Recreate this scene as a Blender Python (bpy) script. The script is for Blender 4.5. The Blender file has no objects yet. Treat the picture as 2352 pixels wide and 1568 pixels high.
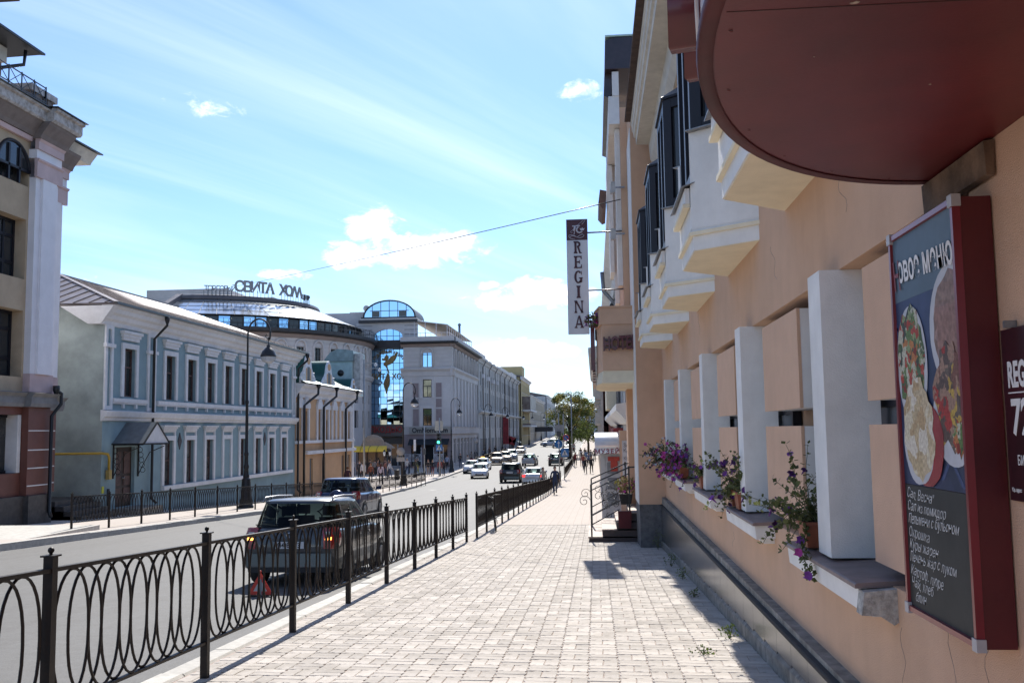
import bpy, bmesh, math, random
from mathutils import Vector, Matrix, noise
random.seed(7)
SC = bpy.context.scene
COL = SC.collection
R = math.radians

# ------------------------------------------------------------------ camera
def cam_axes(yaw, pitch, roll):
    cy, sy, cp, sp = math.cos(yaw), math.sin(yaw), math.cos(pitch), math.sin(pitch)
    f = Vector((-sy*cp, cy*cp, sp)); r = Vector((cy, sy, 0)); u = r.cross(f)
    return r*math.cos(roll)+u*math.sin(roll), -r*math.sin(roll)+u*math.cos(roll), f
_r, _u, _f = cam_axes(.0848910, .0931679, -.0141731)
cd = bpy.data.cameras.new('camera'); cam = bpy.data.objects.new('camera', cd); COL.objects.link(cam)
cd.sensor_width = 36; cd.lens = 36*2189.98/2352; cd.clip_start = .05; cd.clip_end = 4000
cam.matrix_world = Matrix(((_r.x, _u.x, -_f.x, 0), (_r.y, _u.y, -_f.y, 0), (_r.z, _u.z, -_f.z, 0), (0, 0, 0, 1)))
SC.camera = cam

# ------------------------------------------------------------------ sky, sun, exposure
SUN = Vector((-.06, 1, .89)).normalized()
EL = math.asin(SUN.z); AZ = math.atan2(SUN.x, SUN.y)      # azimuth from +Y, clockwise
SC.view_settings.view_transform = 'Standard'; SC.view_settings.look = 'None'
SC.view_settings.exposure = 1.0; SC.view_settings.gamma = 1
sl = bpy.data.lights.new('sun', 'SUN'); sl.energy = 4.0; sl.angle = R(.53); sl.color = (1, .955, .88)
so = bpy.data.objects.new('sun', sl); COL.objects.link(so)
so.rotation_euler = SUN.to_track_quat('Z', 'Y').to_euler()

W = bpy.data.worlds.new('World'); SC.world = W; W.use_nodes = True
def build_sky():
    nt = W.node_tree; N = nt.nodes; L = nt.links
    for n in list(N): N.remove(n)
    def nd(t, **k):
        n = N.new(t)
        for a, b in k.items(): setattr(n, a, b)
        return n
    def ma(op, a, b=None, c=None, clamp=False):
        n = nd('ShaderNodeMath', operation=op, use_clamp=clamp)
        for i, v in enumerate((a, b, c)):
            if v is None: continue
            if isinstance(v, (int, float)): n.inputs[i].default_value = v
            else: L.new(v, n.inputs[i])
        return n.outputs[0]
    out = nd('ShaderNodeOutputWorld'); bg = nd('ShaderNodeBackground'); L.new(bg.outputs[0], out.inputs[0])
    sky = nd('ShaderNodeTexSky', sky_type='NISHITA', sun_disc=False, sun_elevation=EL, sun_rotation=AZ,
             altitude=100, air_density=1.0, dust_density=.3, ozone_density=2.6)
    tc = nd('ShaderNodeTexCoord'); sp = nd('ShaderNodeSeparateXYZ'); L.new(tc.outputs['Generated'], sp.inputs[0])
    x, y, z = sp.outputs
    zc = ma('MAXIMUM', z, .02)
    # cirrus: streaky noise on a high flat layer
    u = ma('DIVIDE', x, ma('ADD', zc, .12)); v = ma('DIVIDE', y, ma('ADD', zc, .12))
    a = R(56)
    us = ma('ADD', ma('MULTIPLY', u, math.cos(a)), ma('MULTIPLY', v, math.sin(a)))
    vs = ma('SUBTRACT', ma('MULTIPLY', v, math.cos(a)), ma('MULTIPLY', u, math.sin(a)))
    cb = nd('ShaderNodeCombineXYZ'); L.new(ma('MULTIPLY', us, .30), cb.inputs[0]); L.new(ma('MULTIPLY', vs, 1.75), cb.inputs[1])
    n1 = nd('ShaderNodeTexNoise'); n1.inputs['Scale'].default_value = 1.0; n1.inputs['Detail'].default_value = 8; n1.inputs['Roughness'].default_value = .56
    n1.inputs['Distortion'].default_value = .5; L.new(cb.outputs[0], n1.inputs['Vector'])
    cir = ma('MULTIPLY', ma('SUBTRACT', n1.outputs[0], .40), 2.5, clamp=True)
    cir = ma('MULTIPLY', ma('POWER', cir, 1.3), .64)
    # cumulus: a few puffs low over the street, ragged edges
    az = ma('ARCTAN2', x, y); el = ma('ARCSINE', z)
    cc = nd('ShaderNodeCombineXYZ'); L.new(ma('MULTIPLY', az, 30), cc.inputs[0]); L.new(ma('MULTIPLY', el, 50), cc.inputs[1])
    n2 = nd('ShaderNodeTexNoise'); n2.inputs['Scale'].default_value = 1.3; n2.inputs['Detail'].default_value = 9; n2.inputs['Roughness'].default_value = .60; n2.inputs['Distortion'].default_value = .35
    L.new(cc.outputs[0], n2.inputs['Vector'])
    puffs = [(-.195, .188, .066, .017), (-.232, .212, .030, .020), (-.165, .196, .055, .013), (-.322, .162, .024, .006), (-.255, .184, .024, .014),
             (-.082, .138, .045, .012), (-.062, .150, .030, .011), (-.035, .140, .04, .010), (-.112, .152, .014, .005),
             (-.008, .350, .030, .016, .80), (-.085, .082, .050, .012), (-.115, .068, .040, .012), (-.060, .050, .06, .009), (-.05, .022, .07, .008), (-.045, .083, .030, .008),
             (-.398, .323, .050, .013, .85), (.25, .12, .12, .02), (-.62, .14, .09, .02), (.6, .2, .1, .03), (-1.1, .16, .14, .03), (1.3, .14, .12, .03), (2.4, .18, .2, .04), (-2.2, .15, .2, .03)]
    dm = None
    for (pa, pe, wa, we, *of) in puffs:
        d = ma('ADD', ma('POWER', ma('ABSOLUTE', ma('DIVIDE', ma('SUBTRACT', az, pa), wa)), 2), ma('POWER', ma('ABSOLUTE', ma('DIVIDE', ma('SUBTRACT', el, pe), we)), 2))
        if of: d = ma('ADD', d, of[0])
        dm = d if dm is None else ma('MINIMUM', dm, d)
    cm = ma('ADD', ma('SUBTRACT', .95, dm), ma('MULTIPLY', ma('SUBTRACT', n2.outputs[0], .5), 5.0))
    sm_ = nd('ShaderNodeMapRange', interpolation_type='SMOOTHSTEP'); L.new(cm, sm_.inputs[0]); sm_.inputs[1].default_value = -.45; sm_.inputs[2].default_value = 1.15; cm = sm_.outputs[0]
    n3 = nd('ShaderNodeTexNoise'); n3.inputs['Scale'].default_value = 2.4; n3.inputs['Detail'].default_value = 6; L.new(cc.outputs[0], n3.inputs['Vector'])
    cw = nd('ShaderNodeMix', data_type='RGBA'); L.new(ma('MULTIPLY', ma('SUBTRACT', n3.outputs[0], .38), 3.2, clamp=True), cw.inputs['Factor']); cw.inputs['A'].default_value = (9.0, 9.5, 10.2, 1); cw.inputs['B'].default_value = (13.5, 13.5, 13.6, 1)
    # white cloud colour scaled to the sky's units
    # pale haze layer towards the horizon, and a clear late-summer blue
    hz = ma('POWER', ma('SUBTRACT', 1.0, ma('MAXIMUM', z, 0)), 9)
    tn = nd('ShaderNodeMix', data_type='RGBA', blend_type='MULTIPLY'); tn.inputs['Factor'].default_value = 1; L.new(sky.outputs[0], tn.inputs['A']); tn.inputs['B'].default_value = (.78, .965, 1.24, 1)
    hm = nd('ShaderNodeMix', data_type='RGBA'); L.new(ma('MULTIPLY', hz, .58), hm.inputs['Factor']); L.new(tn.outputs['Result'], hm.inputs['A']); hm.inputs['B'].default_value = (5.6, 7.7, 9.8, 1)
    m1 = nd('ShaderNodeMix', data_type='RGBA'); L.new(cir, m1.inputs['Factor']); L.new(hm.outputs['Result'], m1.inputs['A']); m1.inputs['B'].default_value = (9.0, 10.0, 11.0, 1)
    m2 = nd('ShaderNodeMix', data_type='RGBA'); L.new(cm, m2.inputs['Factor']); L.new(m1.outputs['Result'], m2.inputs['A']); L.new(cw.outputs['Result'], m2.inputs['B'])
    L.new(m2.outputs['Result'], bg.inputs[0]); bg.inputs[1].default_value = .076
build_sky()

# ------------------------------------------------------------------ helpers: materials
MATS = {}
def mat(name, col, rough=.8, var=.12, scale=6, bump=0, bscale=60, metal=0, spec=.5, col2=None, coord='Object', trans=0, emit=None, estr=0, coat=0, island=0, stretch=None, dirt=0, streak=0, smap=(1.6, 1.6, .22)):
    """one procedural surface: base colour broken up by noise, optional grain bump"""
    if name in MATS: return MATS[name]
    m = bpy.data.materials.new(name); m.use_nodes = True; MATS[name] = m
    nt = m.node_tree; N = nt.nodes; L = nt.links; P = N['Principled BSDF']
    P.inputs['Roughness'].default_value = rough; P.inputs['Metallic'].default_value = metal
    P.inputs['Specular IOR Level'].default_value = spec
    if coat: P.inputs['Coat Weight'].default_value = coat; P.inputs['Coat Roughness'].default_value = .04
    if trans: P.inputs['Transmission Weight'].default_value = trans
    c2 = col2 or tuple(max(0, c*(1-2.2*var)) for c in col)
    tc = N.new('ShaderNodeTexCoord'); vec = tc.outputs[coord]
    if stretch:
        mp = N.new('ShaderNodeMapping'); mp.inputs['Scale'].default_value = stretch; L.new(vec, mp.inputs[0]); vec = mp.outputs[0]
    if var > 0 or col2:
        no = N.new('ShaderNodeTexNoise'); no.inputs['Scale'].default_value = scale; no.inputs['Detail'].default_value = 6; no.inputs['Roughness'].default_value = .62
        L.new(vec, no.inputs['Vector'])
        rp = N.new('ShaderNodeValToRGB'); rp.color_ramp.elements[0].position = .34; rp.color_ramp.elements[1].position = .66
        rp.color_ramp.elements[0].color = (*c2, 1); rp.color_ramp.elements[1].color = (*col, 1)
        L.new(no.outputs[0], rp.inputs[0]); co = rp.outputs[0]
        if dirt:
            n3 = N.new('ShaderNodeTexNoise'); n3.inputs['Scale'].default_value = scale*.13; n3.inputs['Detail'].default_value = 5
            L.new(vec, n3.inputs['Vector'])
            r3 = N.new('ShaderNodeValToRGB'); r3.color_ramp.elements[0].position = .36; r3.color_ramp.elements[1].position = .62
            r3.color_ramp.elements[0].color = (1-dirt, 1-dirt*1.05, 1-dirt*1.15, 1); r3.color_ramp.elements[1].color = (1, 1, 1, 1)
            L.new(n3.outputs[0], r3.inputs[0])
            mx = N.new('ShaderNodeMix'); mx.data_type = 'RGBA'; mx.blend_type = 'MULTIPLY'; mx.inputs['Factor'].default_value = 1
            L.new(co, mx.inputs['A']); L.new(r3.outputs[0], mx.inputs['B']); co = mx.outputs['Result']
        if streak:
            mp2 = N.new('ShaderNodeMapping'); mp2.inputs['Scale'].default_value = smap; L.new(tc.outputs[coord], mp2.inputs[0])
            n4 = N.new('ShaderNodeTexNoise'); n4.inputs['Scale'].default_value = 1.6; n4.inputs['Detail'].default_value = 7; n4.inputs['Roughness'].default_value = .7; L.new(mp2.outputs[0], n4.inputs['Vector'])
            r4 = N.new('ShaderNodeValToRGB'); r4.color_ramp.elements[0].position = .33; r4.color_ramp.elements[1].position = .52
            r4.color_ramp.elements[0].color = (1-streak, 1-streak*1.05, 1-streak*1.1, 1); r4.color_ramp.elements[1].color = (1, 1, 1, 1); L.new(n4.outputs[0], r4.inputs[0])
            m4 = N.new('ShaderNodeMix'); m4.data_type = 'RGBA'; m4.blend_type = 'MULTIPLY'; m4.inputs['Factor'].default_value = 1; L.new(co, m4.inputs['A']); L.new(r4.outputs[0], m4.inputs['B']); co = m4.outputs['Result']
        if island:
            ge = N.new('ShaderNodeNewGeometry'); oi = N.new('ShaderNodeObjectInfo')
            ad = N.new('ShaderNodeMath'); ad.operation = 'ADD'; L.new(ge.outputs['Random Per Island'], ad.inputs[0]); L.new(oi.outputs['Random'], ad.inputs[1])
            fr = N.new('ShaderNodeMath'); fr.operation = 'FRACT'; L.new(ad.outputs[0], fr.inputs[0])
            mr = N.new('ShaderNodeMapRange'); mr.inputs['To Min'].default_value = 1-island; mr.inputs['To Max'].default_value = 1+island*.45; L.new(fr.outputs[0], mr.inputs[0])
            hs = N.new('ShaderNodeHueSaturation'); L.new(co, hs.inputs['Color']); L.new(mr.outputs[0], hs.inputs['Value']); co = hs.outputs[0]
        L.new(co, P.inputs['Base Color'])
    else:
        P.inputs['Base Color'].default_value = (*col, 1)
    if bump:
        nb = N.new('ShaderNodeTexNoise'); nb.inputs['Scale'].default_value = bscale; nb.inputs['Detail'].default_value = 5; L.new(vec, nb.inputs['Vector'])
        bp = N.new('ShaderNodeBump'); bp.inputs['Strength'].default_value = bump; bp.inputs['Distance'].default_value = .01
        L.new(nb.outputs[0], bp.inputs['Height']); L.new(bp.outputs[0], P.inputs['Normal'])
    if emit:
        P.inputs['Emission Color'].default_value = (*emit, 1); P.inputs['Emission Strength'].default_value = estr
    return m

# ------------------------------------------------------------------ helpers: geometry
class MB:
    """collects shapes and links them as ONE mesh object"""
    def __init__(s): s.v = []; s.f = []; s.m = []; s.sm = []; s.cur = 0; s.T = None
    def add(s, vs, fs, smooth=False):
        b = len(s.v)
        s.v += [s.T(*p) for p in vs] if s.T else [tuple(p) for p in vs]
        for f in fs: s.f.append([b+i for i in f]); s.m.append(s.cur); s.sm.append(smooth)
        return s
    def box(s, x0, x1, y0, y1, z0, z1):
        return s.add([(x0, y0, z0), (x1, y0, z0), (x1, y1, z0), (x0, y1, z0), (x0, y0, z1), (x1, y0, z1), (x1, y1, z1), (x0, y1, z1)],
                     [(0, 3, 2, 1), (4, 5, 6, 7), (0, 1, 5, 4), (1, 2, 6, 5), (2, 3, 7, 6), (3, 0, 4, 7)])
    def poly(s, pts): return s.add(pts, [list(range(len(pts)))])
    def prism(s, a, b):
        """two matching outlines joined and capped"""
        n = len(a)
        return s.add(list(a)+list(b), [list(range(n))[::-1], list(range(n, 2*n))]+[(i, (i+1) % n, n+(i+1) % n, n+i) for i in range(n)])
    def ext(s, prof, axis, t0, t1):
        """2-D outline pushed along an axis: 'x' profile=(y,z), 'y' profile=(x,z), 'z' profile=(x,y)"""
        g = {'x': lambda p, t: (t, p[0], p[1]), 'y': lambda p, t: (p[0], t, p[1]), 'z': lambda p, t: (p[0], p[1], t)}[axis]
        return s.prism([g(p, t0) for p in prof], [g(p, t1) for p in prof])
    def tube(s, path, r, n=8, closed=False, smooth=True, caps=True, flat=None):
        P = [Vector(p) for p in path]; m = len(P); rr = r if isinstance(r, (list, tuple)) else [r]*m
        vs = []; prev = None
        for i in range(m):
            if closed: t = P[(i+1) % m]-P[i-1]
            else: t = P[min(i+1, m-1)]-P[max(i-1, 0)]
            t.normalize()
            if prev is None:
                up = Vector((0, 0, 1)) if abs(t.z) < .9 else Vector((0, 1, 0)); a = t.cross(up).normalized()
            else:
                a = prev-t*prev.dot(t)
                if a.length < 1e-5: a = t.cross(Vector((0, 0, 1)))
                a.normalize()
            prev = a; b = t.cross(a)
            for k in range(n):
                w = 2*math.pi*(k+.5)/n
                vs.append(P[i]+(a*math.cos(w)+b*math.sin(w))*rr[i])
        fs = []
        for i in range(m if closed else m-1):
            j = (i+1) % m
            for k in range(n): fs.append((i*n+k, i*n+(k+1) % n, j*n+(k+1) % n, j*n+k))
        if not closed and caps: fs += [list(range(n))[::-1], list(range((m-1)*n, m*n))]
        return s.add([tuple(v) for v in vs], fs, smooth)
    def bar(s, a, b, w, h=None):
        """square-section bar from a to b"""
        a = Vector(a); b = Vector(b); h = h or w; t = (b-a).normalized()
        up = Vector((0, 0, 1)) if abs(t.z) < .95 else Vector((0, 1, 0)); x = t.cross(up).normalized()*w/2; y = x.cross(t).normalized()*h/2
        return s.prism([tuple(a+p) for p in (-x-y, x-y, x+y, -x+y)], [tuple(b+p) for p in (-x-y, x-y, x+y, -x+y)])
    def lathe(s, prof, c=(0, 0, 0), n=20, a0=0, a1=2*math.pi, smooth=True):
        full = abs(a1-a0-2*math.pi) < 1e-6; k = n if full else n+1
        vs = [(c[0]+r*math.cos(a0+(a1-a0)*i/n), c[1]+r*math.sin(a0+(a1-a0)*i/n), c[2]+z) for (r, z) in prof for i in range(k)]
        fs = [(j*k+i, j*k+(i+1) % k, (j+1)*k+(i+1) % k, (j+1)*k+i) for j in range(len(prof)-1) for i in range(k if full else k-1)]
        return s.add(vs, fs, smooth)
    def ball(s, c, r, n=10, sz=1.0):
        return s.lathe([(max(1e-4, r*math.sin(math.pi*j/(n//2+1))), -r*sz*math.cos(math.pi*j/(n//2+1))) for j in range(n//2+2)], c, n)
    def mesh(s, name):
        me = bpy.data.meshes.new(name); me.from_pydata([tuple(v) for v in s.v], [], s.f); me.update()
        if any(s.sm): me.polygons.foreach_set('use_smooth', s.sm)
        if any(s.m): me.polygons.foreach_set('material_index', s.m)
        return me
    def build(s, name, mats, parent=None, loc=None):
        me = s.mesh(name)
        for m in (mats if isinstance(mats, (list, tuple)) else [mats]): me.materials.append(m)
        bm = bmesh.new(); bm.from_mesh(me); bmesh.ops.recalc_face_normals(bm, faces=bm.faces); bm.to_mesh(me); bm.free()
        return link(name, me, parent, loc)
def link(name, me, parent=None, loc=None, rot=None):
    o = bpy.data.objects.new(name, me); COL.objects.link(o)
    if parent: o.parent = parent
    if loc: o.location = loc
    if rot: o.rotation_euler = rot
    return o
def empty(name, loc=(0, 0, 0), rz=0, parent=None):
    o = bpy.data.objects.new(name, None); COL.objects.link(o); o.location = loc; o.rotation_euler = (0, 0, rz); o.empty_display_size = .1
    if parent: o.parent = parent
    return o
def tag(o, label=None, cat=None, group=None, kind=None):
    if label: o['label'] = label
    if cat: o['category'] = cat
    if group: o['group'] = group
    if kind: o['kind'] = kind
    return o
def copy_tree(o, parent=None, loc=None, rz=None, label=None):
    c = o.copy(); COL.objects.link(c); c.parent = parent
    if loc is not None: c.location = loc
    if rz is not None: c.rotation_euler = (c.rotation_euler[0], c.rotation_euler[1], rz)
    if label: c['label'] = label
    for ch in list(o.children): copy_tree(ch, c)
    return c
def text_mesh(txt, size=1.0, depth=.01, bold=0.0, shear=0, sx=1, align='CENTER', space=1.0):
    """flat or raised lettering as a mesh in its own x-y plane, facing +z"""
    cu = bpy.data.curves.new('text', 'FONT'); cu.body = txt; cu.size = size; cu.extrude = depth/2; cu.offset = bold; cu.shear = shear
    cu.align_x = align; cu.align_y = 'CENTER'; cu.resolution_u = 3; cu.space_character = space
    ob = bpy.data.objects.new('text', cu); COL.objects.link(ob)
    dg = bpy.context.evaluated_depsgraph_get(); me = bpy.data.meshes.new_from_object(ob.evaluated_get(dg))
    bpy.data.objects.remove(ob); bpy.data.curves.remove(cu)
    if sx != 1:
        for v in me.vertices: v.co.x *= sx
    return me
def face_matrix(loc, right, up):
    """matrix that lays a text mesh on a surface: local x along right, local y along up"""
    r = Vector(right).normalized(); u = Vector(up).normalized(); n = r.cross(u)
    return Matrix(((r.x, u.x, n.x, loc[0]), (r.y, u.y, n.y, loc[1]), (r.z, u.z, n.z, loc[2]), (0, 0, 0, 1)))
def letters(txt, name, m, parent, loc, right, up, **k):
    me = text_mesh(txt, **k); me.materials.clear(); me.materials.append(m)
    me.transform(face_matrix(loc, right, up)); return link(name, me, parent)

# ------------------------------------------------------------------ ground profile (the street dips, then climbs)
GY = [-60, -10, 0, 22, 41, 57, 80, 100, 125, 220, 400, 900]
GZ = [1.4, -.96, -1.43, -2.47, -3.2, -3.85, -4.38, -4.58, -4.5, -3.8, -1.8, -1.0]
def _lin(y):
    y = min(max(y, GY[0]), GY[-1])
    for i in range(len(GY)-1):
        if y <= GY[i+1]: return GZ[i]+(GZ[i+1]-GZ[i])*(y-GY[i])/(GY[i+1]-GY[i])
def G(y):                                   # footway level, kinks rounded off
    return sum(_lin(y+d) for d in (-6, -4, -2, 0, 2, 4, 6))/7 if y > 24 else _lin(y)
def Rd(x, y):                               # carriageway level
    fall = .15+.13*max(0, min(1, (x+14)/11))*max(0, min(1, (70-y)/30))
    return G(y)-fall
def slope(y): return math.atan((G(y+.3)-G(y-.3))/.6)
# ------------------------------------------------------------------ ground, road, footways
M_asphalt = mat('asphalt', (.135, .132, .128), .75, .10, 55, .35, 420, spec=.35, col2=(.095, .093, .091), dirt=.12, streak=.14, smap=(1.1, .035, 1))
M_earth = mat('earth', (.20, .19, .17), .95, .2, 1.5)
M_paver = mat('concrete paver', (.50, .456, .412), .9, .06, 30, .25, 260, island=.2, dirt=.2, spec=.3)
M_joint = mat('paver joint', (.41, .32, .275), .95, .15, 20)
M_kerb = mat('kerb concrete', (.50, .475, .43), .85, .12, 9, .4, 120, island=.12)
def sheet(name, xs, y0, y1, zf, m, step=2.0, kind='structure'):
    mb = MB(); n = max(1, int((y1-y0)/step)); vs = []; k = len(xs(y0))
    for i in range(n+1):
        y = y0+(y1-y0)*i/n
        vs += [(x, y, zf(x, y)) for x in xs(y)]
    mb.add(vs, [(i*k+j, i*k+j+1, (i+1)*k+j+1, (i+1)*k+j) for i in range(n) for j in range(k-1)], True)
    o = mb.build(name, m); o['kind'] = kind; return o
sheet('ground', lambda y: [-900, -200, -60, -20, 0, 20, 60, 200, 900], -60, 900, lambda x, y: G(y)-.6, M_earth, 8)
XR = -3.05                                   # inner edge of kerb, hotel side
def XL(y):                                   # kerb line across the street
    pts = [(-60, -13.6), (60, -13.7), (74, -14.3), (84, -15.0), (106, -15.6), (150, -15.6), (900, -15.6)]
    for (a, p), (b, q) in zip(pts, pts[1:]):
        if y <= b: return p+(q-p)*(y-a)/(b-a)
    return -15.6
sheet('road', lambda y: [XL(y)-.02+(XR+.02-XL(y))*i/6 for i in range(7)], -60, 420, Rd, M_asphalt, 2)

# brick-pattern surface for footways too far for single stones
def brick_mat(name, c1, c2, cm, sc):
    m = mat(name, c1, .95, spec=.2); nt = m.node_tree; N = nt.nodes; L = nt.links; P = N['Principled BSDF']
    b = N.new('ShaderNodeTexBrick'); b.inputs['Scale'].default_value = sc; b.inputs['Color1'].default_value = (*c1, 1); b.inputs['Color2'].default_value = (*c2, 1)
    b.inputs['Mortar'].default_value = (*cm, 1); b.inputs['Mortar Size'].default_value = .025; b.inputs['Row Height'].default_value = .5; b.inputs['Brick Width'].default_value = 1.0; b.offset = 0
    tc = N.new('ShaderNodeTexCoord'); L.new(tc.outputs['Object'], b.inputs['Vector']); L.new(b.outputs[0], P.inputs['Base Color']); return m
M_pave_far = brick_mat('far paving', (.475, .43, .388), (.435, .39, .35), (.37, .295, .25), 4.44)
PY0, PY1 = 4.3, 27.5
pav = sheet('pavement', lambda y: [XR, -1.5, 0, 1.45], -12, PY1, lambda x, y: G(y)-.0065, M_joint, 1)
pf = sheet('pavement', lambda y: [XR, -1.5, 0, 1.6, 4], PY1, 420, lambda x, y: G(y), M_pave_far, 1.5)
pl = sheet('pavement', lambda y: [-19.5 if y < 70 else -48, -17, -16, XL(y)-.15], -30, 420, lambda x, y: G(y), M_pave_far, 1.5)

# one wavy stone, laid in pairs that turn from square to square
MOD = .2265
def paver_outline(L, Wd):
    a, z = .0035, .011; o = []
    wave = [(-.5, 0), (-.3, 1), (-.1, .3), (.1, -.3), (.3, -1)]
    zig = [(-.5, 0), (-.17, 1), (.17, -1)]
    for t, w in wave: o.append((t*L, -Wd/2+w*a))
    for t, w in zig: o.append((L/2+w*z, t*Wd))
    for t, w in wave: o.append((-t*L, Wd/2-w*a))
    for t, w in zig: o.append((-L/2+w*z, -t*Wd))
    return o
PO = paver_outline(MOD-.004, MOD/2-.004)
def paver_shape(rot):
    pts = [(-y, x) for x, y in PO] if rot else PO
    c = 1-.004/.056; n = len(pts)
    top = [(x*(1-.003/.11), y*c, 0) for x, y in pts] if not rot else [(x*c, y*(1-.003/.11), 0) for x, y in pts]
    low = [(x, y, -.006) for x, y in pts]
    bot = [(x, y, -.02) for x, y in pts]
    return top+low+bot, [list(range(n))]+[(i, n+i, n+(i+1) % n, (i+1) % n) for i in range(n)]+[(n+i, 2*n+i, 2*n+(i+1) % n, n+(i+1) % n) for i in range(n)]
PS = [paver_shape(0), paver_shape(1)]
pm = []
for k in (0, 1):
    b = MB(); b.add(*PS[k]); me = b.mesh('paver'); me.materials.append(M_paver); pm.append(me)
spots = []
rnd = random.Random(3)
ncol = int((1.36-XR)/MOD)
for c in range(ncol+1):
    for r in range(int((PY1-PY0)/MOD)):
        x = XR+.02+(c+.5)*MOD; y = PY0+(r+.5)*MOD
        if x > 1.36: continue
        k = (c+r) % 2
        for s in (-1, 1):
            px, py = (x, y+s*MOD/4) if k == 0 else (x+s*MOD/4, y)
            spots.append((py, px, k))
# the ones that show largest are single objects, the rest one mass
vis = sorted([s for s in spots if s[0] > 6.0 and -2.1+(7.6-s[0])*1.1 < s[1] < 1.25], key=lambda s: s[0])[:298]
vs_ = set(vis)
for (y, x, k) in vis:
    o = link('paver', pm[k], pav, (x, y, G(y)+rnd.uniform(-.0015, .0015)), (slope(y)+rnd.uniform(-.006, .006), rnd.uniform(-.008, .008), rnd.uniform(-.012, .012)))
mass = MB()
for s in spots:
    if s in vs_: continue
    y, x, k = s; vs, fs = PS[k]; t = slope(y)+rnd.uniform(-.005, .005); dz = rnd.uniform(-.0015, .0015); tw = rnd.uniform(-.007, .007)
    mass.add([(x+p[0], y+p[1], G(y)+dz+p[2]+math.tan(t)*p[1]+tw*p[0]) for p in vs], fs)
tag(mass.build('pavers', M_paver, pav), kind='stuff')

# kerbs of separate stones
def kerb(label_name, xf, y0, y1, side, length=1.0):
    e = empty(label_name); e['kind'] = 'structure'
    b = MB(); c = .02
    b.ext([(-.1, -.35), (.1, -.35), (.1, 0-c), (.1-c, 0), (-.1+c, 0), (-.1, -c)], 'y', 0, length-.012)
    me = b.mesh('kerb_stone'); me.materials.append(M_kerb)
    y = y0; i = 0
    while y < y1:
        x = xf(y); a = -math.atan((xf(y+length)-x)/length)
        o = link('kerb_stone', me, e, (x+rnd.uniform(-.006, .006), y, G(y)+.01+rnd.uniform(-.008, .008)), (slope(y+.5), 0, a)); y += length
    return e
kerb('kerb', lambda y: XR-.1, 4, 62, 1)
kerb('kerb', lambda y: XL(y)-.05, 25, 120, -1)
def kerb_far(xf, y0, y1):
    e = MB(); n = int((y1-y0)/4); vs = []
    for i in range(n+1):
        y = y0+(y1-y0)*i/n; x = xf(y); z = G(y)+.01
        vs += [(x-.1, y, z-.35), (x-.1, y, z), (x+.1, y, z), (x+.1, y, z-.35)]
    e.add(vs, [(i*4+j, i*4+j+1, i*4+j+5, i*4+j+4) for i in range(n) for j in range(3)])
    o = e.build('kerb', M_kerb); o['kind'] = 'structure'
kerb_far(lambda y: XR-.1, 62, 420); kerb_far(lambda y: XL(y)-.05, 120, 420); kerb_far(lambda y: XR-.1, -12, 4); kerb_far(lambda y: XL(y)-.05, -12, 25)
# ------------------------------------------------------------------ hotel building beside the footway
M_peach = mat('peach stucco', (.645, .41, .272), .92, .04, 3, .5, 190, dirt=.11, streak=.05)
M_peach2 = mat('peach stucco block', (.665, .43, .295), .92, .04, 4, .5, 190, dirt=.08, streak=.04)
M_white = mat('white stucco', (.79, .775, .75), .88, .05, 5, .3, 150, dirt=.10, streak=.05)
M_cream = mat('cream stucco', (.80, .71, .53), .9, .05, 5, .3, 150, dirt=.06)
M_granite = mat('grey granite slab', (.10, .10, .103), .20, .18, 130, 0, 300, spec=.4, island=.12)
M_capstone = mat('granite coping', (.034, .034, .037), .75, .15, 60, .1, 200, spec=.2)
M_base = mat('cement base', (.30, .285, .26), .95, .25, 9, .6, 60, dirt=.25)
M_sillstone = mat('sheet metal sill', (.235, .175, .165), .55, .12, 8, .12, 40)
M_navy = mat('navy window frame', (.011, .011, .018), .45, .1, 5, spec=.3)
M_glass = mat('window glass', (.028, .032, .036), .04, 0, spec=.6)
M_greyglass = mat('grey window glass', (.20, .22, .24), .12, .08, 3, spec=.6)
M_tin = mat('zinc flashing', (.30, .30, .31), .42, .2, 14, metal=.7)
M_red = mat('dark red enamel', (.105, .010, .014), .34, .12, 4, .03, 30, coat=.25)
M_reddull = mat('dark red soffit', (.135, .014, .017), .45, .2, 1.3, .05, 90)
M_brick_roof = mat('eave tiles', (.085, .052, .042), .85, .2, 6, .4, 30)
M_soffit = mat('painted soffit', (.62, .585, .52), .9, .08, 5, .2, 60, dirt=.12)
XW = 1.38
hotel = tag(empty('hotel_building', (XW, 10, G(10))), 'peach stucco hotel with white bay windows and small white pillars along the pavement', 'building')
def HB(mb, name, m): return mb_parent(mb.build(name, m), hotel)
def mb_parent(o, p):
    o.parent = p; o.matrix_parent_inverse = Matrix.Translation(p.location).inverted(); return o
YN, YF = -4.0, 19.38
ZT, ZB = .87, -.75
SP = 2.93
# wall: above the window band, below it, back of the band
w = MB()
w.box(XW, XW+.5, YN, YF, ZT, 5.42); w.box(XW, XW+.5, YN, YF, -3.0, ZB)
w.box(XW, XW+.5, YN, 3.55, ZB, ZT); w.box(XW, XW+.5, YF-1.0, YF, ZB, ZT)
w.box(XW+.30, XW+.52, 3.55, YF-1.0, ZB, ZT)
w.box(XW+.5, 9, YN, YF, -3.0, 6.3)
HB(w, 'wall', M_peach)
# wall blocks between windows: an upper and a lower slab with open joints
for k in range(-1, 5):
    y0, y1 = 6.56+SP*k, 7.89+SP*k
    for z0, z1 in ((.125, .80), (-.67, .005)):
        b = MB(); b.box(XW-.002, XW+.02, y0, y1, z0, z1); b.cur = 1; b.box(XW+.021, XW+.295, y0+.002, y1-.002, z0+.002, z1-.002)
        HB(b, 'wall_block', [M_peach2, M_white])
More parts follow.
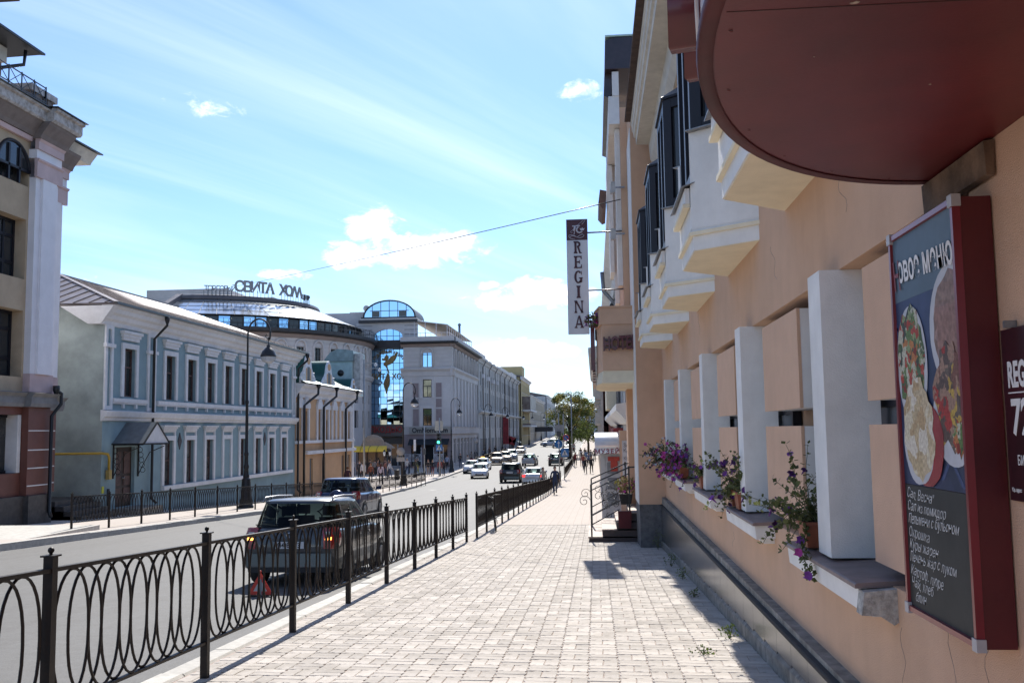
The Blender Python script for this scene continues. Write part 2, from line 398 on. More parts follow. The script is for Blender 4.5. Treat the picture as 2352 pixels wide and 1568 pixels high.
# windows between the blocks, each with a white pillar and a ledge
for k in range(0, 5):
    yo0, yo1 = 4.98+SP*k, 6.56+SP*k
    f = MB()
    for (a, b_) in ((yo0, yo0+.07), (yo1-.07, yo1), ((yo0+yo1)/2-.035, (yo0+yo1)/2+.035)): f.box(XW+.22, XW+.29, a, b_, ZB+.02, ZT)
    for z in (ZB+.02, .1, ZT-.07): f.box(XW+.225, XW+.285, yo0+.07, yo1-.07, z, z+.07)
    wf = HB(f, 'window', M_navy)
    g = MB(); g.box(XW+.25, XW+.26, yo0+.02, yo1-.02, ZB+.04, ZT-.02); o = g.build('pane', M_greyglass); mb_parent(o, wf); o.matrix_parent_inverse = (Matrix.Translation(hotel.location)@Matrix()).inverted() if False else wf.matrix_world.inverted(); 
    c = MB(); yc = 5.41+2.955*k
    c.box(1.27, 1.57, yc, yc+.29, ZB+.035, ZT-.001); HB(c, 'pillar', M_white)
    s = MB(); a = 4.70+SP*k; b_ = 6.39+SP*k; dz = -.02*0
    s.ext([(XW+.25, ZB-.10), (1.235, ZB-.12), (1.225, ZB-.015), (XW+.25, ZB-.005)], 'y', a+.03, b_); 
    s.ext([(XW+.01, ZB-.155), (1.30, ZB-.155), (1.28, ZB-.12), (XW+.01, ZB-.12)], 'y', a+.07, b_-.04)
    so_ = HB(s, 'window_ledge', M_white)
    t = MB(); t.ext([(XW+.22, ZB+.004), (1.222, ZB-.012), (1.205, ZB-.012), (1.205, ZB+.006), (1.215, ZB+.012), (XW+.22, ZB+.034)], 'y', a, b_+.01)
    HB(t, 'ledge_sheet', M_sillstone)
# chipped corner on the first ledge
ch = MB(); ch.ext([(1.215, ZB-.125), (1.30, ZB-.13), (1.36, ZB-.17), (XW+.01, ZB-.15), (XW+.01, ZB-.005), (1.23, ZB-.02)], 'y', 4.64, 4.735); HB(ch, 'chipped_plaster', mat('chipped plaster', (.52, .50, .46), .95, .25, 25, .8, 60))
# plinth: coping, polished slabs, cement foot
cp = MB()
def capz(y): return -1.335-.0075*y
def along(mb, prof, y0, y1, zf, n=1):
    for i in range(n):
        a = y0+(y1-y0)*i/n; b = y0+(y1-y0)*(i+1)/n
        mb.prism([(x, a, z+zf(a)) for x, z in prof], [(x, b, z+zf(b)) for x, z in prof])
y = YN; i = 0
while y < YF:
    c = MB(); along(c, [(XW+.1, -.055), (1.272, -.055), (1.266, -.05), (1.266, -.028), (1.272, -.02), (XW+.1, .016)], y, min(y+1.15, YF)-.004, capz); HB(c, 'coping_stone', M_capstone); y += 1.15
y = 1.0; i = 0
while y < YF:
    wd = .52; y2 = min(y+wd, YF); a, b = y+.003, y2-.003
    zt = capz(y)-.054; zb = min(-1.58-.03*y, G(y)+.42) if y < 12 else G(y)+.22
    s = MB(); s.box(1.282, 1.30, a, b, G(y)+.13, zt); HB(s, 'plinth_slab', M_granite)
    y = y2
f = MB(); along(f, [(XW+.1, -.25), (1.275, -.25), (1.268, .115), (1.292, .14), (XW+.1, .14)], YN, YF, G, 20); HB(f, 'plinth_foot', M_base)
f = MB(); f.box(1.302, XW+.2, YN, YF, -3.0, -1.36); HB(f, 'plinth_core', M_base)

# bay windows of the upper floor
def bay_plan(off, xw=XW):
    return [(xw, -.945-off*.9), (.89-off, -.535-off*.45), (.89-off, .535+off*.45), (xw, .945+off*.9)]
def plan_prism(mb, off, z0, z1, yc, sel=None):
    p = bay_plan(off); mb.prism([(x, y+yc, z0) for x, y in p], [(x, y+yc, z1) for x, y in p])
def seg_panel(mb, a, b, z0, z1, t0, t1):
    """upright slab over plan edge a-b, from depth t0 to t1 along the outward normal"""
    a = Vector((a[0], a[1])); b = Vector((b[0], b[1])); d = (b-a).normalized(); n = Vector((-d.y, d.x))
    if n.x > 0: n = -n
    q = [a+n*t0, b+n*t0, b+n*t1, a+n*t1]
    mb.prism([(p.x, p.y, z0) for p in q], [(p.x, p.y, z1) for p in q])
def make_bay(yc):
    e = empty('bay_window', (0, 0, 0)); mb_parent(e, hotel)
    def B(mb, n, m, p=None):
        o = mb.build(n, m); o.parent = p or e; o.matrix_parent_inverse = Matrix(); return o
    s = MB(); plan_prism(s, -.012, 1.525, 1.545, yc); B(s, 'soffit', M_cream)
    s = MB(); plan_prism(s, 0, 1.53, 1.655, yc); plan_prism(s, .012, 1.69, 1.715, yc); B(s, 'base_band', M_white)
    s = MB(); plan_prism(s, .035, 1.655, 1.688, yc); B(s, 'moulding', M_cream)
    p = [(x, y+yc) for x, y in bay_plan(.015)]
    s = MB(); s.prism([(x, y, 1.715) for x, y in p], [(x, y, 2.09) for x, y in p])
    for a, b in ((p[0], p[1]), (p[2], p[3])): seg_panel(s, a, b, 2.088, 2.57, -.06, -.0005)
    B(s, 'parapet', M_white)
    s = MB(); q = [(x, y+yc) for x, y in bay_plan(.03)]; seg_panel(s, (q[1][0], q[1][1]+.03), (q[2][0], q[2][1]-.03), 1.95, 2.085, -.01, .03); s2 = s
    B(s2, 'apron', M_white)
    s = MB(); seg_panel(s, (q[1][0], q[1][1]+.03), (q[2][0], q[2][1]-.03), 1.915, 1.949, -.01, .05); B(s, 'apron_moulding', M_cream)
    s = MB(); f0, f1 = p[1], p[2]
    x = f0[0]; s.prism([(x-.085, f0[1]-.03, 2.082), (x-.085, f1[1]+.03, 2.082), (x+.08, f1[1]+.03, 2.135), (x+.08, f0[1]-.03, 2.135)], [(x-.085, f0[1]-.03, 2.09), (x-.085, f1[1]+.03, 2.09), (x+.08, f1[1]+.03, 2.143), (x+.08, f0[1]-.03, 2.143)])
    for a, b in ((p[0], p[1]), (p[2], p[3])): seg_panel(s, a, b, 2.571, 2.58, -.07, .07)
    B(s, 'sill_flashing', M_tin)
    # glazing
    pw = [(x, y+yc) for x, y in bay_plan(-.01)]
    for (a, b, z0) in ((pw[0], pw[1], 2.582), (pw[1], pw[2], 2.145), (pw[2], pw[3], 2.582)):
        a = Vector(a); b = Vector(b); L = (b-a).length; d = (b-a)/L; f = MB()
        z1 = 3.90
        for t0, t1 in ((0, .11), (L-.11, L)): seg_panel(f, a+d*t0, a+d*t1, z0, z1, -.06, .006)
        for za, zb in ((z0, z0+.11), (z1-.11, z1)): seg_panel(f, a+d*.11, a+d*(L-.11), za, zb, -.058, .004)
        if z0 < 2.3: seg_panel(f, a+d*(L/2-.05), a+d*(L/2+.05), z0+.11, z1-.11, -.057, .005)
        wf = B(f, 'window_frame', M_navy)
        g = MB(); seg_panel(g, a+d*.10, a+d*(L-.10), z0+.1, z1-.1, -.04, -.03)
        gp = B(g, 'pane', M_glass, e); 
    s = MB(); plan_prism(s, .02, 3.902, 3.93, yc); s.prism([(x, y+yc, 3.93) for x, y in bay_plan(.02)], [(x*.25+XW*.75, y*.9+yc, 4.17) for x, y in bay_plan(.02)]); B(s, 'bay_roof', M_navy)
    # panes are opaque, dark by their own base colour
    return e
for k in range(-1, 4): make_bay(8.80+2.93*k)
# window heads and cornice
c = MB(); c.ext([(XW+.02, 5.25), (1.33, 5.25), (1.24, 5.39), (1.21, 5.715), (.96, 5.72), (.955, 5.85), (.915, 5.87), (.91, 5.965), (.885, 5.985), (.88, 6.10), (.86, 6.12), (.86, 6.20), (XW+.02, 6.25)], 'y', YN, 19.0); HB(c, 'cornice', M_soffit)
c = MB(); c.box(1.34, XW+.01, YN, YF, 4.62, 4.74); HB(c, 'string_course', M_white)
y = YN
while y < 19.0:
    c = MB(); c.ext([(.86, 6.203), (.745, 6.203), (.735, 6.22), (.742, 6.245), (.86, 6.262), (1.6, 6.5), (1.6, 6.4)], 'y', y+.004, min(y+.62, 19.02)-.004); HB(c, 'eave_tile', M_brick_roof); y += .62
r = MB(); r.ext([(.80, 6.26), (6, 8.4), (9, 8.4), (9, 6.1), (1.5, 6.1)], 'y', YN, 19.0); HB(r, 'roof', M_brick_roof)

# ------------------------------------------------------------------ entrance part
ent = tag(empty('hotel_entrance', (.9, 21, G(21))), 'peach entrance tower of the hotel with raised balcony and dark metal top', 'entrance')
def EB(mb, name, m, p=None):
    o = mb.build(name, m); o.parent = p or ent; o.matrix_parent_inverse = ent.matrix_world.inverted() if False else Matrix.Translation(-ent.location); return o
YP = 19.38
b = MB(); b.box(.86, 9, YP, 21.0, -1.5, 6.9); b.box(1.05, 9, 21.0, 24.3, -1.6, 7.2); EB(b, 'pier_wall', M_peach)
b = MB(); b.box(.862, 1.6, YP+.002, 20.998, -3.1, -1.5); EB(b, 'pier_base', mat('pier base render', (.16, .155, .155), .9, .2, 12, .4, 80, dirt=.2))
b = MB(); b.box(.845, .859, YP+.01, 20.99, -1.5, 6.2); EB(b, 'pier_strip', M_white)
b = MB(); b.box(.80, 1.04, 23.4, 24.4, -3.2, 4.4); EB(b, 'door_jamb', M_peach)
b = MB(); b.box(1.06, 1.12, 21.3, 23.1, -1.75, .75); EB(b, 'door', mat('brown door', (.05, .03, .022), .5, .2, 8))
# balcony over the door
BP = lambda o: [(1.06, 20.2), (.20-o, 20.2), (.09-o, 21.2), (.09-o, 23.7), (.20-o, 24.6), (1.06, 24.6)]
b = MB(); b.prism([(x, y, 1.235) for x, y in BP(0)], [(x, y, 2.21) for x, y in BP(0)]); b.prism([(x, y-.03 if y < 22 else y, 2.211) for x, y in BP(.035)], [(x, y-.03 if y < 22 else y, 2.56) for x, y in BP(.035)]); EB(b, 'balcony_wall', M_peach2)
b = MB(); b.prism([(x, y, .97) for x, y in BP(.03)], [(x, y+.02 if y < 22 else y-.02, 1.233) for x, y in BP(-.01)]); EB(b, 'balcony_soffit', M_cream)
b = MB(); b.prism([(x, y-.06 if y < 22 else y, 2.561) for x, y in BP(.06)], [(x, y-.06 if y < 22 else y, 2.60) for x, y in BP(.06)]); EB(b, 'balcony_coping', M_peach)
# upper storeys with bays, cornice boxes and metal roof
b = MB(); b.box(.71, 1.06, 21.02, 25.5, 2.6, 7.2); EB(b, 'upper_wall', M_peach)
b = MB(); b.box(.60, .708, 21.3, 21.75, 3.2, 6.8); b.box(.60, .708, 24.4, 24.9, 3.2, 6.8); b.box(.47, .708, 21.0, 25.6, 6.82, 7.46); b.box(.56, .708, 20.98, 25.62, 7.461, 8.02); EB(b, 'white_cornice', M_white)
b = MB(); b.box(.45, .60, 24.3, 25.6, 5.6, 6.8); b.box(.50, .60, 24.3, 25.6, 4.0, 5.6); EB(b, 'white_bay', M_white)
b = MB(); b.ext([(.40, 8.06), (.42, 8.72), (.60, 8.78), (2.0, 8.8), (2.0, 8.06)], 'y', 20.9, 26); b.ext([(.37, 7.55), (.40, 8.058), (.55, 8.058), (.55, 7.60), (.47, 7.50)], 'y', 21.2, 26); EB(b, 'metal_roof', mat('plum sheet metal', (.045, .030, .034), .4, .2, 4, coat=.2))
b = MB(); b.box(.425, 2.0, 20.88, 26.02, 8.801, 8.84); EB(b, 'roof_trim', mat('green trim', (.45, .62, .55), .5, .1))
b = MB(); b.ext([(.22, 5.85), (.27, 6.22), (.44, 6.18), (.42, 5.75), (.33, 5.72)], 'y', 24.5, 26.5); EB(b, 'hood', mat('brown sheet', (.16, .085, .06), .6, .15))
# HOTEL lettering on the near balcony wall
letters('HOTEL', 'lettering', M_red, None, (.56, 20.10, 1.79), (1, 0, .06), (0, 0, 1), size=.40, depth=.10, bold=.012, sx=.56); COL.objects[-1].parent = ent; COL.objects[-1].matrix_parent_inverse = Matrix.Translation(-ent.location)
b = MB(); b.box(.24, .90, 20.155, 20.19, 1.70, 1.74); b.box(.24, .90, 20.155, 20.19, 1.86, 1.90); EB(b, 'lettering_rail', M_red)
tb = MB(); tb.box(-.05, .045, 21.15, 23.9, 1.30, 2.32); tag(tb.build('street_sign_board', M_red), 'dark red sign board fixed along the hotel balcony front', 'sign')
tb = MB()
for z in (1.0, 1.06, 1.12, 1.18, 1.24): tb.box(-.02, .05, 21.2, 23.8, z, z+.03)
tag(tb.build('slatted_grille', mat('cream slat', (.6, .45, .36), .8)), 'pale slatted grille under the dark red balcony board', 'grille')
# wall floodlights
for (x, y, z, lab) in ((.50, 20.95, 4.30, 'small grey floodlight on the hotel wall above the sign bracket'), (.52, 20.95, 5.35, 'small grey floodlight under the dark metal roof of the hotel')):
    l = tag(empty('floodlight', (x, y, z)), lab, 'floodlight'); b = MB(); b.prism([(-.06, -.03, -.13), (.06, -.03, -.10), (.06, .10, -.10), (-.06, .10, -.13)], [(-.04, -.06, .12), (.06, -.06, .12), (.06, .10, .12), (-.04, .10, .12)]); b.build('housing', mat('lamp grey', (.42, .41, .40), .5), l)
    b = MB(); b.box(.06, .26, -.01, .02, -.01, .02); b.build('arm', M_tin, l); b = MB(); b.box(-.062, -.058, -.02, .08, -.08, .08); b.build('lens', M_greyglass, l)

# ------------------------------------------------------------------ steps and railing
st = tag(empty('entrance_steps', (.4, 22, G(21.5))), 'brown stone entrance steps under the hotel balcony', 'steps')
M_step = mat('stair tile', (.36, .275, .225), .7, .12, 14, .15, 80); M_riser = mat('stair riser', (.075, .05, .045), .6, .2, 10)
sx = [-.18, .12, .43, .72, 1.04]; sz = [-2.31, -2.15, -1.98, -1.79]
for i in range(4):
    b = MB(); b.box(sx[i]+.005, 1.045, 21.05, 23.55, -2.75 if i == 0 else sz[i-1]+.002, sz[i]-.03); b.build('riser', M_riser, st).matrix_parent_inverse = Matrix.Translation(-st.location)
    b = MB(); b.box(sx[i]-.01, sx[i+1]+.004, 21.03, 23.57, sz[i]-.03, sz[i]); b.build('tread', M_step, st).matrix_parent_inverse = Matrix.Translation(-st.location)
M_iron = mat('black iron', (.020, .016, .014), .45, .3, 20, .12, 90)
def scroll(mb, c, r0, turns, a0, r, sgn=1, y=0):
    pts = []
    for i in range(26):
        t = i/25; a = a0+sgn*turns*2*math.pi*t; rr = r0*(1-t*.86)
        pts.append((c[0]+rr*math.cos(a), y, c[1]+rr*math.sin(a)))
    mb.tube(pts, r, 5)
for ry, nm in ((21.07, 'near'), (23.5, 'far')):
    rl = tag(empty('stair_railing', (-.11, ry, -2.3)), 'black wrought iron stair railing with scrolls, %s side of hotel steps' % ('planter' if nm == 'near' else 'museum'), 'railing')
    def RB(mb, n):
        o = mb.build(n, M_iron, rl); o.matrix_parent_inverse = Matrix.Translation(-rl.location); return o
    b = MB(); b.box(-.13, -.095, ry-.017, ry+.017, -2.31, -1.19); RB(b, 'post')
    b = MB(); b.box(.70, .735, ry-.017, ry+.017, -1.79, -.80); RB(b, 'post')
    b = MB(); b.bar((-.115, ry, -1.19), (.72, ry, -.83), .045, .03); b.bar((.72, ry, -.83), (.88, ry, -.82), .045, .03); RB(b, 'handrail')
    b = MB(); b.bar((-.115, ry, -1.32), (.72, ry, -.96), .022); RB(b, 'upper_rail')
    b = MB(); b.bar((-.115, ry, -1.87), (.56, ry, -1.52), .022); RB(b, 'lower_rail')
    b = MB(); b.bar((-.115, ry, -2.06), (.5, ry, -1.73), .022); RB(b, 'base_rail')
    for (c, r0, tn, a0, sg) in (((.33, -1.42), .17, 1.6, 2.6, -1), ((.20, -1.60), .10, 1.5, 0.5, 1), ((.42, -1.62), .09, 1.6, 3.0, -1), ((.05, -1.45), .13, 1.3, -1.2, 1), ((-.26, -1.55), .13, 1.4, 0.2, 1), ((.28, -1.86), .07, 1.5, 1.5, 1)):
        b = MB(); scroll(b, c, r0, tn, a0, .007, sg, ry); RB(b, 'scroll')
bx = MB(); bx.prism([(.47, 20.98, -2.13), (.74, 20.98, -2.13), (.74, 21.03, -2.13), (.47, 21.03, -2.13)], [(.46, 20.94, -1.76), (.75, 20.94, -1.76), (.75, 21.03, -1.76), (.46, 21.03, -1.76)])
tag(bx.build('wall_planter', M_red), 'dark red planter box hung on the hotel stair railing', 'planter')

# hairline cracks in the plaster under the light box
rk = random.Random(11)
for (y0, z0, z1) in ((3.98, -.78, -1.36), (3.62, -.80, -1.30), (4.6, -.92, -1.34)):
    pts = [(XW-.0004, y0+rk.uniform(-.008, .008)+.03*math.sin(i*.9), z0+(z1-z0)*i/14) for i in range(15)]; c = MB(); c.tube(pts, .0011, 4); HB(c, 'crack', M_base)
for i, (yy, zz_) in enumerate(((7.2, 1.1), (9.9, -1.05), (12.4, 1.2), (5.2, 1.15))):
    pts = [(XW-.0004, yy+.05*math.sin(j*1.1+i)+j*.02, zz_+(.035*j if zz_ > 0 else -.02*j)) for j in range(9)]; c = MB(); c.tube(pts, .0012, 4); HB(c, 'crack', M_base)
# ------------------------------------------------------------------ door canopy: half-oval slab with white fascia
def wpar(o, p):
    o.parent = p; o.matrix_parent_inverse = Matrix.Translation(-p.location); return o
can = tag(empty('door_canopy', (1.38, 2.2, .97)), 'half-oval canopy with dark red underside and white fascia above the restaurant door', 'canopy')
def ov(a, off=0): return (1.378-(1.10+off)*math.sin(a), 2.2+(1.71+off)*math.cos(a))
AN = [math.pi*i/48 for i in range(49)]
b = MB(); b.prism([(*ov(a, -.035), .972) for a in AN], [(*ov(a, -.035), .99) for a in AN]); wpar(b.build('soffit', M_reddull), can)
b = MB(); vs = []
for a in AN:
    vs += [(*ov(a, -.04), .968), (*ov(a, 0), .965), (*ov(a, .004), .985), (*ov(a, -.012), 1.0)]
b.add(vs, [(i*4+j, i*4+j+1, i*4+j+5, i*4+j+4) for i in range(48) for j in range(3)], True); wpar(b.build('rim', mat('dull maroon rim', (.085, .012, .014), .6, .2, 4, spec=.25)), can)
M_fascia = mat('white fascia', (.72, .70, .70), .22, .04, 3, coat=.4)
b = MB(); vs = []
for a in AN: vs += [(*ov(a, -.012), 1.0), (*ov(a, -.012), 1.62), (*ov(a, -.05), 1.64)]
b.add(vs, [(i*3+j, i*3+j+1, i*3+j+4, i*3+j+3) for i in range(48) for j in range(2)], True); wpar(b.build('fascia', M_fascia), can)
b = MB(); b.prism([(*ov(a, -.05), 1.60) for a in AN], [(*ov(a, -.05), 1.635) for a in AN]); wpar(b.build('top', M_red), can)
# raised letters round the fascia, seen edge-on from the pavement
for i, ch in enumerate('REGINA'):
    a = math.pi*(.60-.072*i); x, y = ov(a, .0); x2, y2 = ov(a-.01, .0); t = Vector((x2-x, y2-y, 0)).normalized(); n = Vector((t.y, -t.x, 0))
    if n.x > 0: n = -n
    letters(ch, 'letter', M_red, None, (x+n.x*.05, y+n.y*.05, 1.27), (-t.x, -t.y, 0) if t.cross(Vector((0, 0, 1))).dot(n) < 0 else t, (0, 0, 1), size=.40, depth=.10, bold=.01); wpar(COL.objects[-1], can)
b = MB()
sp_ = [(-.0, .0), (.07, .05), (.06, .13), (-.01, .15), (-.06, .10), (-.03, .04), (.02, .05)]
a0 = math.pi*.415
pts = [(*ov(a0+p*.9, .0), 1.12+z*1.6) for p, z in [(.00, -.03), (.03, .03), (.035, .12), (.01, .2), (-.02, .2), (-.03, .12), (-.015, .07)]]
b.tube(pts, .006, 5); wpar(b.build('painted_scroll', M_fascia), can)

M_chip = mat('bare primer', (.42, .36, .30), .9, .2, 40)
rc = random.Random(4)
for (cx, cy, r) in ((.62, 2.18, .012), (.85, 2.16, .009), (1.10, 2.14, .011), (.98, 2.75, .004), (.60, 2.5, .003)):
    pg = [(cx+r*rc.uniform(.5, 1.2)*math.cos(t), cy+r*.6*rc.uniform(.5, 1.2)*math.sin(t)) for t in [2*math.pi*i/9 for i in range(9)]]; b = MB(); b.prism([(x, y, .9705) for x, y in pg], [(x, y, .9725) for x, y in pg]); wpar(b.build('paint_chip', M_chip), can)
for a in AN[3:-3:4]:
    x, y = ov(a, -.075); b = MB(); b.lathe([(.006, .969), (.004, .9675), (.0005, .967)], (x, y, 0), 8); wpar(b.build('screw_head', M_reddull), can)
b = MB(); b.box(.33, 1.36, 2.195, 2.1985, .9712, .9722); wpar(b.build('panel_joint', mat('joint black', (.02, .006, .006), .8)), can)
# ------------------------------------------------------------------ menu light box
mb_ = tag(empty('menu_light_box', (1.3, 3.7, -.74)), 'dark red light box with food pictures above a chalk menu', 'sign')
BX0, BY0, BY1, BZ0, BZ1 = 1.25, 3.35, 4.075, -.745, .785
M_redmat = mat('dark red paint', (.10, .008, .011), .42, .12, 3, .06, 60)
b = MB(); b.box(BX0+.012, 1.374, BY0+.003, BY1-.003, BZ0+.003, BZ1-.003); wpar(b.build('case', M_redmat), mb_)
M_frame = mat('red anodised frame', (.19, .014, .020), .3, .08, 6, metal=.2)
for nm, (y0, y1, z0, z1) in {'l': (BY0, BY0+.028, BZ0+.03, BZ1-.03), 'r': (BY1-.028, BY1, BZ0+.03, BZ1-.03), 't': (BY0+.03, BY1-.03, BZ1-.028, BZ1), 'b': (BY0+.03, BY1-.03, BZ0, BZ0+.028)}.items():
    b = MB(); b.ext([(BX0+.02, z0), (BX0-.006, z0+.004), (BX0-.006, z1-.004), (BX0+.02, z1)], 'y', y0, y1) if nm in 'tb' else b.prism([(BX0+.02, y0, z0), (BX0-.006, y0+.004, z0), (BX0-.006, y1-.004, z0), (BX0+.02, y1, z0)], [(BX0+.02, y0, z1), (BX0-.006, y0+.004, z1), (BX0-.006, y1-.004, z1), (BX0+.02, y1, z1)])
    wpar(b.build('frame_bar', M_frame), mb_)
M_corner = mat('grey corner cap', (.42, .40, .40), .5, .1)
for y in (BY0+.006, BY1-.006):
    for z in (BZ0+.006, BZ1-.006):
        b = MB(); b.box(BX0-.010, BX0+.022, y-.03 if y > 3.7 else y-.012, y+.012 if y > 3.7 else y+.03, z-.012 if z < 0 else z-.03, z+.03 if z < 0 else z+.012); wpar(b.build('corner_cap', M_corner), mb_)
XF = BX0+.006
def plate(name, m, y0, y1, z0, z1, x=XF):
    b = MB(); b.box(x, x+.004, y0, y1, z0, z1); return wpar(b.build(name, m), mb_)
ZD = -.235
M_print = mat('printed blue night', (.04, .055, .13), .5, .3, 3.2, col2=(.018, .028, .058), spec=.2)
plate('poster', M_print, BY0+.025, BY1-.025, ZD, BZ1-.025)
plate('poster_sky', mat('printed grey blue', (.10, .145, .185), .5, .12, 3, spec=.2), BY0+.026, BY1-.026, .50, BZ1-.026, XF-.0008)
plate('chalk_board', mat('chalk board', (.022, .023, .022), .6, .35, 7, col2=(.033, .034, .032), spec=.25), BY0+.025, BY1-.025, BZ0+.025, ZD-.002)
def disc(name, m, cy, cz, ry, rz, x, seed=0, rag=0):
    rn = random.Random(seed); n = 30; pts = []
    for i in range(n):
        a = 2*math.pi*i/n; k = 1+rag*rn.uniform(-1, 1)
        y = min(max(cy+ry*k*math.cos(a), BY0+.028), BY1-.028); z = min(max(cz+rz*k*math.sin(a), ZD+.003), BZ1-.03); pts.append((y, z))
    b = MB(); b.prism([(x, y, z) for y, z in pts], [(x+.0006, y, z) for y, z in pts]); return wpar(b.build(name, m), mb_)
def food(name, cols, scale):
    m = bpy.data.materials.new(name); m.use_nodes = True; N = m.node_tree.nodes; L = m.node_tree.links; P = N['Principled BSDF']; P.inputs['Roughness'].default_value = .55; P.inputs['Specular IOR Level'].default_value = .15; P.inputs['Coat Weight'].default_value = .08
    tc = N.new('ShaderNodeTexCoord'); n0 = N.new('ShaderNodeTexNoise'); n0.inputs['Scale'].default_value = scale*.8; L.new(tc.outputs['Object'], n0.inputs['Vector'])
    mx = N.new('ShaderNodeMix'); mx.data_type = 'RGBA'; mx.inputs['Factor'].default_value = .12; L.new(tc.outputs['Object'], mx.inputs['A']); L.new(n0.outputs['Color'], mx.inputs['B'])
    v = N.new('ShaderNodeTexVoronoi'); v.inputs['Scale'].default_value = scale; L.new(mx.outputs['Result'], v.inputs['Vector'])
    sp = N.new('ShaderNodeSeparateColor'); L.new(v.outputs['Color'], sp.inputs[0]); rp = N.new('ShaderNodeValToRGB'); rp.color_ramp.interpolation = 'CONSTANT'
    while len(rp.color_ramp.elements) < len(cols): rp.color_ramp.elements.new(.5)
    for i, c in enumerate(cols): rp.color_ramp.elements[i].position = i/len(cols); rp.color_ramp.elements[i].color = (*c, 1)
    L.new(sp.outputs[0], rp.inputs[0])
    n2 = N.new('ShaderNodeTexNoise'); n2.inputs['Scale'].default_value = scale*4; L.new(tc.outputs['Object'], n2.inputs['Vector'])
    m2 = N.new('ShaderNodeMix'); m2.data_type = 'RGBA'; m2.blend_type = 'OVERLAY'; m2.inputs['Factor'].default_value = .7; L.new(rp.outputs[0], m2.inputs['A']); L.new(n2.outputs[0], m2.inputs['B'])
    L.new(m2.outputs['Result'], P.inputs['Base Color']); return m
M_plate = mat('printed plate', (.50, .50, .52), .5, .08, 8, spec=.2)
F_salad = food('printed salad', [(.34, .05, .03), (.10, .16, .05), (.42, .40, .30), (.06, .10, .04), (.40, .16, .05), (.20, .03, .02), (.22, .26, .12), (.05, .06, .04)], 26)
F_meat = food('printed meat', [(.16, .07, .05), (.30, .035, .03), (.12, .09, .07), (.42, .28, .06), (.09, .06, .05), (.28, .17, .12)], 20)
F_dump = food('printed dumplings', [(.48, .38, .24), (.55, .48, .34), (.40, .28, .15), (.58, .52, .42), (.44, .34, .20)], 17)
F_soup = food('printed soup', [(.26, .15, .12), (.30, .19, .16), (.22, .14, .11), (.34, .16, .13)], 9)
M_bandp = mat('printed pale band', (.06, .09, .20), .25, .15, 6, spec=.2)
for (ya, za, yb, zb) in ((4.03, .40, 3.72, .15), (3.95, .15, 4.04, .42), (3.62, -.02, 3.40, -.22), (3.40, -.02, 3.60, -.2)):
    b = MB(); b.prism([(XF-.0006, ya, za), (XF-.0006, ya+.03, za), (XF-.0006, yb+.03, zb), (XF-.0006, yb, zb)], [(XF-.0001, ya, za), (XF-.0001, ya+.03, za), (XF-.0001, yb+.03, zb), (XF-.0001, yb, zb)]); wpar(b.build('poster_stripe', M_bandp), mb_)
disc('printed_plate', M_plate, 3.44, .345, .225, .225, XF-.001); disc('printed_food', F_soup, 3.43, .35, .19, .195, XF-.002, 3, .05)
disc('printed_plate', M_plate, 3.88, .235, .175, .235, XF-.003); disc('printed_food', F_salad, 3.88, .245, .155, .215, XF-.004, 5, .10)
disc('printed_plate', M_plate, 3.47, .02, .20, .17, XF-.0035); disc('printed_food', F_meat, 3.49, .10, .155, .185, XF-.0045, 6, .16)
disc('printed_food', F_salad, 3.41, -.05, .07, .06, XF-.005, 8, .2)
disc('printed_plate', mat('printed red plate', (.30, .045, .05), .25, .1, 8, spec=.2), 3.77, -.07, .20, .165, XF-.0055, 9, .03); disc('printed_plate', M_plate, 3.84, -.07, .17, .16, XF-.006, 10, .02)
disc('printed_food', F_dump, 3.83, -.02, .165, .20, XF-.0068, 11, .10)
M_chalk = mat('chalk', (.75, .75, .73), .95, .3, 60, col2=(.30, .30, .29)); M_ivory = mat('printed ivory', (.74, .72, .70), .6, .03, spec=.2)
letters('овое меню', 'print_lettering', M_ivory, None, (XF-.006, 3.685, .612), (0, -1, -.03), (0, .12, 1), size=.150, depth=.0006, bold=.0025, sx=.74); wpar(COL.objects[-1], mb_)
letters('Н', 'print_initial', mat('printed dull red', (.22, .07, .08), .6, .03, spec=.2), None, (XF-.006, 4.0, .598), (0, -1, -.03), (0, .12, 1), size=.165, depth=.0006, bold=.002, sx=.75); wpar(COL.objects[-1], mb_)
chalk = ['Сал. Весна"', 'Сал из помидор', 'Пельмени с бульоном', 'Окрошка', 'Куры жарен', 'Печень жар с луком', 'Картоф. пюре', 'Чай, хлеб', 'блин']
for i, t in enumerate(chalk):
    me = text_mesh(t, size=.054, depth=.0006, shear=.38, sx=.92 if len(t) > 15 else 1.0, align='LEFT', bold=-.0006)
    for v in me.vertices:
        q = noise.noise(Vector((v.co.x*14+i*7, v.co.y*9, i))); v.co.y = v.co.y*1.05+.006*q; v.co.x += .005*noise.noise(Vector((v.co.y*40, v.co.x*9+i, 3)))
    me.materials.clear(); me.materials.append(M_chalk)
    me.transform(face_matrix((XF-.001, 4.03-.0*i+(-.04 if i == 8 else 0), -.272-.0505*i), (0, -1, -.03+.02*(i % 3)), (0, 0, 1))); wpar(link('chalk_lettering', me), mb_)

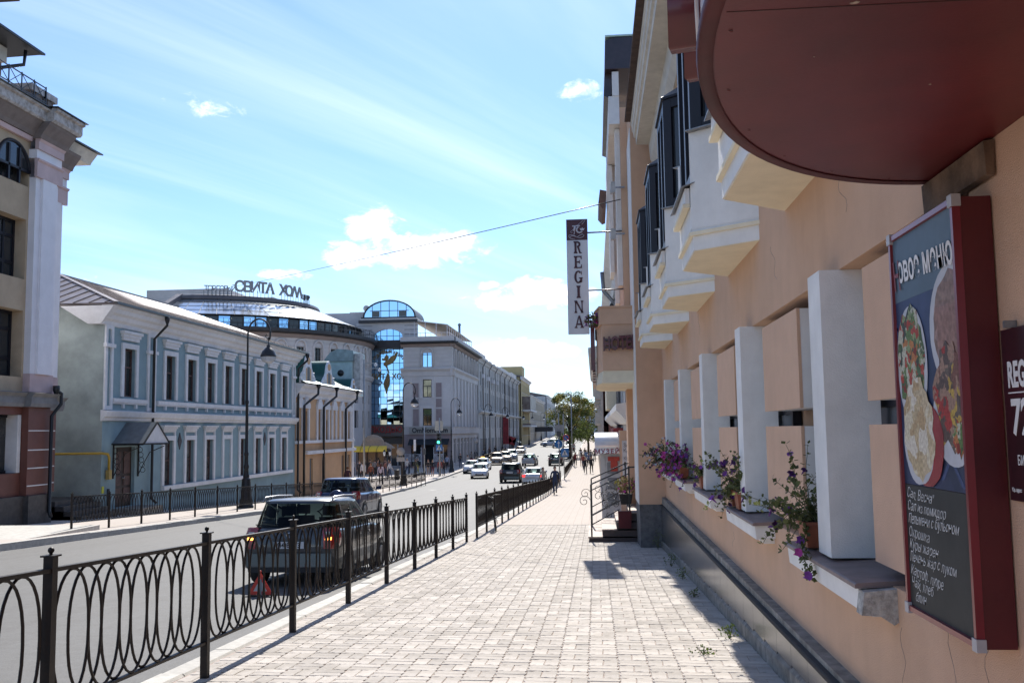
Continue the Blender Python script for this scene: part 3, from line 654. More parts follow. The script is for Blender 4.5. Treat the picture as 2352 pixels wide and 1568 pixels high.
# ------------------------------------------------------------------ price plaque at the door
pq = tag(empty('price_plaque', (1.37, 3.0, -.25)), 'dark red plaque with white lettering beside the menu light box', 'plaque')
b = MB(); b.box(1.362, 1.378, 2.72, 3.31, -.25, .31); wpar(b.build('board', mat('maroon plaque', (.055, .008, .014), .35, .3, 5)), pq)
for t, y, z, s, k in (('REGINA', 3.272, .155, .115, .62), ('72', 3.262, .015, .16, .9), ('БИЗНЕС', 3.235, -.12, .045, .8), ('Юр. адрес', 3.29, -.215, .018, .8)):
    letters(t, 'lettering', M_ivory, None, (1.3605, y, z), (0, -1, 0), (0, 0, 1), size=s, depth=.001, bold=.004 if s > .1 else 0, sx=k, align='LEFT'); wpar(COL.objects[-1], pq)
b = MB(); b.box(1.3608, 1.3618, 2.8, 3.275, .098, .102); wpar(b.build('rule', M_ivory), pq)
for z in (.31,):
    b = MB(); b.box(1.34, 1.378, 3.22, 3.235, .312, .335); wpar(b.build('fixing', M_tin), pq)
b = MB(); b.ext([(1.376, .93), (1.372, .84), (1.345, .845), (1.34, .96), (1.376, .965)], 'y', 3.30, 3.92); HB(b, 'door_lintel', mat('stained render', (.22, .14, .09), .95, .3, 7, .4, 60, dirt=.3))
b = MB(); b.tube([(1.36, 3.86, .96), (1.365, 3.87, .86), (1.368, 3.872, .77)], .012, 8); tag(b.build('cable_conduit', M_tin), 'thin grey conduit between the canopy and the menu box', 'conduit')

# ------------------------------------------------------------------ hanging REGINA sign
rs = tag(empty('hanging_sign', (-.3, 21.2, 2.1)), 'tall narrow white sign reading REGINA, hung on brackets from the hotel', 'sign')
SY = 21.2; k = SY/20.0
x0, x1, z0, z1, zm_ = -.51*k, -.06*k, 2.0*k, 4.45*k, 4.0*k
M_signw = mat('sign white', (.60, .585, .60), .35, .05, 2, coat=.2); M_signr = mat('sign maroon', (.075, .012, .018), .4, .15, 3)
b = MB(); b.box(x0+.006, x1-.006, SY, SY+.16, z0+.006, z1-.006); wpar(b.build('case', M_corner), rs)
b = MB(); b.box(x0, x1, SY-.008, SY-.001, z0, zm_); wpar(b.build('white_panel', M_signw), rs)
b = MB(); b.box(x0, x1, SY-.008, SY-.001, zm_+.001, z1); wpar(b.build('emblem_panel', M_signr), rs)
def glyph(ch):
    """flared slab letters, unit box, as polygons"""
    def stem(x, w=.24, y0=0, y1=1, f=.09): return [(x-f, y0), (x+w+f, y0), (x+w+f, y0+.06), (x+w, y0+.16), (x+w-.01, (y0+y1)/2), (x+w, y1-.16), (x+w+f, y1-.06), (x+w+f, y1), (x-f, y1), (x-f, y1-.06), (x, y1-.16), (x+.01, (y0+y1)/2), (x, y0+.16), (x-f, y0+.06)]
    arc = lambda cx, cy, rx, ry, a0, a1, n=10: [(cx+rx*math.cos(R(a0+(a1-a0)*i/n)), cy+ry*math.sin(R(a0+(a1-a0)*i/n))) for i in range(n+1)]
    if ch == 'I': return [stem(.36, .28)]
    if ch == 'R': return [stem(.14), arc(.42, .74, .40, .26, 90, -90)+arc(.42, .74, .17, .12, -90, 90), [(.45, .50), (.66, .50), (.80, .10), (.95, .04), (.95, 0), (.64, 0), (.60, .12)]]
    if ch == 'E': return [stem(.14), [(.38, .92), (.38, 1), (.90, 1), (.90, .72), (.84, .72), (.76, .90)], [(.38, .46), (.60, .44), (.66, .36), (.70, .36), (.70, .66), (.66, .66), (.60, .57), (.38, .55)], [(.38, 0), (.92, 0), (.92, .3), (.86, .3), (.78, .1), (.38, .08)]]
    if ch == 'G': return [arc(.5, .5, .44, .52, 45, 318, 18)+arc(.5, .5, .20, .40, 318, 45, 18), [(.56, .46), (.98, .46), (.98, .40), (.92, .34), (.92, .08), (.70, .02), (.70, .34), (.56, .40)], [(.80, .68), (.88, .68), (.88, .98), (.80, .92)]]
    if ch == 'N': return [stem(.08, .15, f=.07), stem(.78, .13, f=.07), [(.10, .98), (.32, .98), (.90, .04), (.76, .02)]]
    if ch == 'A': return [[(-.02, 0), (.30, 0), (.30, .05), (.22, .10), (.46, .72), (.50, 1), (.42, 1), (.10, .12), (-.02, .06)], [(1.02, 0), (.62, 0), (.62, .05), (.70, .12), (.48, .80), (.50, 1), (.60, 1), (.92, .12), (1.02, .06)], [(.28, .24), (.74, .24), (.70, .36), (.32, .36)]]
yb = zm_-.03; lh = (zm_-z0)/6*.80
for i, ch in enumerate('REGINA'):
    zb = zm_-(i+1)*(zm_-z0-.10)/6+.035; lw = .205; cx = (x0+x1)/2-lw/2+.01
    for pg in glyph(ch):
        b = MB(); b.prism([(cx+px*lw, SY-.02, zb+pz*lh*.98) for px, pz in pg], [(cx+px*lw, SY-.0085, zb+pz*lh*.98) for px, pz in pg]); wpar(b.build('letter', M_signr), rs)
# emblem: script R with a crown and flourishes
M_emb = mat('emblem silver', (.55, .53, .58), .4, .05)
ex, ez, es = (x0+x1)/2, (zm_+z1)/2, .47
E2 = lambda px, pz: (ex+(px-.5)*es, SY-.012, ez+(pz-.5)*es)
for pts, r in (([(.16, .16), (.30, .22), (.46, .16), (.62, .10), (.78, .14), (.84, .22), (.76, .28), (.62, .22), (.5, .14), (.40, .20), (.24, .26), (.12, .24), (.10, .18), (.2, .08), (.4, .04)], .006), ([(.30, .38), (.22, .34), (.2, .4), (.3, .5), (.42, .6), (.6, .78), (.82, .95), (.9, .96), (.86, .88), (.74, .74)], .004), ([(.28, .68), (.4, .68), (.62, .70), (.64, .66)], .014), ([(.42, .68), (.39, .52), (.36, .44)], .026), ([(.40, .45), (.37, .34), (.36, .26)], .008), ([(.58, .64), (.5, .56), (.49, .46), (.54, .38), (.62, .35), (.72, .38), (.76, .42)], .018)):
    b = MB(); b.tube([E2(*p) for p in pts], r, 5); wpar(b.build('emblem_stroke', M_emb), rs)
b = MB(); b.prism([E2(*p) for p in [(.68, .46), (.82, .46), (.88, .58), (.80, .54), (.76, .60), (.71, .54), (.64, .58)]], [(p[0], p[1]+.004, p[2]) for p in [E2(*q) for q in [(.68, .46), (.82, .46), (.88, .58), (.80, .54), (.76, .60), (.71, .54), (.64, .58)]]]); wpar(b.build('emblem_crown', M_emb), rs)
for z in (4.17*k, 2.93*k):
    b = MB(); b.tube([(x1, SY+.08, z), (.9, SY+.08, z+.02)], .018, 8); wpar(b.build('bracket', M_tin), rs)
# ------------------------------------------------------------------ railings of interlaced iron ovals
M_fence = mat('black painted iron', (.0085, .0065, .006), .5, .35, 30, .15, 120, col2=(.017, .010, .007), spec=.25)
FH = 1.04
def fence(label, x_of, y0, n, pitch, rings, group=None, fine=True, lab_post=True):
    e = tag(empty('iron_railing', (x_of(y0), y0, G(y0))), label, 'railing', group)
    # post
    p = MB(); s = .026 if fine else .025
    p.box(-s, s, -s, s, -.15, FH-.005); p.box(-s-.012, s+.012, -s-.012, s+.012, FH-.005, FH+.004)
    p.ball((0, 0, FH+.028), .017, 10); p.lathe([(.009, FH), (.009, FH+.015)], (0, 0, 0), 8)
    pm_ = p.mesh('post'); pm_.materials.append(M_fence)
    # oval
    w_ = (pitch-2*s)/(rings*.5+.5)*.98; hz = .345; rm = MB()
    N_ = 28 if fine else 14
    rm.tube([(0, w_/2*math.cos(2*math.pi*i/N_), hz*(abs(math.sin(2*math.pi*i/N_))**.86)*(1 if math.sin(2*math.pi*i/N_) >= 0 else -1)) for i in range(N_)], .0085 if fine else .010, 6 if fine else 4, True)
    ovm = rm.mesh('oval'); ovm.materials.append(M_fence)
    for i in range(n+1):
        y = y0+i*pitch; o = link('post', pm_, e, (x_of(y)-x_of(y0), y-y0, G(y)-G(y0)))
        if i == n: break
        ya, yb = y, y+pitch; za, zb = G(ya), G(yb); xa, xb = x_of(ya), x_of(yb)
        L = Vector((x_of(y0), y0, G(y0)))
        for nm, h, wd, th in (('top_rail', .965, .04, .022), ('bottom_rail', .25, .036, .018)):
            b = MB(); b.bar(Vector((xa, ya+s, za+h))-L, Vector((xb, yb-s, zb+h))-L, wd, th); b.build(nm, M_fence, e)
        rnd2 = random.Random(int(y*100))
        def ring_at(j):
            t = (s+w_/2+(j*w_*.5))/pitch
            return Vector((xa+(xb-xa)*t, ya+pitch*t, za+(zb-za)*t+.61))-L
        if fine:
            for j in range(rings):
                o = link('oval', ovm, e, ring_at(j)+Vector((.009*(-1)**j, 0, 0)), (0, 0, 0))
        else:
            b = MB(); sl_ = (zb-za)/pitch
            for j in range(rings):
                c = ring_at(j)
                b.tube([(c.x, c.y+w_/2*math.cos(2*math.pi*i2/N_), c.z+sl_*w_/2*math.cos(2*math.pi*i2/N_)+hz*math.sin(2*math.pi*i2/N_)) for i2 in range(N_)], .011, 4, True)
            b.build('oval_lattice', M_fence, e)
    return e
fence('long black railing of interlaced iron ovals along the pavement beside the grey estate car', lambda y: -2.87, 2.84, 9, 2.04, 10)
fence('black iron railing on which the bicycle leans, running down to the pedestrian crossing', lambda y: -2.80, 22.48, 27, 2.03, 10, fine=False)
fence('black iron railing in front of the blue house across the street', lambda y: -14.35, 25.35, 27, 2.04, 10, fine=False)
fence('black iron railing below the long grey building, past the crossing', lambda y: -15.9, 126, 17, 2.6, 11, fine=False)
fence('black iron railing along the pavement past the blue crossing signs', lambda y: -2.95, 92, 18, 2.6, 11, fine=False)

# ------------------------------------------------------------------ street lamps: iron posts with a crook and bell shade
M_lamp = mat('black cast iron', (.014, .013, .014), .42, .3, 12, .1, 60)
M_globe = mat('lamp globe', (.72, .74, .76), .08, .03, 3, spec=.6, trans=.35)
def make_lamp():
    e = empty('street_lamp')
    b = MB(); b.lathe([(.34, -.2), (.34, .10), (.31, .13), (.30, .16), (.28, .35), (.25, .42), (.235, .46), (.20, 1.15), (.185, 1.2), (.20, 1.25), (.15, 1.32), (.11, 1.36)], (0, 0, 0), 12); b.build('base', M_lamp, e)
    b = MB(); b.lathe([(.13, 1.34), (.14, 1.42), (.11, 1.5), (.095, 1.72), (.12, 1.78), (.125, 1.84), (.085, 1.95), (.08, 2.3), (.10, 2.34), (.10, 2.42), (.075, 2.48), (.062, 4.6), (.085, 4.66), (.085, 4.74), (.056, 4.8), (.044, 6.9)], (0, 0, 0), 12); b.build('shaft', M_lamp, e)
    b = MB(); pts = [(0, 0, 6.85), (0, 0, 7.5)]+[(.52-.52*math.cos(a), 0, 7.75+.70*math.sin(a)) for a in [math.pi*i/14*1.12 for i in range(15)]]; b.tube(pts, .042, 8)
    b.tube([(1.04, 0, 7.75), (1.0, 0, 7.58), (.88, 0, 7.55), (.82, 0, 7.65), (.88, 0, 7.74), (.95, 0, 7.7)], .022, 6); b.build('crook', M_lamp, e)
    b = MB(); b.lathe([(.03, 7.6), (.05, 7.5), (.03, 7.45), (.03, 7.28), (.08, 7.24), (.08, 7.16), (.16, 7.1), (.28, 6.96), (.34, 6.8), (.36, 6.74), (.34, 6.72)], (.96, 0, 0), 18); sh = b.build('bell_shade', M_lamp, e)
    b = MB(); b.lathe([(.33, 6.735), (.32, 6.62), (.24, 6.50), (.12, 6.44), (.001, 6.43)], (.96, 0, 0), 18); b.build('globe', M_globe, sh)
    return e
lamp = make_lamp()
LSP = [((-15.3, 41.1), 0, 'tall black crook lamp in front of the blue house'), ((-15.55, 77.0), 0, 'black crook lamp by the end of the railing near the yellow kiosk'),
       ((-16.2, 107.5), 0, 'black crook lamp by the corner of the cafe block'), ((-16.2, 141), 0, 'black crook lamp between the cafe block and the grey building'), ((-16.2, 168), 0, 'black crook lamp in the middle of the long grey building'),
       ((-16.2, 206), 0, 'black crook lamp at the far end of the long grey building'), ((-16.2, 236), 0, 'black crook lamp in front of the yellow balcony house'), ((-16.2, 290), 0, 'distant black crook lamp past the yellow balcony house')]
for i, ((x, y), rz, lb) in enumerate(LSP):
    o = lamp if i == 0 else copy_tree(lamp)
    o.location = (x, y, G(y)); o.rotation_euler = (0, 0, rz); tag(o, lb, 'street lamp', 'crook lamps along the street'); o.scale = (.985, .985, .985)
# ------------------------------------------------------------------ facades across the street
M_wglass = mat('old window glass', (.050, .050, .048), .05, .4, 1.2, spec=.6)
M_wglass2 = mat('curtained window glass', (.13, .12, .11), .06, .45, 1.6, spec=.6, col2=(.045, .045, .043))
M_wglass3 = mat('pale curtain glass', (.24, .225, .21), .08, .5, 2.2, spec=.6, col2=(.035, .035, .035))
_wr = random.Random(2)
def pick_glass(m): return _wr.choice((m, M_wglass2, M_wglass2, M_wglass3)) if m is M_wglass else m
M_brownframe = mat('brown window frame', (.11, .058, .048), .6, .2, 8)
M_pipe = mat('black downpipe', (.014, .014, .015), .4, .2, 6)
def TX(x0):            # facade looking to +x: u along y, d inwards
    return lambda u, z, d: (x0-d, u, z)
def TY(y0):            # facade looking to -y: u along x
    return lambda u, z, d: (u, y0+d, z)
def TC(cx, cy, r, sc=1):   # round wall: u is an angle in degrees (0 = towards -y), d inwards
    return lambda u, z, d: (cx+(r-d)*math.sin(R(u)), cy-(r-d)*math.cos(R(u)), z)
def tbox(mb, T, u0, u1, z0, z1, d0, d1, n=1):
    for i in range(n):
        a = u0+(u1-u0)*i/n; b = u0+(u1-u0)*(i+1)/n
        mb.add([T(a, z0, d0), T(b, z0, d0), T(b, z0, d1), T(a, z0, d1), T(a, z1, d0), T(b, z1, d0), T(b, z1, d1), T(a, z1, d1)],
               [(0, 1, 5, 4), (2, 3, 7, 6), (0, 3, 2, 1), (4, 5, 6, 7)]+([(0, 4, 7, 3)] if i == 0 else [])+([(1, 2, 6, 5)] if i == n-1 else []))
def tprof(mb, T, u0, u1, prof, n=1):
    """moulding: outline (d,z) run along u"""
    k = len(prof); vs = []
    for i in range(n+1):
        u = u0+(u1-u0)*i/n; vs += [T(u, z, d) for d, z in prof]
    mb.add(vs, [(i*k+j, i*k+(j+1) % k, (i+1)*k+(j+1) % k, (i+1)*k+j) for i in range(n) for j in range(k)]+[list(range(k)), list(range(n*k, n*k+k))[::-1]])
def facade(T, u0, u1, z0, z1, holes, depth=.25, du=None):
    """wall sheet with real openings and their reveals; holes = (u0,u1,z0,z1)"""
    mb = MB(); us = sorted({u0, u1, *[h[0] for h in holes], *[h[1] for h in holes]}); zs = sorted({z0, z1, *[h[2] for h in holes], *[h[3] for h in holes]})
    if du:
        ex = []
        for a, b in zip(us, us[1:]):
            n = max(1, int((b-a)/du)); ex += [a+(b-a)*i/n for i in range(n)]
        us = ex+[us[-1]]
    for a, b in zip(us, us[1:]):
        for c, d in zip(zs, zs[1:]):
            m = ((a+b)/2, (c+d)/2)
            if any(h[0] < m[0] < h[1] and h[2] < m[1] < h[3] for h in holes): continue
            mb.poly([T(a, c, 0), T(b, c, 0), T(b, d, 0), T(a, d, 0)])
    for (a, b, c, d) in holes:
        for q in ((a, c, b, c), (a, d, b, d)): mb.poly([T(q[0], q[1], 0), T(q[2], q[3], 0), T(q[2], q[3], depth), T(q[0], q[1], depth)])
        for u in (a, b): mb.poly([T(u, c, 0), T(u, d, 0), T(u, d, depth), T(u, c, depth)])
    return mb
def window(T, parent, a, b, c, d, dep, mf, mg, mull=1, trans=(), fw=.07, name='window'):
    """frame with mullions and transoms as a part, its pane below it"""
    f = MB(); sc = 1.0
    f_u = fw if not hasattr(T, 'ang') else fw
    tbox(f, T, a, a+fw, c, d, dep-.07, dep-.01); tbox(f, T, b-fw, b, c, d, dep-.07, dep-.01)
    tbox(f, T, a+fw, b-fw, c, c+fw, dep-.07, dep-.01); tbox(f, T, a+fw, b-fw, d-fw, d, dep-.07, dep-.01)
    for i in range(mull):
        u = a+(b-a)*(i+1)/(mull+1); tbox(f, T, u-fw*.4, u+fw*.4, c+fw, (c+(d-c)*trans[0]) if (trans and mull == 1 and name == 'window') else d-fw, dep-.065, dep-.015)
    for t in trans:
        z = c+(d-c)*t; tbox(f, T, a+fw, b-fw, z-fw*.5, z+fw*.5, dep-.066, dep-.014)
    o = f.build(name, mf); wpar(o, parent)
    g = MB(); g.poly([T(a, c, dep-.03), T(b, c, dep-.03), T(b, d, dep-.03), T(a, d, dep-.03)]); p = g.build('pane', pick_glass(mg)); p.parent = o
    return o
def downpipe(label, pts, r=.055, parent=None):
    b = MB(); b.tube(pts, r, 8); b2 = b
    p0 = pts[0]; b.lathe([(r*1.1, -.12), (r*1.9, .02), (r*1.9, .16), (r*1.2, .16)], (p0[0], p0[1], p0[2]), 8)
    o = b.build('downpipe', M_pipe); return wpar(o, parent) if parent else tag(o, label, 'downpipe')

# ---- blue two-storey house
M_blue = mat('slate blue paint', (.245, .345, .375), .9, .06, 2.2, .35, 120, dirt=.14)
M_sidegrn = mat('weathered grey green render', (.37, .42, .40), .92, .14, 1.1, .4, 60, dirt=.22)
M_trim = mat('white plaster trim', (.74, .73, .73), .88, .05, 5, .25, 120, dirt=.12)
M_roofsheet = mat('brown seamed roof sheet', (.20, .165, .155), .42, .15, 1.6, metal=.35, spec=.4)
BX = -18.3; T = TX(BX)
blue = tag(empty('blue_house', (BX, 45, G(45))), 'slate blue two-storey house with white window surrounds and seamed metal roof', 'building')
U0, U1 = 34.25, 57.3
upw = [36.22]+[39.88+2.19*i for i in range(8)]; low = [39.83+2.19*i for i in range(8)]
holes = [(u-.48, u+.48, 1.53, 3.43) for u in upw]+[(u-.44, u+.44, -2.12, -.21) for i, u in enumerate(low) if i != 3]+[(35.35, 36.85, -2.72, -.42)]
f = facade(T, U0, U1, -4.4, 4.3, holes, .22); wpar(f.build('wall', M_blue), blue)
f = MB(); f.poly([(BX, U0, -4.4), (BX-11, U0, -4.4), (BX-11, U0, 4.93), (BX, U0, 4.93)]); wpar(f.build('side_wall', M_sidegrn), blue); f = MB(); f.poly([(BX, U1, -4.6), (BX-11, U1, -4.6), (BX-11, U1, 4.3), (BX, U1, 4.3)]); wpar(f.build('side_wall', M_sidegrn), blue)
def surround(T, u, z0, z1, hw, w_, parent, hood_z, hoodh, panel=False):
    b = MB()
    for s in (-1, 1): tbox(b, T, u+s*(hw+w_/2)-w_/2, u+s*(hw+w_/2)+w_/2, z0, z1+w_, -.07, 0)
    tbox(b, T, u-hw, u+hw, z1, z1+w_, -.07, 0); wpar(b.build('window_surround', M_trim), parent)
    b = MB(); h = hoodh; W_ = hw+w_
    for i, (ea, eb, za, zb) in enumerate(((-.02, -.09, 0, .35), (.04, -.13, .35, .7), (.10, -.19, .7, 1))): tbox(b, T, u-W_-ea, u+W_+ea, hood_z+h*za, hood_z+h*zb, eb, 0)
    wpar(b.build('window_hood', M_trim), parent)
for u in upw:
    window(T, blue, u-.48, u+.48, 1.53, 3.43, .2, M_brownframe, M_wglass, 1, (.62,)); surround(T, u, 1.53, 3.43, .48, .2, blue, 3.74, .36)
    for s in (-1, 1): b = MB(); tbox(b, T, u+s*.52-.05, u+s*.52+.05, 1.08, 1.26, -.10, 0); wpar(b.build('sill_bracket', M_trim), blue)
for i, u in enumerate(low):
    if i != 3: window(T, blue, u-.44, u+.44, -2.12, -.21, .2, M_brownframe, M_wglass, 1, (.55,))
    surround(T, u, -2.12, -.21, .44, .2, blue, .20, .24)
    b = MB()
    for s in (-1, 1): tbox(b, T, u+s*.57-.06, u+s*.57+.06, -.01, .20, -.06, 0)
    tbox(b, T, u-.51, u+.51, .14, .199, -.05, 0); wpar(b.build('hood_panel', M_trim), blue)
b = MB(); tbox(b, T, 34.9, 37.6, 1.30, 1.45, -.12, 0); tbox(b, T, 34.9, 37.6, 1.24, 1.30, -.08, 0); tbox(b, T, 38.6, 56.3, 1.30, 1.45, -.12, 0); tbox(b, T, 38.6, 56.3, 1.24, 1.30, -.08, 0); wpar(b.build('sill_course', M_trim), blue)
b = MB(); tprof(b, T, 34.1, 57.35, [(0, .58), (-.10, .60), (-.12, .70), (-.20, .74), (-.24, .86), (-.26, .94), (0, .99)]); wpar(b.build('string_course', M_trim), blue)
b = MB(); tprof(b, T, 34.0, 57.5, [(0, 4.18), (-.06, 4.2), (-.10, 4.34), (-.22, 4.42), (-.28, 4.56), (-.42, 4.64), (-.46, 4.78), (-.60, 4.84), (-.62, 4.92), (0, 4.95)])
b.prism([(BX, 33.95, 4.2), (BX-.5, 33.95, 4.2), (BX-1.5, 33.75, 4.86), (BX+.6, 33.75, 4.86)], [(BX, 34.25, 4.2), (BX-.5, 34.25, 4.2), (BX-1.5, 34.25, 4.86), (BX+.6, 34.25, 4.86)]); wpar(b.build('cornice', M_trim), blue)
b = MB(); tbox(b, T, 39.2, 56.5, -2.30, -2.13, -.16, 0); wpar(b.build('base_course', M_trim), blue)
for (a, c) in ((34.26, 34.86), (37.7, 38.45), (56.6, 57.2)):
    b = MB()
    for s0, s1 in ((a, a+.16), (c-.16, c)): tbox(b, T, s0, s1, 1.0, 4.2, -.07, 0)
    tbox(b, T, a+.16, c-.16, 1.0, 1.15, -.07, 0); tbox(b, T, a-.06, c+.06, 3.36, 3.5, -.13, 0); tbox(b, T, a+.16, c-.16, 4.06, 4.2, -.07, 0); wpar(b.build('pilaster', M_trim), blue)
# roof with standing seams
EZ, RZ, RX = 4.97, 7.15, BX-5.2
b = MB(); e0 = (BX+.65, 33.85, EZ); e1 = (BX+.65, 57.6, EZ); r0 = (RX, 40.0, RZ); r1 = (RX, 52, RZ+.1); k0 = (BX-11.2, 33.85, EZ); k1 = (BX-11.2, 57.6, EZ)
b.poly([e0, e1, r1, r0]); b.poly([k0, e0, r0]); b.poly([e1, k1, r1]); b.poly([k1, k0, r0, r1]); b.box(BX-11, BX+.6, 33.9, 57.5, EZ-.05, EZ-.02)
roof = wpar(b.build('roof', M_roofsheet), blue)
y = 34.4
while y < 57.4:
    b = MB(); t = max(0, min(1, (y-33.85)/(6.15))) if y < 40 else (1 if y < 52 else max(0, (57.6-y)/5.6))
    b.bar((BX+.65, y, EZ+.02), (BX+.65+(RX-BX-.65)*t, y, EZ+.02+(RZ-EZ)*t), .035, .05); o = b.build('roof_seam', M_roofsheet); o.parent = roof; y += .62
x = BX+.2
while x > BX-10:
    t = (BX+.65-x)/(BX+.65-RX) if x > RX else (x-k0[0])/(RX-k0[0]); t = min(1, max(0, t)); b = MB(); b.bar((x, 33.85, EZ+.02), (x, 33.85+6.15*t, EZ+.02+(RZ-EZ)*t), .035, .05); o = b.build('roof_seam', M_roofsheet); o.parent = roof; x -= .62
b = MB(); b.bar(e0, r0, .18, .08); b.bar(r0, r1, .2, .1); o = b.build('ridge_cap', M_roofsheet); o.parent = roof
b = MB(); b.box(BX+.6, BX+.72, 33.8, 57.7, EZ-.06, EZ+.03); wpar(b.build('gutter', M_pipe), blue)
ch = tag(empty('chimney', (BX-6, 60.5, 6)), 'whitewashed chimney behind the seamed roof of the blue house', 'chimney')
b = MB(); b.box(-2.1, .6, -.5, .5, -1.5, .75); b.box(-.4, .75, -.55, .55, .75, 1.0); b.build('stack', mat('whitewash', (.55, .54, .53), .9, .2, 4, .3, 40), ch, (-2, 0, .4))
for x in (.0, .45):
    b = MB(); b.box(x-2-.16, x-2+.12, -.56, -.5, 1.15, 1.36); b.build('flue', M_pipe, ch)
# door, steps, porch roof
dr = MB(); tbox(dr, T, 35.35, 36.85, -2.72, -.42, .14, .18); do_ = wpar(dr.build('door', mat('dark carved door', (.040, .022, .016), .5, .3, 9, .2, 40)), blue)
for s in (0, 1):
    for z0, z1 in ((-2.55, -2.0), (-1.9, -1.55), (-1.45, -.6)):
        b = MB(); tbox(b, T, 35.47+.74*s, 35.97+.74*s, z0, z1, .115, .14); o = b.build('door_panel', M_brownframe); o.parent = do_
b = MB(); b.ball((BX-.08, 36.04, -1.62), .04); b.ball((BX-.08, 36.16, -1.62), .04); o = b.build('door_knob', M_tin); o.parent = do_
b = MB(); b.box(BX, BX+1.1, 35.1, 37.1, -3.4, -2.74); wpar(b.build('door_step', M_base), blue)
pc = tag(empty('porch_roof', (BX, 36.1, -.2)), 'small grey gabled porch roof on iron brackets over the blue house door', 'porch roof')
def gab(x0, x1, o=0): return [(x0, 35.0, -.30+o), (x0, 36.1, .52+o), (x0, 37.2, -.30+o)], [(x1, 35.0, -.30+o), (x1, 36.1, .52+o), (x1, 37.2, -.30+o)]
M_porch = mat('grey porch sheet', (.17, .19, .205), .5, .12, 4, metal=.3)
b = MB(); a_, c_ = gab(BX, BX+1.25, .012); b.add(a_+c_, [(0, 3, 4, 1), (1, 4, 5, 2)]); wpar(b.build('sheet', M_porch), pc)
b = MB(); b.prism([(BX+1.235, y, z) for _, y, z in a_], [(BX+1.25, y, z) for _, y, z in a_]); wpar(b.build('gable_board', M_trim), pc)
b = MB(); [b.bar(p, q, .05) for p, q in (((BX+1.26, 35.0, -.3), (BX+1.26, 36.1, .52)), ((BX+1.26, 36.1, .52), (BX+1.26, 37.2, -.3)), ((BX+1.26, 35.0, -.3), (BX+1.26, 37.2, -.3)), ((BX, 35.0, -.3), (BX+1.26, 35.0, -.3)))]; wpar(b.build('edge_trim', M_pipe), pc)
for yy in (35.1, 37.1):
    b = MB(); b.bar((BX+.03, yy, -.3), (BX+.03, yy, -1.6), .05); b.bar((BX, yy, -.33), (BX+1.2, yy, -.33), .04); b.tube([(BX+.05, yy, -1.5), (BX+.25, yy, -1.1), (BX+.5, yy, -.65), (BX+1.1, yy, -.4)], .018, 5)
    for i in range(5): b.tube([(BX+.1+.1*math.cos(a)+i*.03, yy, -.55-i*.2+.1*math.sin(a)) for a in [2*math.pi*j/10 for j in range(10)]], .012, 4, True)
    wpar(b.build('bracket', M_iron), pc)
downpipe('black downpipe with a swan neck beside the blue house door', [(BX+.68, 38.05, 4.75), (BX+.68, 38.05, 4.55), (BX+.15, 38.05, 4.0), (BX+.15, 38.05, -2.55), (BX+.35, 38.1, -2.75)])
downpipe('black downpipe between the blue house and the orange house', [(BX+.7, 57.5, 4.75), (BX+.7, 57.5, 4.5), (BX+.15, 57.45, 4.0), (BX+.15, 57.45, -3.4), (BX+.35, 57.5, -3.6)], .07)
for u in (40.95, 51.9):
    b = MB(); tbox(b, T, u-.24, u+.24, -.3, -.28, -.03, 0) if False else b.prism([T(u-.2, -.25, -.03), T(u, .12, -.03), T(u+.2, -.25, -.03), T(u, -.62, -.03)], [T(u-.2, -.25, 0), T(u, .12, 0), T(u+.2, -.25, 0), T(u, -.62, 0)])
    tag(b.build('plaque', mat('brown plaque', (.06, .045, .05), .6, .3, 20)), 'brown diamond plaque on the blue wall %s' % ('beside the first lower window' if u < 45 else 'by the sixth lower window'), 'plaque')
gp = tag(empty('gas_pipe', (BX, 34, -1)), 'yellow gas pipe along the side of the blue house', 'pipe')
b = MB(); b.tube([(BX-3.5, 32.4, -.62), (BX-1, 34.0, -.62), (BX+.1, 34.15, -.62), (BX+.12, 34.5, -.66), (BX+.12, 34.6, -.8), (BX+.12, 34.6, -1.6)], .05, 8); wpar(b.build('pipe', mat('gas yellow', (.48, .30, .03), .5, .1)), gp)
b = MB(); b.tube([(BX+.12, 34.6, -1.95), (BX+.12, 34.6, -3.1)], .055, 8); wpar(b.build('riser', M_pipe), gp)
b = MB(); b.box(BX+.05, BX+.19, 34.5, 34.7, -1.6, -1.25); wpar(b.build('valve', mat('brass', (.4, .28, .08), .5)), gp)
b = MB(); b.box(BX+.01, BX+.03, 34.3, 34.45, -2.1, -1.85); wpar(b.build('tag', mat('yellow tag', (.6, .6, .05), .5)), gp)

# ---- tall tan and pink building
M_tan = mat('tan stucco', (.52, .40, .275), .92, .08, 1.6, .35, 80, dirt=.16)
M_pink = mat('pink stucco', (.56, .42, .415), .92, .06, 2, .3, 80, dirt=.14)
M_lilac = mat('white lilac stucco', (.74, .72, .75), .9, .04, 2, .25, 80, dirt=.08)
M_taupe = mat('taupe moulding', (.205, .165, .148), .9, .12, 3, .3, 60)
M_peel = mat('peeling white paint', (.52, .49, .47), .9, .25, 5, .6, 30, col2=(.24, .21, .19))
M_brick = mat('red brown tile', (.15, .055, .04), .55, .12, 2, .08, 60)
M_darkst = mat('dark plinth stone', (.07, .062, .058), .6, .2, 5, .1, 60)
M_stonec = mat('grey stone band', (.20, .20, .205), .7, .12, 3)
tall = tag(empty('tall_tan_building', (BX, 28, G(28))), 'tall tan building with white pilasters, pink bands and red-brown ground floor', 'building')
TV0, TV1 = 20.0, 29.2
hs = [(27.35, 29.10, 5.09, 7.05), (27.35, 29.10, 1.93, 4.07), (23.4, 25.6, 5.09, 7.05), (23.4, 25.6, 1.93, 4.07), (27.3, 29.20-.02, -1.12, .73)]
hs.append((27.45, 29.2-.05, 8.15, 9.0)); hs.append((23.4, 25.6, 8.15, 9.0))
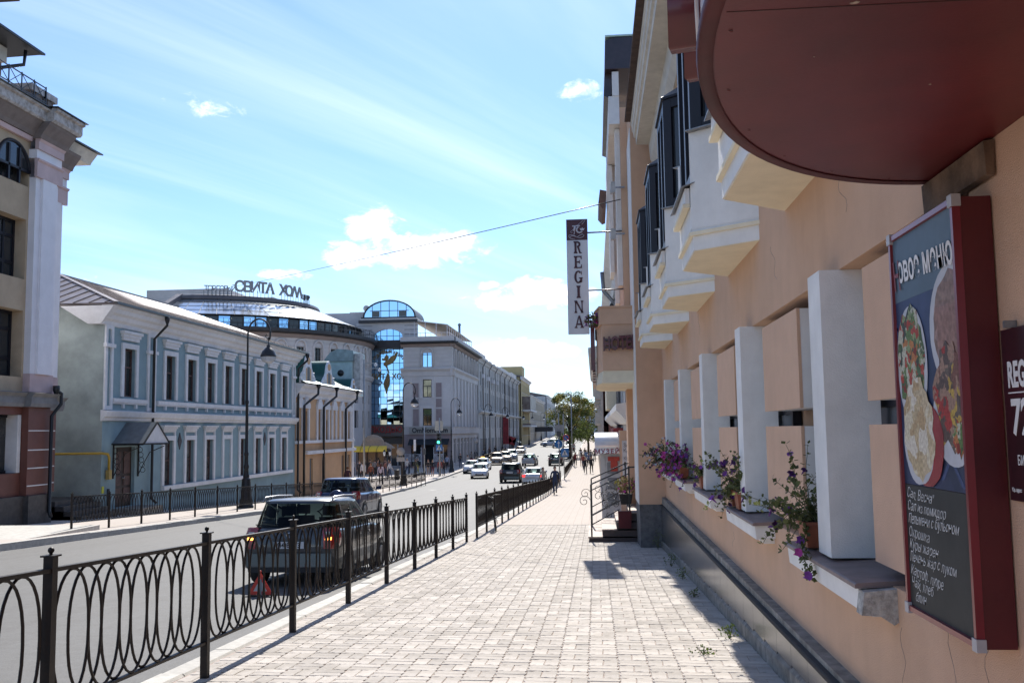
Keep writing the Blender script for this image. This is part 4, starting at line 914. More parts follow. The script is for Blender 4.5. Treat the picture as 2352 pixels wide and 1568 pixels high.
f = facade(T, TV0, 29.2, 1.45, 10.2, [h for h in hs if h[2] > 1.4], .5); wpar(f.build('wall', M_tan), tall)
f = facade(T, TV0, 29.2, -1.85, 1.0, [hs[4]], .5); wpar(f.build('ground_floor_wall', M_brick), tall)
for h in hs[:4]: window(T, tall, *h, .45, M_navy, M_glass, 2, (.28, .72), .10)
window(T, tall, *hs[4], .42, M_navy, M_wglass, 1, (), .09)
b = MB(); tbox(b, T, 29.0, 29.19, -1.11, .72, .0, .45); wpar(b.build('reveal', M_trim), tall)
# arched heads of the third-floor windows
def arch_fan(T, a, b_, zs, zt, d0, n=14):
    c = (a+b_)/2; w_ = (b_-a)/2; return [T(c-w_*math.cos(math.pi*i/n), zs+(zt-zs)*math.sin(math.pi*i/n), d0) for i in range(n+1)]
for h in hs[5:]:
    b = MB(); b.prism(arch_fan(T, h[0], h[1], 8.6, 9.45, -.004), arch_fan(T, h[0], h[1], 8.6, 9.45, .02)); wpar(b.build('arched_light', M_glass), tall)
    b = MB(); pts = arch_fan(T, h[0], h[1], 8.6, 9.45, -.01); b.tube(pts, .06, 6); 
    for uu in (.33, .66): b.bar(T(h[0]+(h[1]-h[0])*uu, 8.15, -.02), T(h[0]+(h[1]-h[0])*uu, 9.3, -.02), .08)
    b.bar(T(h[0], 8.62, -.02), T(h[1], 8.62, -.02), .08); wpar(b.build('window', M_navy), tall)
    g = MB(); g.poly([T(h[0], h[2], .3), T(h[1], h[2], .3), T(h[1], h[3], .3), T(h[0], h[3], .3)]); wpar(g.build('pane', M_glass), tall)
P1 = TX(BX+.22); P2 = TX(BX-.25)
def pil(Tq, a, c, zlo, ztop, nm):
    b = MB(); tbox(b, Tq, a, c, 2.05, ztop, 0, .6); tbox(b, Tq, a+.28, c-.22, 2.05, ztop, -.09, .001); wpar(b.build(nm, M_lilac), tall)
    b = MB(); tbox(b, Tq, a-.01, c+.01, zlo, 2.049, -.02, .6); wpar(b.build('pilaster_base', M_pink), tall)
pil(P1, 29.2, 30.5, 1.46, 8.5, 'pilaster'); pil(P2, 30.5, 31.6, 1.46, 8.3, 'pilaster')
def caps(Tq, a, c, dz, ext=0):
    b = MB(); tprof(b, Tq, a, c, [(0, 8.5+dz), (-.10, 8.5+dz), (-.10, 9.0+dz), (-.16, 9.05+dz), (-.16, 9.10+dz), (0, 9.12+dz)]); tprof(b, Tq, a, c, [(0, 9.42+dz), (-.13, 9.42+dz), (-.13, 9.66+dz), (-.2, 9.75+dz), (0, 9.76+dz)]); wpar(b.build('pink_frieze', M_pink), tall)
    b = MB(); tbox(b, Tq, a+.02, c-.02, 9.12+dz, 9.42+dz, -.06, .5); wpar(b.build('white_frieze', M_lilac), tall)
    b = MB(); tprof(b, Tq, a-.05, c+.08, [(.1, 9.76+dz), (-.2, 9.76+dz), (-.26, 9.9+dz), (-.48, 10.2+dz), (-.52, 10.3+dz), (.1, 10.3+dz)]); wpar(b.build('taupe_cornice', M_taupe), tall)
caps(P1, 29.1, 30.6, 0); caps(P2, 30.5, 31.75, -.35)
b = MB(); tprof(b, T, TV0, 29.1, [(.1, 9.66), (-.12, 9.66), (-.16, 9.8), (.1, 9.82)]); wpar(b.build('pink_band', M_pink), tall)
b = MB(); tprof(b, T, TV0, 29.1, [(.1, 9.82), (-.2, 9.82), (-.25, 9.95), (-.45, 10.22), (-.5, 10.3), (.1, 10.3)]); wpar(b.build('taupe_cornice', M_taupe), tall)
b = MB(); tprof(b, T, TV0, 29.1, [(.2, 10.3), (-.55, 10.3), (-.6, 10.36), (-.6, 10.62), (-.7, 10.66), (-.7, 10.72), (.2, 10.74)]); tprof(b, P1, 29.1, 30.85, [(.4, 10.301), (-.55, 10.301), (-.62, 10.38), (-.62, 10.64), (-.72, 10.68), (-.72, 10.76), (.4, 10.78)]); wpar(b.build('peeling_cornice', M_peel), tall)
b = MB(); tprof(b, T, TV0, 29.3, [(-.5, 10.78), (-.76, 10.73), (-.76, 10.76), (-.5, 10.81)]); tprof(b, P1, 29.05, 30.95, [(.4, 10.82), (-.78, 10.77), (-.78, 10.80), (.4, 10.86)]); wpar(b.build('cornice_flashing', M_pipe), tall)
b = MB(); tprof(b, P2, 30.6, 33.2, [(.6, 10.02), (-.1, 10.02), (-.15, 10.12), (-.38, 10.42), (.6, 10.46)]); wpar(b.build('eave', M_soffit), tall)
b = MB(); tprof(b, P2, 30.6, 33.4, [(.6, 10.62), (-.48, 10.43), (-.48, 10.48), (.6, 10.9)]); wpar(b.build('eave_sheet', M_pipe), tall)
for (u, z, s) in ((29.75, 10.8, .34), (30.45, 10.8, .30), (28.2, 14.25, .45)):
    b = MB(); tbox(b, TX(BX-.2), u-s, u+s, z, z+.72, 0, 2*s); tbox(b, TX(BX-.2), u-s*.35, u+s*.35, z+.02, z+.70, -.05, 0); wpar(b.build('parapet_post', M_taupe), tall)
    b = MB(); tbox(b, TX(BX-.2), u-s-.1, u+s+.1, z+.72, z+.95, -.1, 2*s+.1); wpar(b.build('post_cap', M_peel), tall)
# set-back top storey with eave
T2 = TX(BX-1.6)
b = MB(); tbox(b, T2, TV0, 29.6, 10.7, 12.4, 0, 4); wpar(b.build('attic_wall', M_pink), tall)
b = MB(); tbox(b, T2, TV0, 29.65, 11.9, 12.2, -.05, .2); tbox(b, T2, TV0, 29.75, 12.65, 13.15, -.3, .4); wpar(b.build('attic_frieze', M_soffit), tall)
b = MB(); tbox(b, T2, TV0, 29.7, 12.2, 12.65, -.15, .3); wpar(b.build('attic_band', M_taupe), tall)
b = MB(); tprof(b, T2, TV0, 30.6, [(3, 13.8), (-1.15, 13.2), (-1.15, 13.27), (3, 14.2)]); tprof(b, T2, TV0, 30.5, [(1, 13.14), (-1.1, 13.19), (1, 13.2)]); wpar(b.build('attic_eave', M_pipe), tall)
b = MB(); b.tube([T2(29.85, 13.1, -.9), T2(29.85, 12.6, -.85), T2(29.3, 12.3, -.3), T2(29.1, 12.1, -.15), T2(29.1, 10.9, -.15)], .06, 8); wpar(b.build('downpipe', M_pipe), tall)
b = MB()
for z in (11.05, 11.55): b.bar(T(24, z, -.35), T(29.4, z, -.35), .03)
for i in range(9):
    u = 24+i*.675; b.bar(T(u, 10.75, -.35), T(u, 11.6, -.35), .03)
    if i < 8: b.bar(T(u, 11.05, -.35), T(u+.675, 11.55, -.35), .018); b.bar(T(u, 11.55, -.35), T(u+.675, 11.05, -.35), .018)
wpar(b.build('parapet_railing', M_pipe), tall)
b = MB(); tprof(b, T, TV0, 29.2, [(.2, .98), (-.12, .98), (-.16, 1.1), (-.16, 1.3), (-.3, 1.42), (.2, 1.5)]); tprof(b, P1, 29.1, 30.55, [(.4, .981), (-.12, .981), (-.16, 1.1), (-.16, 1.3), (-.3, 1.42), (.4, 1.49)]); tprof(b, P2, 30.5, 31.85, [(.4, .90), (-.1, .90), (-.16, 1.1), (-.16, 1.22), (-.3, 1.35), (.4, 1.4)]); wpar(b.build('stone_band', M_stonec), tall)
b = MB(); tbox(b, P1, 29.22, 30.45, -1.85, .98, 0, .6); tbox(b, P2, 30.46, 31.6, -1.85, .90, 0, .6); wpar(b.build('tiled_pilaster', M_brick), tall)
for i, z in enumerate((.2, -.42, -1.0, -1.56)):
    b = MB(); tbox(b, P1, 29.24, 30.42, z, z+.035, -.012, 0); wpar(b.build('white_line', M_trim), tall)
    b = MB(); tbox(b, P2, 30.5, 31.55, z+.0, z+.035, -.012, 0); wpar(b.build('white_line', M_trim), tall)
b = MB(); tbox(b, T, TV0, 29.2, -3.6, -1.85, -.15, .4); tbox(b, P1, 29.2, 30.5, -3.6, -1.851, -.1, .5); wpar(b.build('plinth', M_darkst), tall)
b = MB(); b.box(BX-14, BX-.6, TV0-4, 31.55, -3.6, 10.5); wpar(b.build('core_wall', M_lilac), tall)
downpipe('black downpipe on the red-brown pilaster of the tall tan building', [T(30.45, 1.55, -.4), T(30.6, 1.45, -.5), T(30.6, 1.1, -.5), T(30.3, .7, -.36), T(30.3, -2.4, -.36), T(30.2, -2.6, -.5)], .06)
# stair between the two houses
sg = tag(empty('stone_stair', (BX, 32.8, G(33))), 'dark stone stair between the tan building and the blue house', 'steps')
for i in range(4):
    b = MB(); b.box(BX-4, BX+.7-.32*i, 31.7, 34.2, -3.3, G(33)+.17*(i+1)); wpar(b.build('step', M_darkst), sg)
for y in (32.1,):
    b = MB(); b.box(BX+.9, BX+4.2, 20, 26.4, G(24)-.4, G(26)+.12); tag(b.build('raised_kerb', M_kerb), 'rough raised concrete edge of the pavement before the tan building', 'kerb block')

# ---- orange house with green dormers
M_orange = mat('pale orange stucco', (.58, .36, .20), .92, .05, 2, .3, 80, dirt=.10)
M_green = mat('green roof sheet', (.012, .085, .066), .4, .15, 2, metal=.2)
M_mint = mat('pale mint sheet', (.42, .53, .53), .45, .12, 2, metal=.2)
orn = tag(empty('orange_house', (BX, 64, G(64))), 'low orange house with white ornate dormers and green roof beside the blue house', 'building')
V0, V1 = 57.3, 71.5
ws = [58.15, 59.45, 62.35, 64.1, 66.0, 68.1, 70.0]
blind = {66.0, 68.1, 58.15}
h2 = [(u-.36, u+.36, -.42, 1.44 if u != 64.1 else .9) for u in ws if u not in blind]
h3 = [(60.4+.0, 61.1, -3.6, -1.6), (63.2, 64.0, -3.6, -1.6), (68.2, 68.9, -3.6, -1.6), (69.8, 70.6, -3.6, -1.6)]
f = facade(T, V0, V1, -4.6, 2.3, h2+h3, .25); wpar(f.build('wall', M_orange), orn)
f = MB(); f.poly([(BX, V1, -4.8), (BX-22, V1, -4.8), (BX-22, V1, 3), (BX, V1, 3)]); wpar(f.build('end_wall', M_orange), orn)
for h in h2: window(T, orn, *h, .22, M_brownframe, M_wglass, 0, (.6,), .08)
for h in h3: window(T, orn, *h, .2, mat('grey blue door', (.16, .2, .23), .6, .15), M_wglass, 0, (), .2, 'door')
for u in ws:
    b = MB()
    for s in (-1, 1): tbox(b, T, u+s*.5-.13, u+s*.5+.13, -.44, 1.62, -.10, 0)
    pts = [(u-.68, 1.6), (u-.68, 1.85), (u-.5, 1.95), (u-.4, 2.12), (u-.2, 2.24), (u, 2.28), (u+.2, 2.24), (u+.4, 2.12), (u+.5, 1.95), (u+.68, 1.85), (u+.68, 1.6)]
    b.prism([T(p, z, -.14) for p, z in pts], [T(p, z, 0) for p, z in pts])
    if u in blind or u == 64.1: pass
    wpar(b.build('window_surround', M_trim), orn)
b = MB(); tbox(b, T, V0, V1, -.62, -.44, -.14, 0); tbox(b, T, 59.2, V1+.1, -1.32, -1.1, -.22, 0); tbox(b, T, V1-.5, V1, -4.4, 2.3, -.07, 0); wpar(b.build('string_course', M_trim), orn)
b = MB(); tprof(b, T, V0, V1+.1, [(0, 2.24), (-.08, 2.26), (-.14, 2.45), (-.3, 2.6), (-.36, 2.8), (-.55, 2.95), (-.6, 3.08), (0, 3.12)]); wpar(b.build('cornice', M_trim), orn)
b = MB(); b.poly([(BX+.7, V0, 3.1), (BX+.7, V1+.4, 3.1), (BX-6, V1+.4, 6.4), (BX-6, V0, 6.4)]); b.poly([(BX-6, V0, 6.4), (BX-6, V1+.4, 6.4), (BX-22, V1+.4, 3.2), (BX-22, V0, 3.2)]); wpar(b.build('roof', M_green), orn)
b = MB(); b.poly([(BX+.72, V0, 3.13), (BX+.72, V1+.4, 3.13), (BX+.2, V1+.4, 3.38), (BX+.2, V0, 3.38)]); wpar(b.build('eave_sheet', M_mint), orn)
def dormer(u, z0, hgt, hw, label):
    d = tag(empty('dormer', (BX, u, z0)), label, 'dormer')
    o = [(-1, 0), (-1, .16), (-.82, .30), (-.62, .38), (-.46, .52), (-.40, .66), (-.30, .82), (-.14, .95), (0, 1), (.14, .95), (.30, .82), (.40, .66), (.46, .52), (.62, .38), (.82, .30), (1, .16), (1, 0)]
    a = [(BX+.35, u+p*hw, z0+q*hgt) for p, q in o]; c = [(BX+.23, u+p*hw, z0+q*hgt) for p, q in o]
    b = MB(); b.prism(a, c); wpar(b.build('front', M_trim), d)
    b = MB(); c2 = [(BX+.228, y, z) for x, y, z in c]; e_ = [(BX-1.4, y, z) for x, y, z in c]; n = len(c2); b.add(c2+e_, [(i, i+1, n+i+1, n+i) for i in range(n-1)], True); wpar(b.build('cheek_roof', M_green), d)
    b = MB(); b.box(BX+.352, BX+.362, u-hw*.16, u+hw*.16, z0+.1, z0+hgt*.55); wpar(b.build('window', M_navy), d)
    M_tanp = MATS['pale orange stucco']
    b = MB(); b.prism([(BX+.36, u+.24*hw*math.cos(t), z0+hgt*.76+.13*hgt*math.sin(t)) for t in [2*math.pi*i/14 for i in range(14)]], [(BX+.352, u+.24*hw*math.cos(t), z0+hgt*.76+.13*hgt*math.sin(t)) for t in [2*math.pi*i/14 for i in range(14)]]); wpar(b.build('oval_field', M_orange), d)
    for s in (-1, 1):
        b = MB(); pts = []
        for i in range(18):
            t = i/17; a2 = s*(1.2+t*7); rr = .22*hw*(1-.8*t); pts.append((BX+.362, u+s*hw*.66+rr*math.cos(a2)*s, z0+hgt*.20+rr*math.sin(a2)))
        b.tube(pts, .045, 5); wpar(b.build('scroll', M_trim), d)
        b = MB(); b.box(BX+.352, BX+.36, min(u+s*hw*.2, u+s*hw*.36), max(u+s*hw*.2, u+s*hw*.36), z0+.15, z0+hgt*.5); wpar(b.build('side_field', M_orange), d)
dormer(58.9, 3.15, 1.9, 1.55, 'white scrolled dormer beside the blue house roof end'); dormer(63.6, 3.1, 1.8, 1.55, 'white scrolled dormer with green cheeks in the middle of the orange house'); dormer(70.3, 3.05, 1.0, .9, 'small white scrolled dormer at the far corner of the orange house')
sh = tag(empty('roof_shed', (BX-3, 69, 4)), 'pale mint roof shed with curved lid above the orange house', 'roof shed')
b = MB(); b.box(BX-2.2, BX-.2, 71.95, 75.5, 2.9, 5.55); wpar(b.build('body', M_mint), sh)
b = MB(); vs = [(x, 67.5 if x != 0 else 0, 0) for x in (0,)]
pr = [(BX-2.35, 5.5), (BX-2.35, 5.65), (BX-1.9, 6.2), (BX-1.3, 6.45), (BX-.7, 6.4), (BX-.1, 6.3), (BX-.1, 5.5)]
b.ext(pr, 'y', 71.8, 75.6); wpar(b.build('lid', mat('dull steel sheet', (.24, .30, .31), .4, .15, 3, metal=.5)), sh)
b = MB(); b.lathe([(.25, 0), (.25, .03), (.001, .03)], (0, 0, 0), 16); o = b.build('porthole', M_pipe); o.rotation_euler = (R(90), 0, 0); o.location = (BX-1.1, 71.94, 4.6); o.parent = sh; o.matrix_parent_inverse = Matrix.Translation(-sh.location)
b = MB(); b.box(BX-.18, BX+.35, 72.3, 73.3, 3.0, 6.1); wpar(b.build('stack', mat('whitewash', (.55, .54, .53), .9)), sh)
for u, lb in ((58.55, 'black swan-neck downpipe at the start of the orange house'), (62.9, 'black swan-neck downpipe in the middle of the orange house'), (68.6, 'black swan-neck downpipe near the far end of the orange house')):
    downpipe(lb, [(BX+.7, u+1.4, 3.0), (BX+.7, u+1.3, 2.5), (BX+.35, u+.6, 2.05), (BX+.2, u, 1.75), (BX+.2, u, -3.9)], .08)
# rear gable of the orange house, mirrored in the glass front beyond
gb = MB(); o = [(-4.2, -5), (-4.2, 1.0), (-3.0, 1.2), (-2.2, 2.6), (0, 3.9), (2.2, 2.6), (3.0, 1.2), (4.2, 1.0), (4.2, -5)]
gb.prism([(-34+p, 72.2, z) for p, z in o], [(-34+p, 71.6, z) for p, z in o]); wpar(gb.build('rear_gable', M_orange), orn)
gb = MB(); gb.tube([(-34+p, 72.25, z+.1) for p, z in o[1:-1]], .25, 6); wpar(gb.build('gable_trim', M_trim), orn)
gb = MB(); gb.ext([(-42, 1), (-38, 3.6), (-34, 4.6), (-27, 4.4), (-25, 2.6), (-25, 1)], 'y', 60, 71.5); wpar(gb.build('rear_roof', M_green), orn)
# ------------------------------------------------------------------ shopping centre: round wing, glass front, corner block
M_stone = mat('pale mauve stone', (.58, .545, .53), .9, .06, .8, .2, 30, dirt=.12)
M_stone2 = mat('pale stone course', (.61, .575, .56), .9, .05, 1.2, .2, 30, dirt=.10)
M_joint2 = mat('stone joint', (.17, .15, .15), .95, .1, 3)
M_mauve = mat('mauve panel', (.30, .24, .24), .9, .08, 1.5)
M_dark = mat('dark cladding', (.035, .033, .035), .5, .15, 1.5)
M_brownband = mat('brown stone band', (.31, .24, .21), .85, .08, 1)
M_mirror = mat('blue mirror glass', (.36, .60, .86), .015, 0, metal=1.0)
M_mull = mat('dark mullion', (.02, .02, .024), .4, .1)
M_roofglass = mat('roof glass', (.62, .66, .70), .16, .06, .7, metal=.85)
M_gold = mat('bronze gold', (.30, .205, .085), .45, .12, 2, metal=.4)
M_letter = mat('grey letter', (.27, .26, .26), .5, .1)
sv = tag(empty('shopping_centre', (-40, 120, G(118))), 'round pale shopping centre with sloped glass roof and tall arched blue glass front', 'building')
CX, CY, CR = -48.0, 118.0, 19.6
Tc = TC(CX, CY, CR)
A0, A1 = -12, 118
dg = lambda m_, r=CR: math.degrees(m_/r)
wa = [42.5+7.2*i for i in range(8)]
ah = [(a-dg(.5), a+dg(.5), 7.9, 9.8) for a in wa]
lh_ = [(a-dg(.55), a+dg(.55), z0, z1) for a in wa for z0, z1 in ((.6, 2.7), (3.6, 6.0))]
f = facade(Tc, A0, A1, -5, 11.3, ah+lh_, .35, 4); wpar(f.build('round_wall', M_stone), sv)
Tc2 = TC(CX, CY, CR+.05)
for i, z in enumerate([7.3+.52*j for j in range(7)]):
    hh = [(a-dg(.72), a+dg(.72), max(z, 7.2), min(z+.46, 10.6)) for a in wa]
    f = facade(Tc2, A0, A1, z, z+.46, hh, .05, 4); wpar(f.build('stone_course', M_stone2), sv)
def arch_window(T, parent, a, b, z0, zs, zt, dep, mg, sc=1.0, ring=.22):
    c = (a+b)/2; w_ = (b-a)/2; n = 10
    g = MB(); pts = [T(a, z0, dep), T(b, z0, dep)]+[T(c+w_*math.cos(math.pi*i/n), zs+(zt-zs)*math.sin(math.pi*i/n), dep) for i in range(n+1)]; g.poly(pts); o = wpar(g.build('arched_window', mg), parent)
    r = MB(); k = 1+ring/(w_/sc) if sc == 1 else 1+ring/(w_/sc)
    P_ = [T(c-w_*k, z0, -.09), T(c-w_*k, zs, -.09)]+[T(c-w_*k*math.cos(math.pi*i/n), zs+(zt-zs)*k*math.sin(math.pi*i/n), -.09) for i in range(n+1)]+[T(c+w_*k, z0, -.09)]
    r.tube(P_, .13, 6); o2 = r.build('arch_surround', M_stone2); o2.parent = o
    f = MB(); f.bar(T(c, z0, dep-.03), T(c, zt, dep-.03), .09); f.bar(T(a, zs, dep-.03), T(b, zs, dep-.03), .09); o3 = f.build('mullion', M_mull); o3.parent = o
    # spandrels square off the opening
    s = MB(); m = 6
    for sg in (-1, 1):
        q = [T(c+sg*w_, zt, -.002)]+[T(c+sg*w_*math.cos(math.pi/2*i/m), zs+(zt-zs)*math.sin(math.pi/2*i/m), -.002) for i in range(m+1)]
        s.poly(q)
    wpar(s.build('spandrel', M_stone), parent)
for a in wa: arch_window(Tc, sv, a-dg(.5), a+dg(.5), 7.9, 9.8, 10.35, .25, M_glass, math.degrees(1/CR))
f2 = ah
for h in lh_: 
    g = MB(); g.poly([Tc(h[0], h[2], .3), Tc(h[1], h[2], .3), Tc(h[1], h[3], .3), Tc(h[0], h[3], .3)]); wpar(g.build('window', M_glass), sv)
b = MB(); tprof(b, Tc, A0, A1, [(.1, 6.5), (-.15, 6.55), (-.35, 6.9), (-.35, 7.1), (.1, 7.15)], 36); wpar(b.build('string_course', M_stone2), sv)
b = MB(); tprof(b, Tc, A0, A1, [(.1, 10.75), (-.2, 10.8), (-.45, 11.2), (.1, 11.25)], 40); wpar(b.build('brown_band', M_brownband), sv)
b = MB(); tprof(b, Tc, A0, A1, [(1.8, 11.25), (-.75, 11.25), (-.85, 11.4), (-.85, 11.75), (1.8, 11.8)], 40); wpar(b.build('dark_ledge', M_dark), sv)
Tr = TC(CX, CY, CR+.7)
b = MB()
for z in (12.15, 12.6): tprof(b, Tr, A0, A1, [(0, z), (-.04, z), (-.04, z+.05), (0, z+.05)], 40)
for i in range(66):
    a = A0+2*i; b.bar(Tr(a, 11.75, 0), Tr(a, 12.62, 0), .04)
    if i % 3 == 1: b.tube([Tr(a+.6*math.cos(t), 12.35+.18*math.sin(t), 0) for t in [2*math.pi*j/8 for j in range(8)]], .025, 4, True)
wpar(b.build('terrace_railing', M_mull), sv)
Tb = TC(CX, CY, 17.9)
i = 0; a = A0
while a < A1-4:
    g = MB(); g.poly([Tb(a+.25, 11.78, 0), Tb(a+4.05, 11.78, 0), Tb(a+4.05, 13.12, 0), Tb(a+.25, 13.12, 0)]); wpar(g.build('band_window', [M_mirror, M_mirror, M_glass, M_mirror, M_glass][i % 5] if a < 62 else M_glass), sv)
    g = MB(); tbox(g, Tb, a-.25, a+.25, 11.78, 13.15, -.06, .2); wpar(g.build('band_mullion', M_dark), sv); a += 4.3; i += 1
b = MB(); tprof(b, Tb, A0, A1, [(.6, 13.08), (-.5, 13.12), (-.55, 13.22), (.6, 13.3)], 40); wpar(b.build('roof_edge', M_dark), sv)
RN = [(18.35, 13.24), (16.9, 13.87), (15.45, 14.5), (14.0, 15.13), (12.6, 15.72)]
for j in range(4):
    a = 4
    while a < 112:
        (r0, z0), (r1, z1) = RN[j], RN[j+1]; P0, P1_ = TC(CX, CY, r0), TC(CX, CY, r1); g = MB()
        g.poly([P0(a+.12, z0+.02, 0), P0(a+5.88, z0+.02, 0), P1_(a+5.88, z1-.02, 0), P1_(a+.12, z1-.02, 0)]); wpar(g.build('roof_pane', M_roofglass), sv); a += 6
g = MB()
for (ra, za), (rb, zb) in zip(RN, RN[1:]):
    vs = []
    for i in range(37):
        u = 4+108*i/36; vs += [TC(CX, CY, ra)(u, za-.05, 0), TC(CX, CY, rb)(u, zb-.05, 0)]
    g.add(vs, [(2*i, 2*i+2, 2*i+3, 2*i+1) for i in range(36)], True)
wpar(g.build('roof_frame', mat('roof frame', (.34, .33, .30), .5, .1)), sv)
b = MB(); tprof(b, TC(CX, CY, 12.6), 3, 112, [(.8, 15.55), (-.35, 15.62), (-.4, 15.8), (-.25, 16.12), (.8, 16.3)], 36); wpar(b.build('roof_ring', M_mauve if False else mat('grey ring cladding', (.12, .105, .11), .5, .12, 1)), sv)
b = MB(); b.bar(TC(CX, CY, 12.6)(3, 16.0, 0), TC(CX, CY, 19.0)(1.5, 13.2, 0), .7, .5); wpar(b.build('end_beam', MATS['grey ring cladding']), sv)
def ring_text(t, r, a0, a1, z, size, bold, m, nm='roof_letter'):
    n = len(t)
    for i, ch in enumerate(t):
        if ch == ' ': continue
        a = a0+(a1-a0)*(i+.5)/n; p = TC(CX, CY, r)(a, z, 0); me = text_mesh(ch, size=size, depth=.12, bold=bold)
        me.materials.clear(); me.materials.append(m); me.transform(face_matrix(p, (math.cos(R(a)), math.sin(R(a)), 0), (0, 0, 1))); wpar(link(nm, me), sv)
        for s in (-.25, .25): b = MB(); b.bar((p[0]+s*math.cos(R(a)), p[1]+s*math.sin(R(a)), 16.0), (p[0]+s*math.cos(R(a)), p[1]+s*math.sin(R(a)), z-size*.2), .04); wpar(b.build('letter_leg', M_mull), sv)
ring_text('СВИТА ХОΛΛ', 12.9, 31, 72.5, 17.15, 1.75, .05, M_letter)
ring_text('ТОРГОВЫЙ', 12.9, 15.5, 31, 16.85, .82, .012, M_letter); ring_text('ЦЕНТР', 12.9, 73, 80.5, 16.8, .8, .02, M_dark)
b = MB(); b.box(-57, -46.5, 117, 124, 13, 18.6); b.box(-46.49, -41, 119, 124, 13, 17.6); wpar(b.build('roof_plant_room', M_stone), sv)
b = MB(); b.box(-36.5, -29.5, 124, 128, 11, 15.9); wpar(b.build('rear_block', M_stone), sv)
b = MB(); b.box(-67, -56, 105, 112, 10, 14.6); wpar(b.build('rear_block', M_dark), sv)
b = MB(); b.ball((-30.2, 125, 16.6), .45, 12); wpar(b.build('satellite_dish', M_stone), sv)
b = MB(); b.box(-45, -22, 126, 145, -5, 12.5); wpar(b.build('core_wall', M_stone), sv)
# glass front
FY = 123.2; Tg = TY(FY); gk = FY/122.26
gx = lambda v: v*gk
L0, L1, S0, S1 = gx(-29.35), gx(-24.33), gx(-28.5), gx(-24.74)
zt, zsp, zstep = 13.55, 12.5, 11.1
f = facade(Tg, gx(-30.9), gx(-22.7), -5, 14.4, [(L0, L1, 1.0, zstep), (S0, S1, zstep, zt)], .3); wpar(f.build('front_wall', M_stone2), sv)
s = MB(); c_, w_ = (S0+S1)/2, (S1-S0)/2
for sg in (-1, 1): s.poly([Tg(c_+sg*w_, zt, -.002)]+[Tg(c_+sg*w_*math.cos(math.pi/2*i/8), zsp+(zt-zsp)*math.sin(math.pi/2*i/8), -.002) for i in range(9)])
wpar(s.build('arch_spandrel', M_stone2), sv)
for i in range(5):
    for z in (11.35, 11.95, 12.55, 13.15, 13.75):
        pass
for z in (11.6, 12.2, 12.8, 13.4, 13.95):
    for (a, c) in ((gx(-30.88), S0-.25), (S1+.25, gx(-22.72))): b = MB(); tbox(b, Tg, a, c, z, z+.07, -.012, 0); wpar(b.build('stone_joint', M_joint2), sv)
cols = [L0+(L1-L0)*i/6 for i in range(7)]; rows = [1.0+(zt-1.0)*j/14 for j in range(15)]
rg = random.Random(5)
for i in range(6):
    for j in range(14):
        a, c, z0, z1 = cols[i]+.03, cols[i+1]-.03, rows[j]+.03, rows[j+1]-.03
        t1, t2 = .034+rg.uniform(-.006, .006), rg.uniform(-.006, .006)
        g = MB(); g.poly([Tg(a, z0, .2-t1-t2), Tg(c, z0, .2+t1-t2), Tg(c, z1, .2+t1+t2), Tg(a, z1, .2-t1+t2)]); wpar(g.build('glass_pane', M_mirror), sv)
for u in cols[1:-1]:
    b = MB(); tbox(b, Tg, u-.035, u+.035, 1.0, zt-.05, .13, .22); wpar(b.build('mullion', M_mull), sv)
for z in rows[1:-1]:
    b = MB(); tbox(b, Tg, L0, L1, z-.03, z+.03, .135, .215); wpar(b.build('transom', M_mull), sv)
# lunette on top
LX, LW, LZ, LT = gx(-26.5), 3.45, 15.15, 17.35
b = MB(); tbox(b, Tg, gx(-30.5), gx(-22.7), 14.4, 14.75, -.45, .3); tbox(b, Tg, gx(-30.2), gx(-22.9), 14.95, 15.15, -.25, 4); wpar(b.build('dark_ledge', M_dark), sv)
b = MB(); tbox(b, Tg, gx(-30.3), gx(-22.8), 14.75, 14.95, -.35, 4); wpar(b.build('pale_ledge', M_stone2), sv)
g = MB(); n = 16; half = [(LX+LW*math.cos(math.pi*i/n), LZ+(LT-LZ)*math.sin(math.pi*i/n)) for i in range(n+1)]
g.poly([Tg(u, z, .02) for u, z in half]); wpar(g.build('lunette_glass', M_mirror), sv)
g = MB(); g.tube([Tg(u, z, 0) for u, z in half], .11, 6); vs = []
wpar(g.build('lunette_rim', M_dark), sv)
g = MB(); A_ = [Tg(u, z+.03, .03) for u, z in half]; B_ = [Tg(u, z+.03, 7) for u, z in half]; n2 = len(A_); g.add(A_+B_, [(i, i+1, n2+i+1, n2+i) for i in range(n2-1)], True); wpar(g.build('barrel_roof', M_dark), sv)
for t in (-.66, -.33, 0, .33, .66):
    b = MB(); zz_ = LZ+(LT-LZ)*math.sqrt(1-t*t); tbox(b, Tg, LX+LW*t-.035, LX+LW*t+.035, LZ, zz_, -.03, .05); wpar(b.build('lunette_mullion', M_mull), sv)
b = MB(); tbox(b, Tg, LX-2.6, LX+2.6, 15.95, 16.02, -.03, .05); wpar(b.build('lunette_mullion', M_mull), sv)
for t in (-.52, .52):
    b = MB(); tbox(b, Tg, LX+LW*t-.5, LX+LW*t+.5, 15.2, 15.93, -.02, .019); wpar(b.build('open_light', M_glass), sv)
b = MB(); b.box(-36, -30.6, 125, 133, 11.8, 14.0); b.box(-33, -29.5, 127, 135, 14, 16.4); wpar(b.build('side_block', M_stone2), sv)
b = MB(); b.box(-36.2, -30.4, 124.8, 133, 14.01, 14.3); wpar(b.build('side_block_ledge', M_dark), sv)
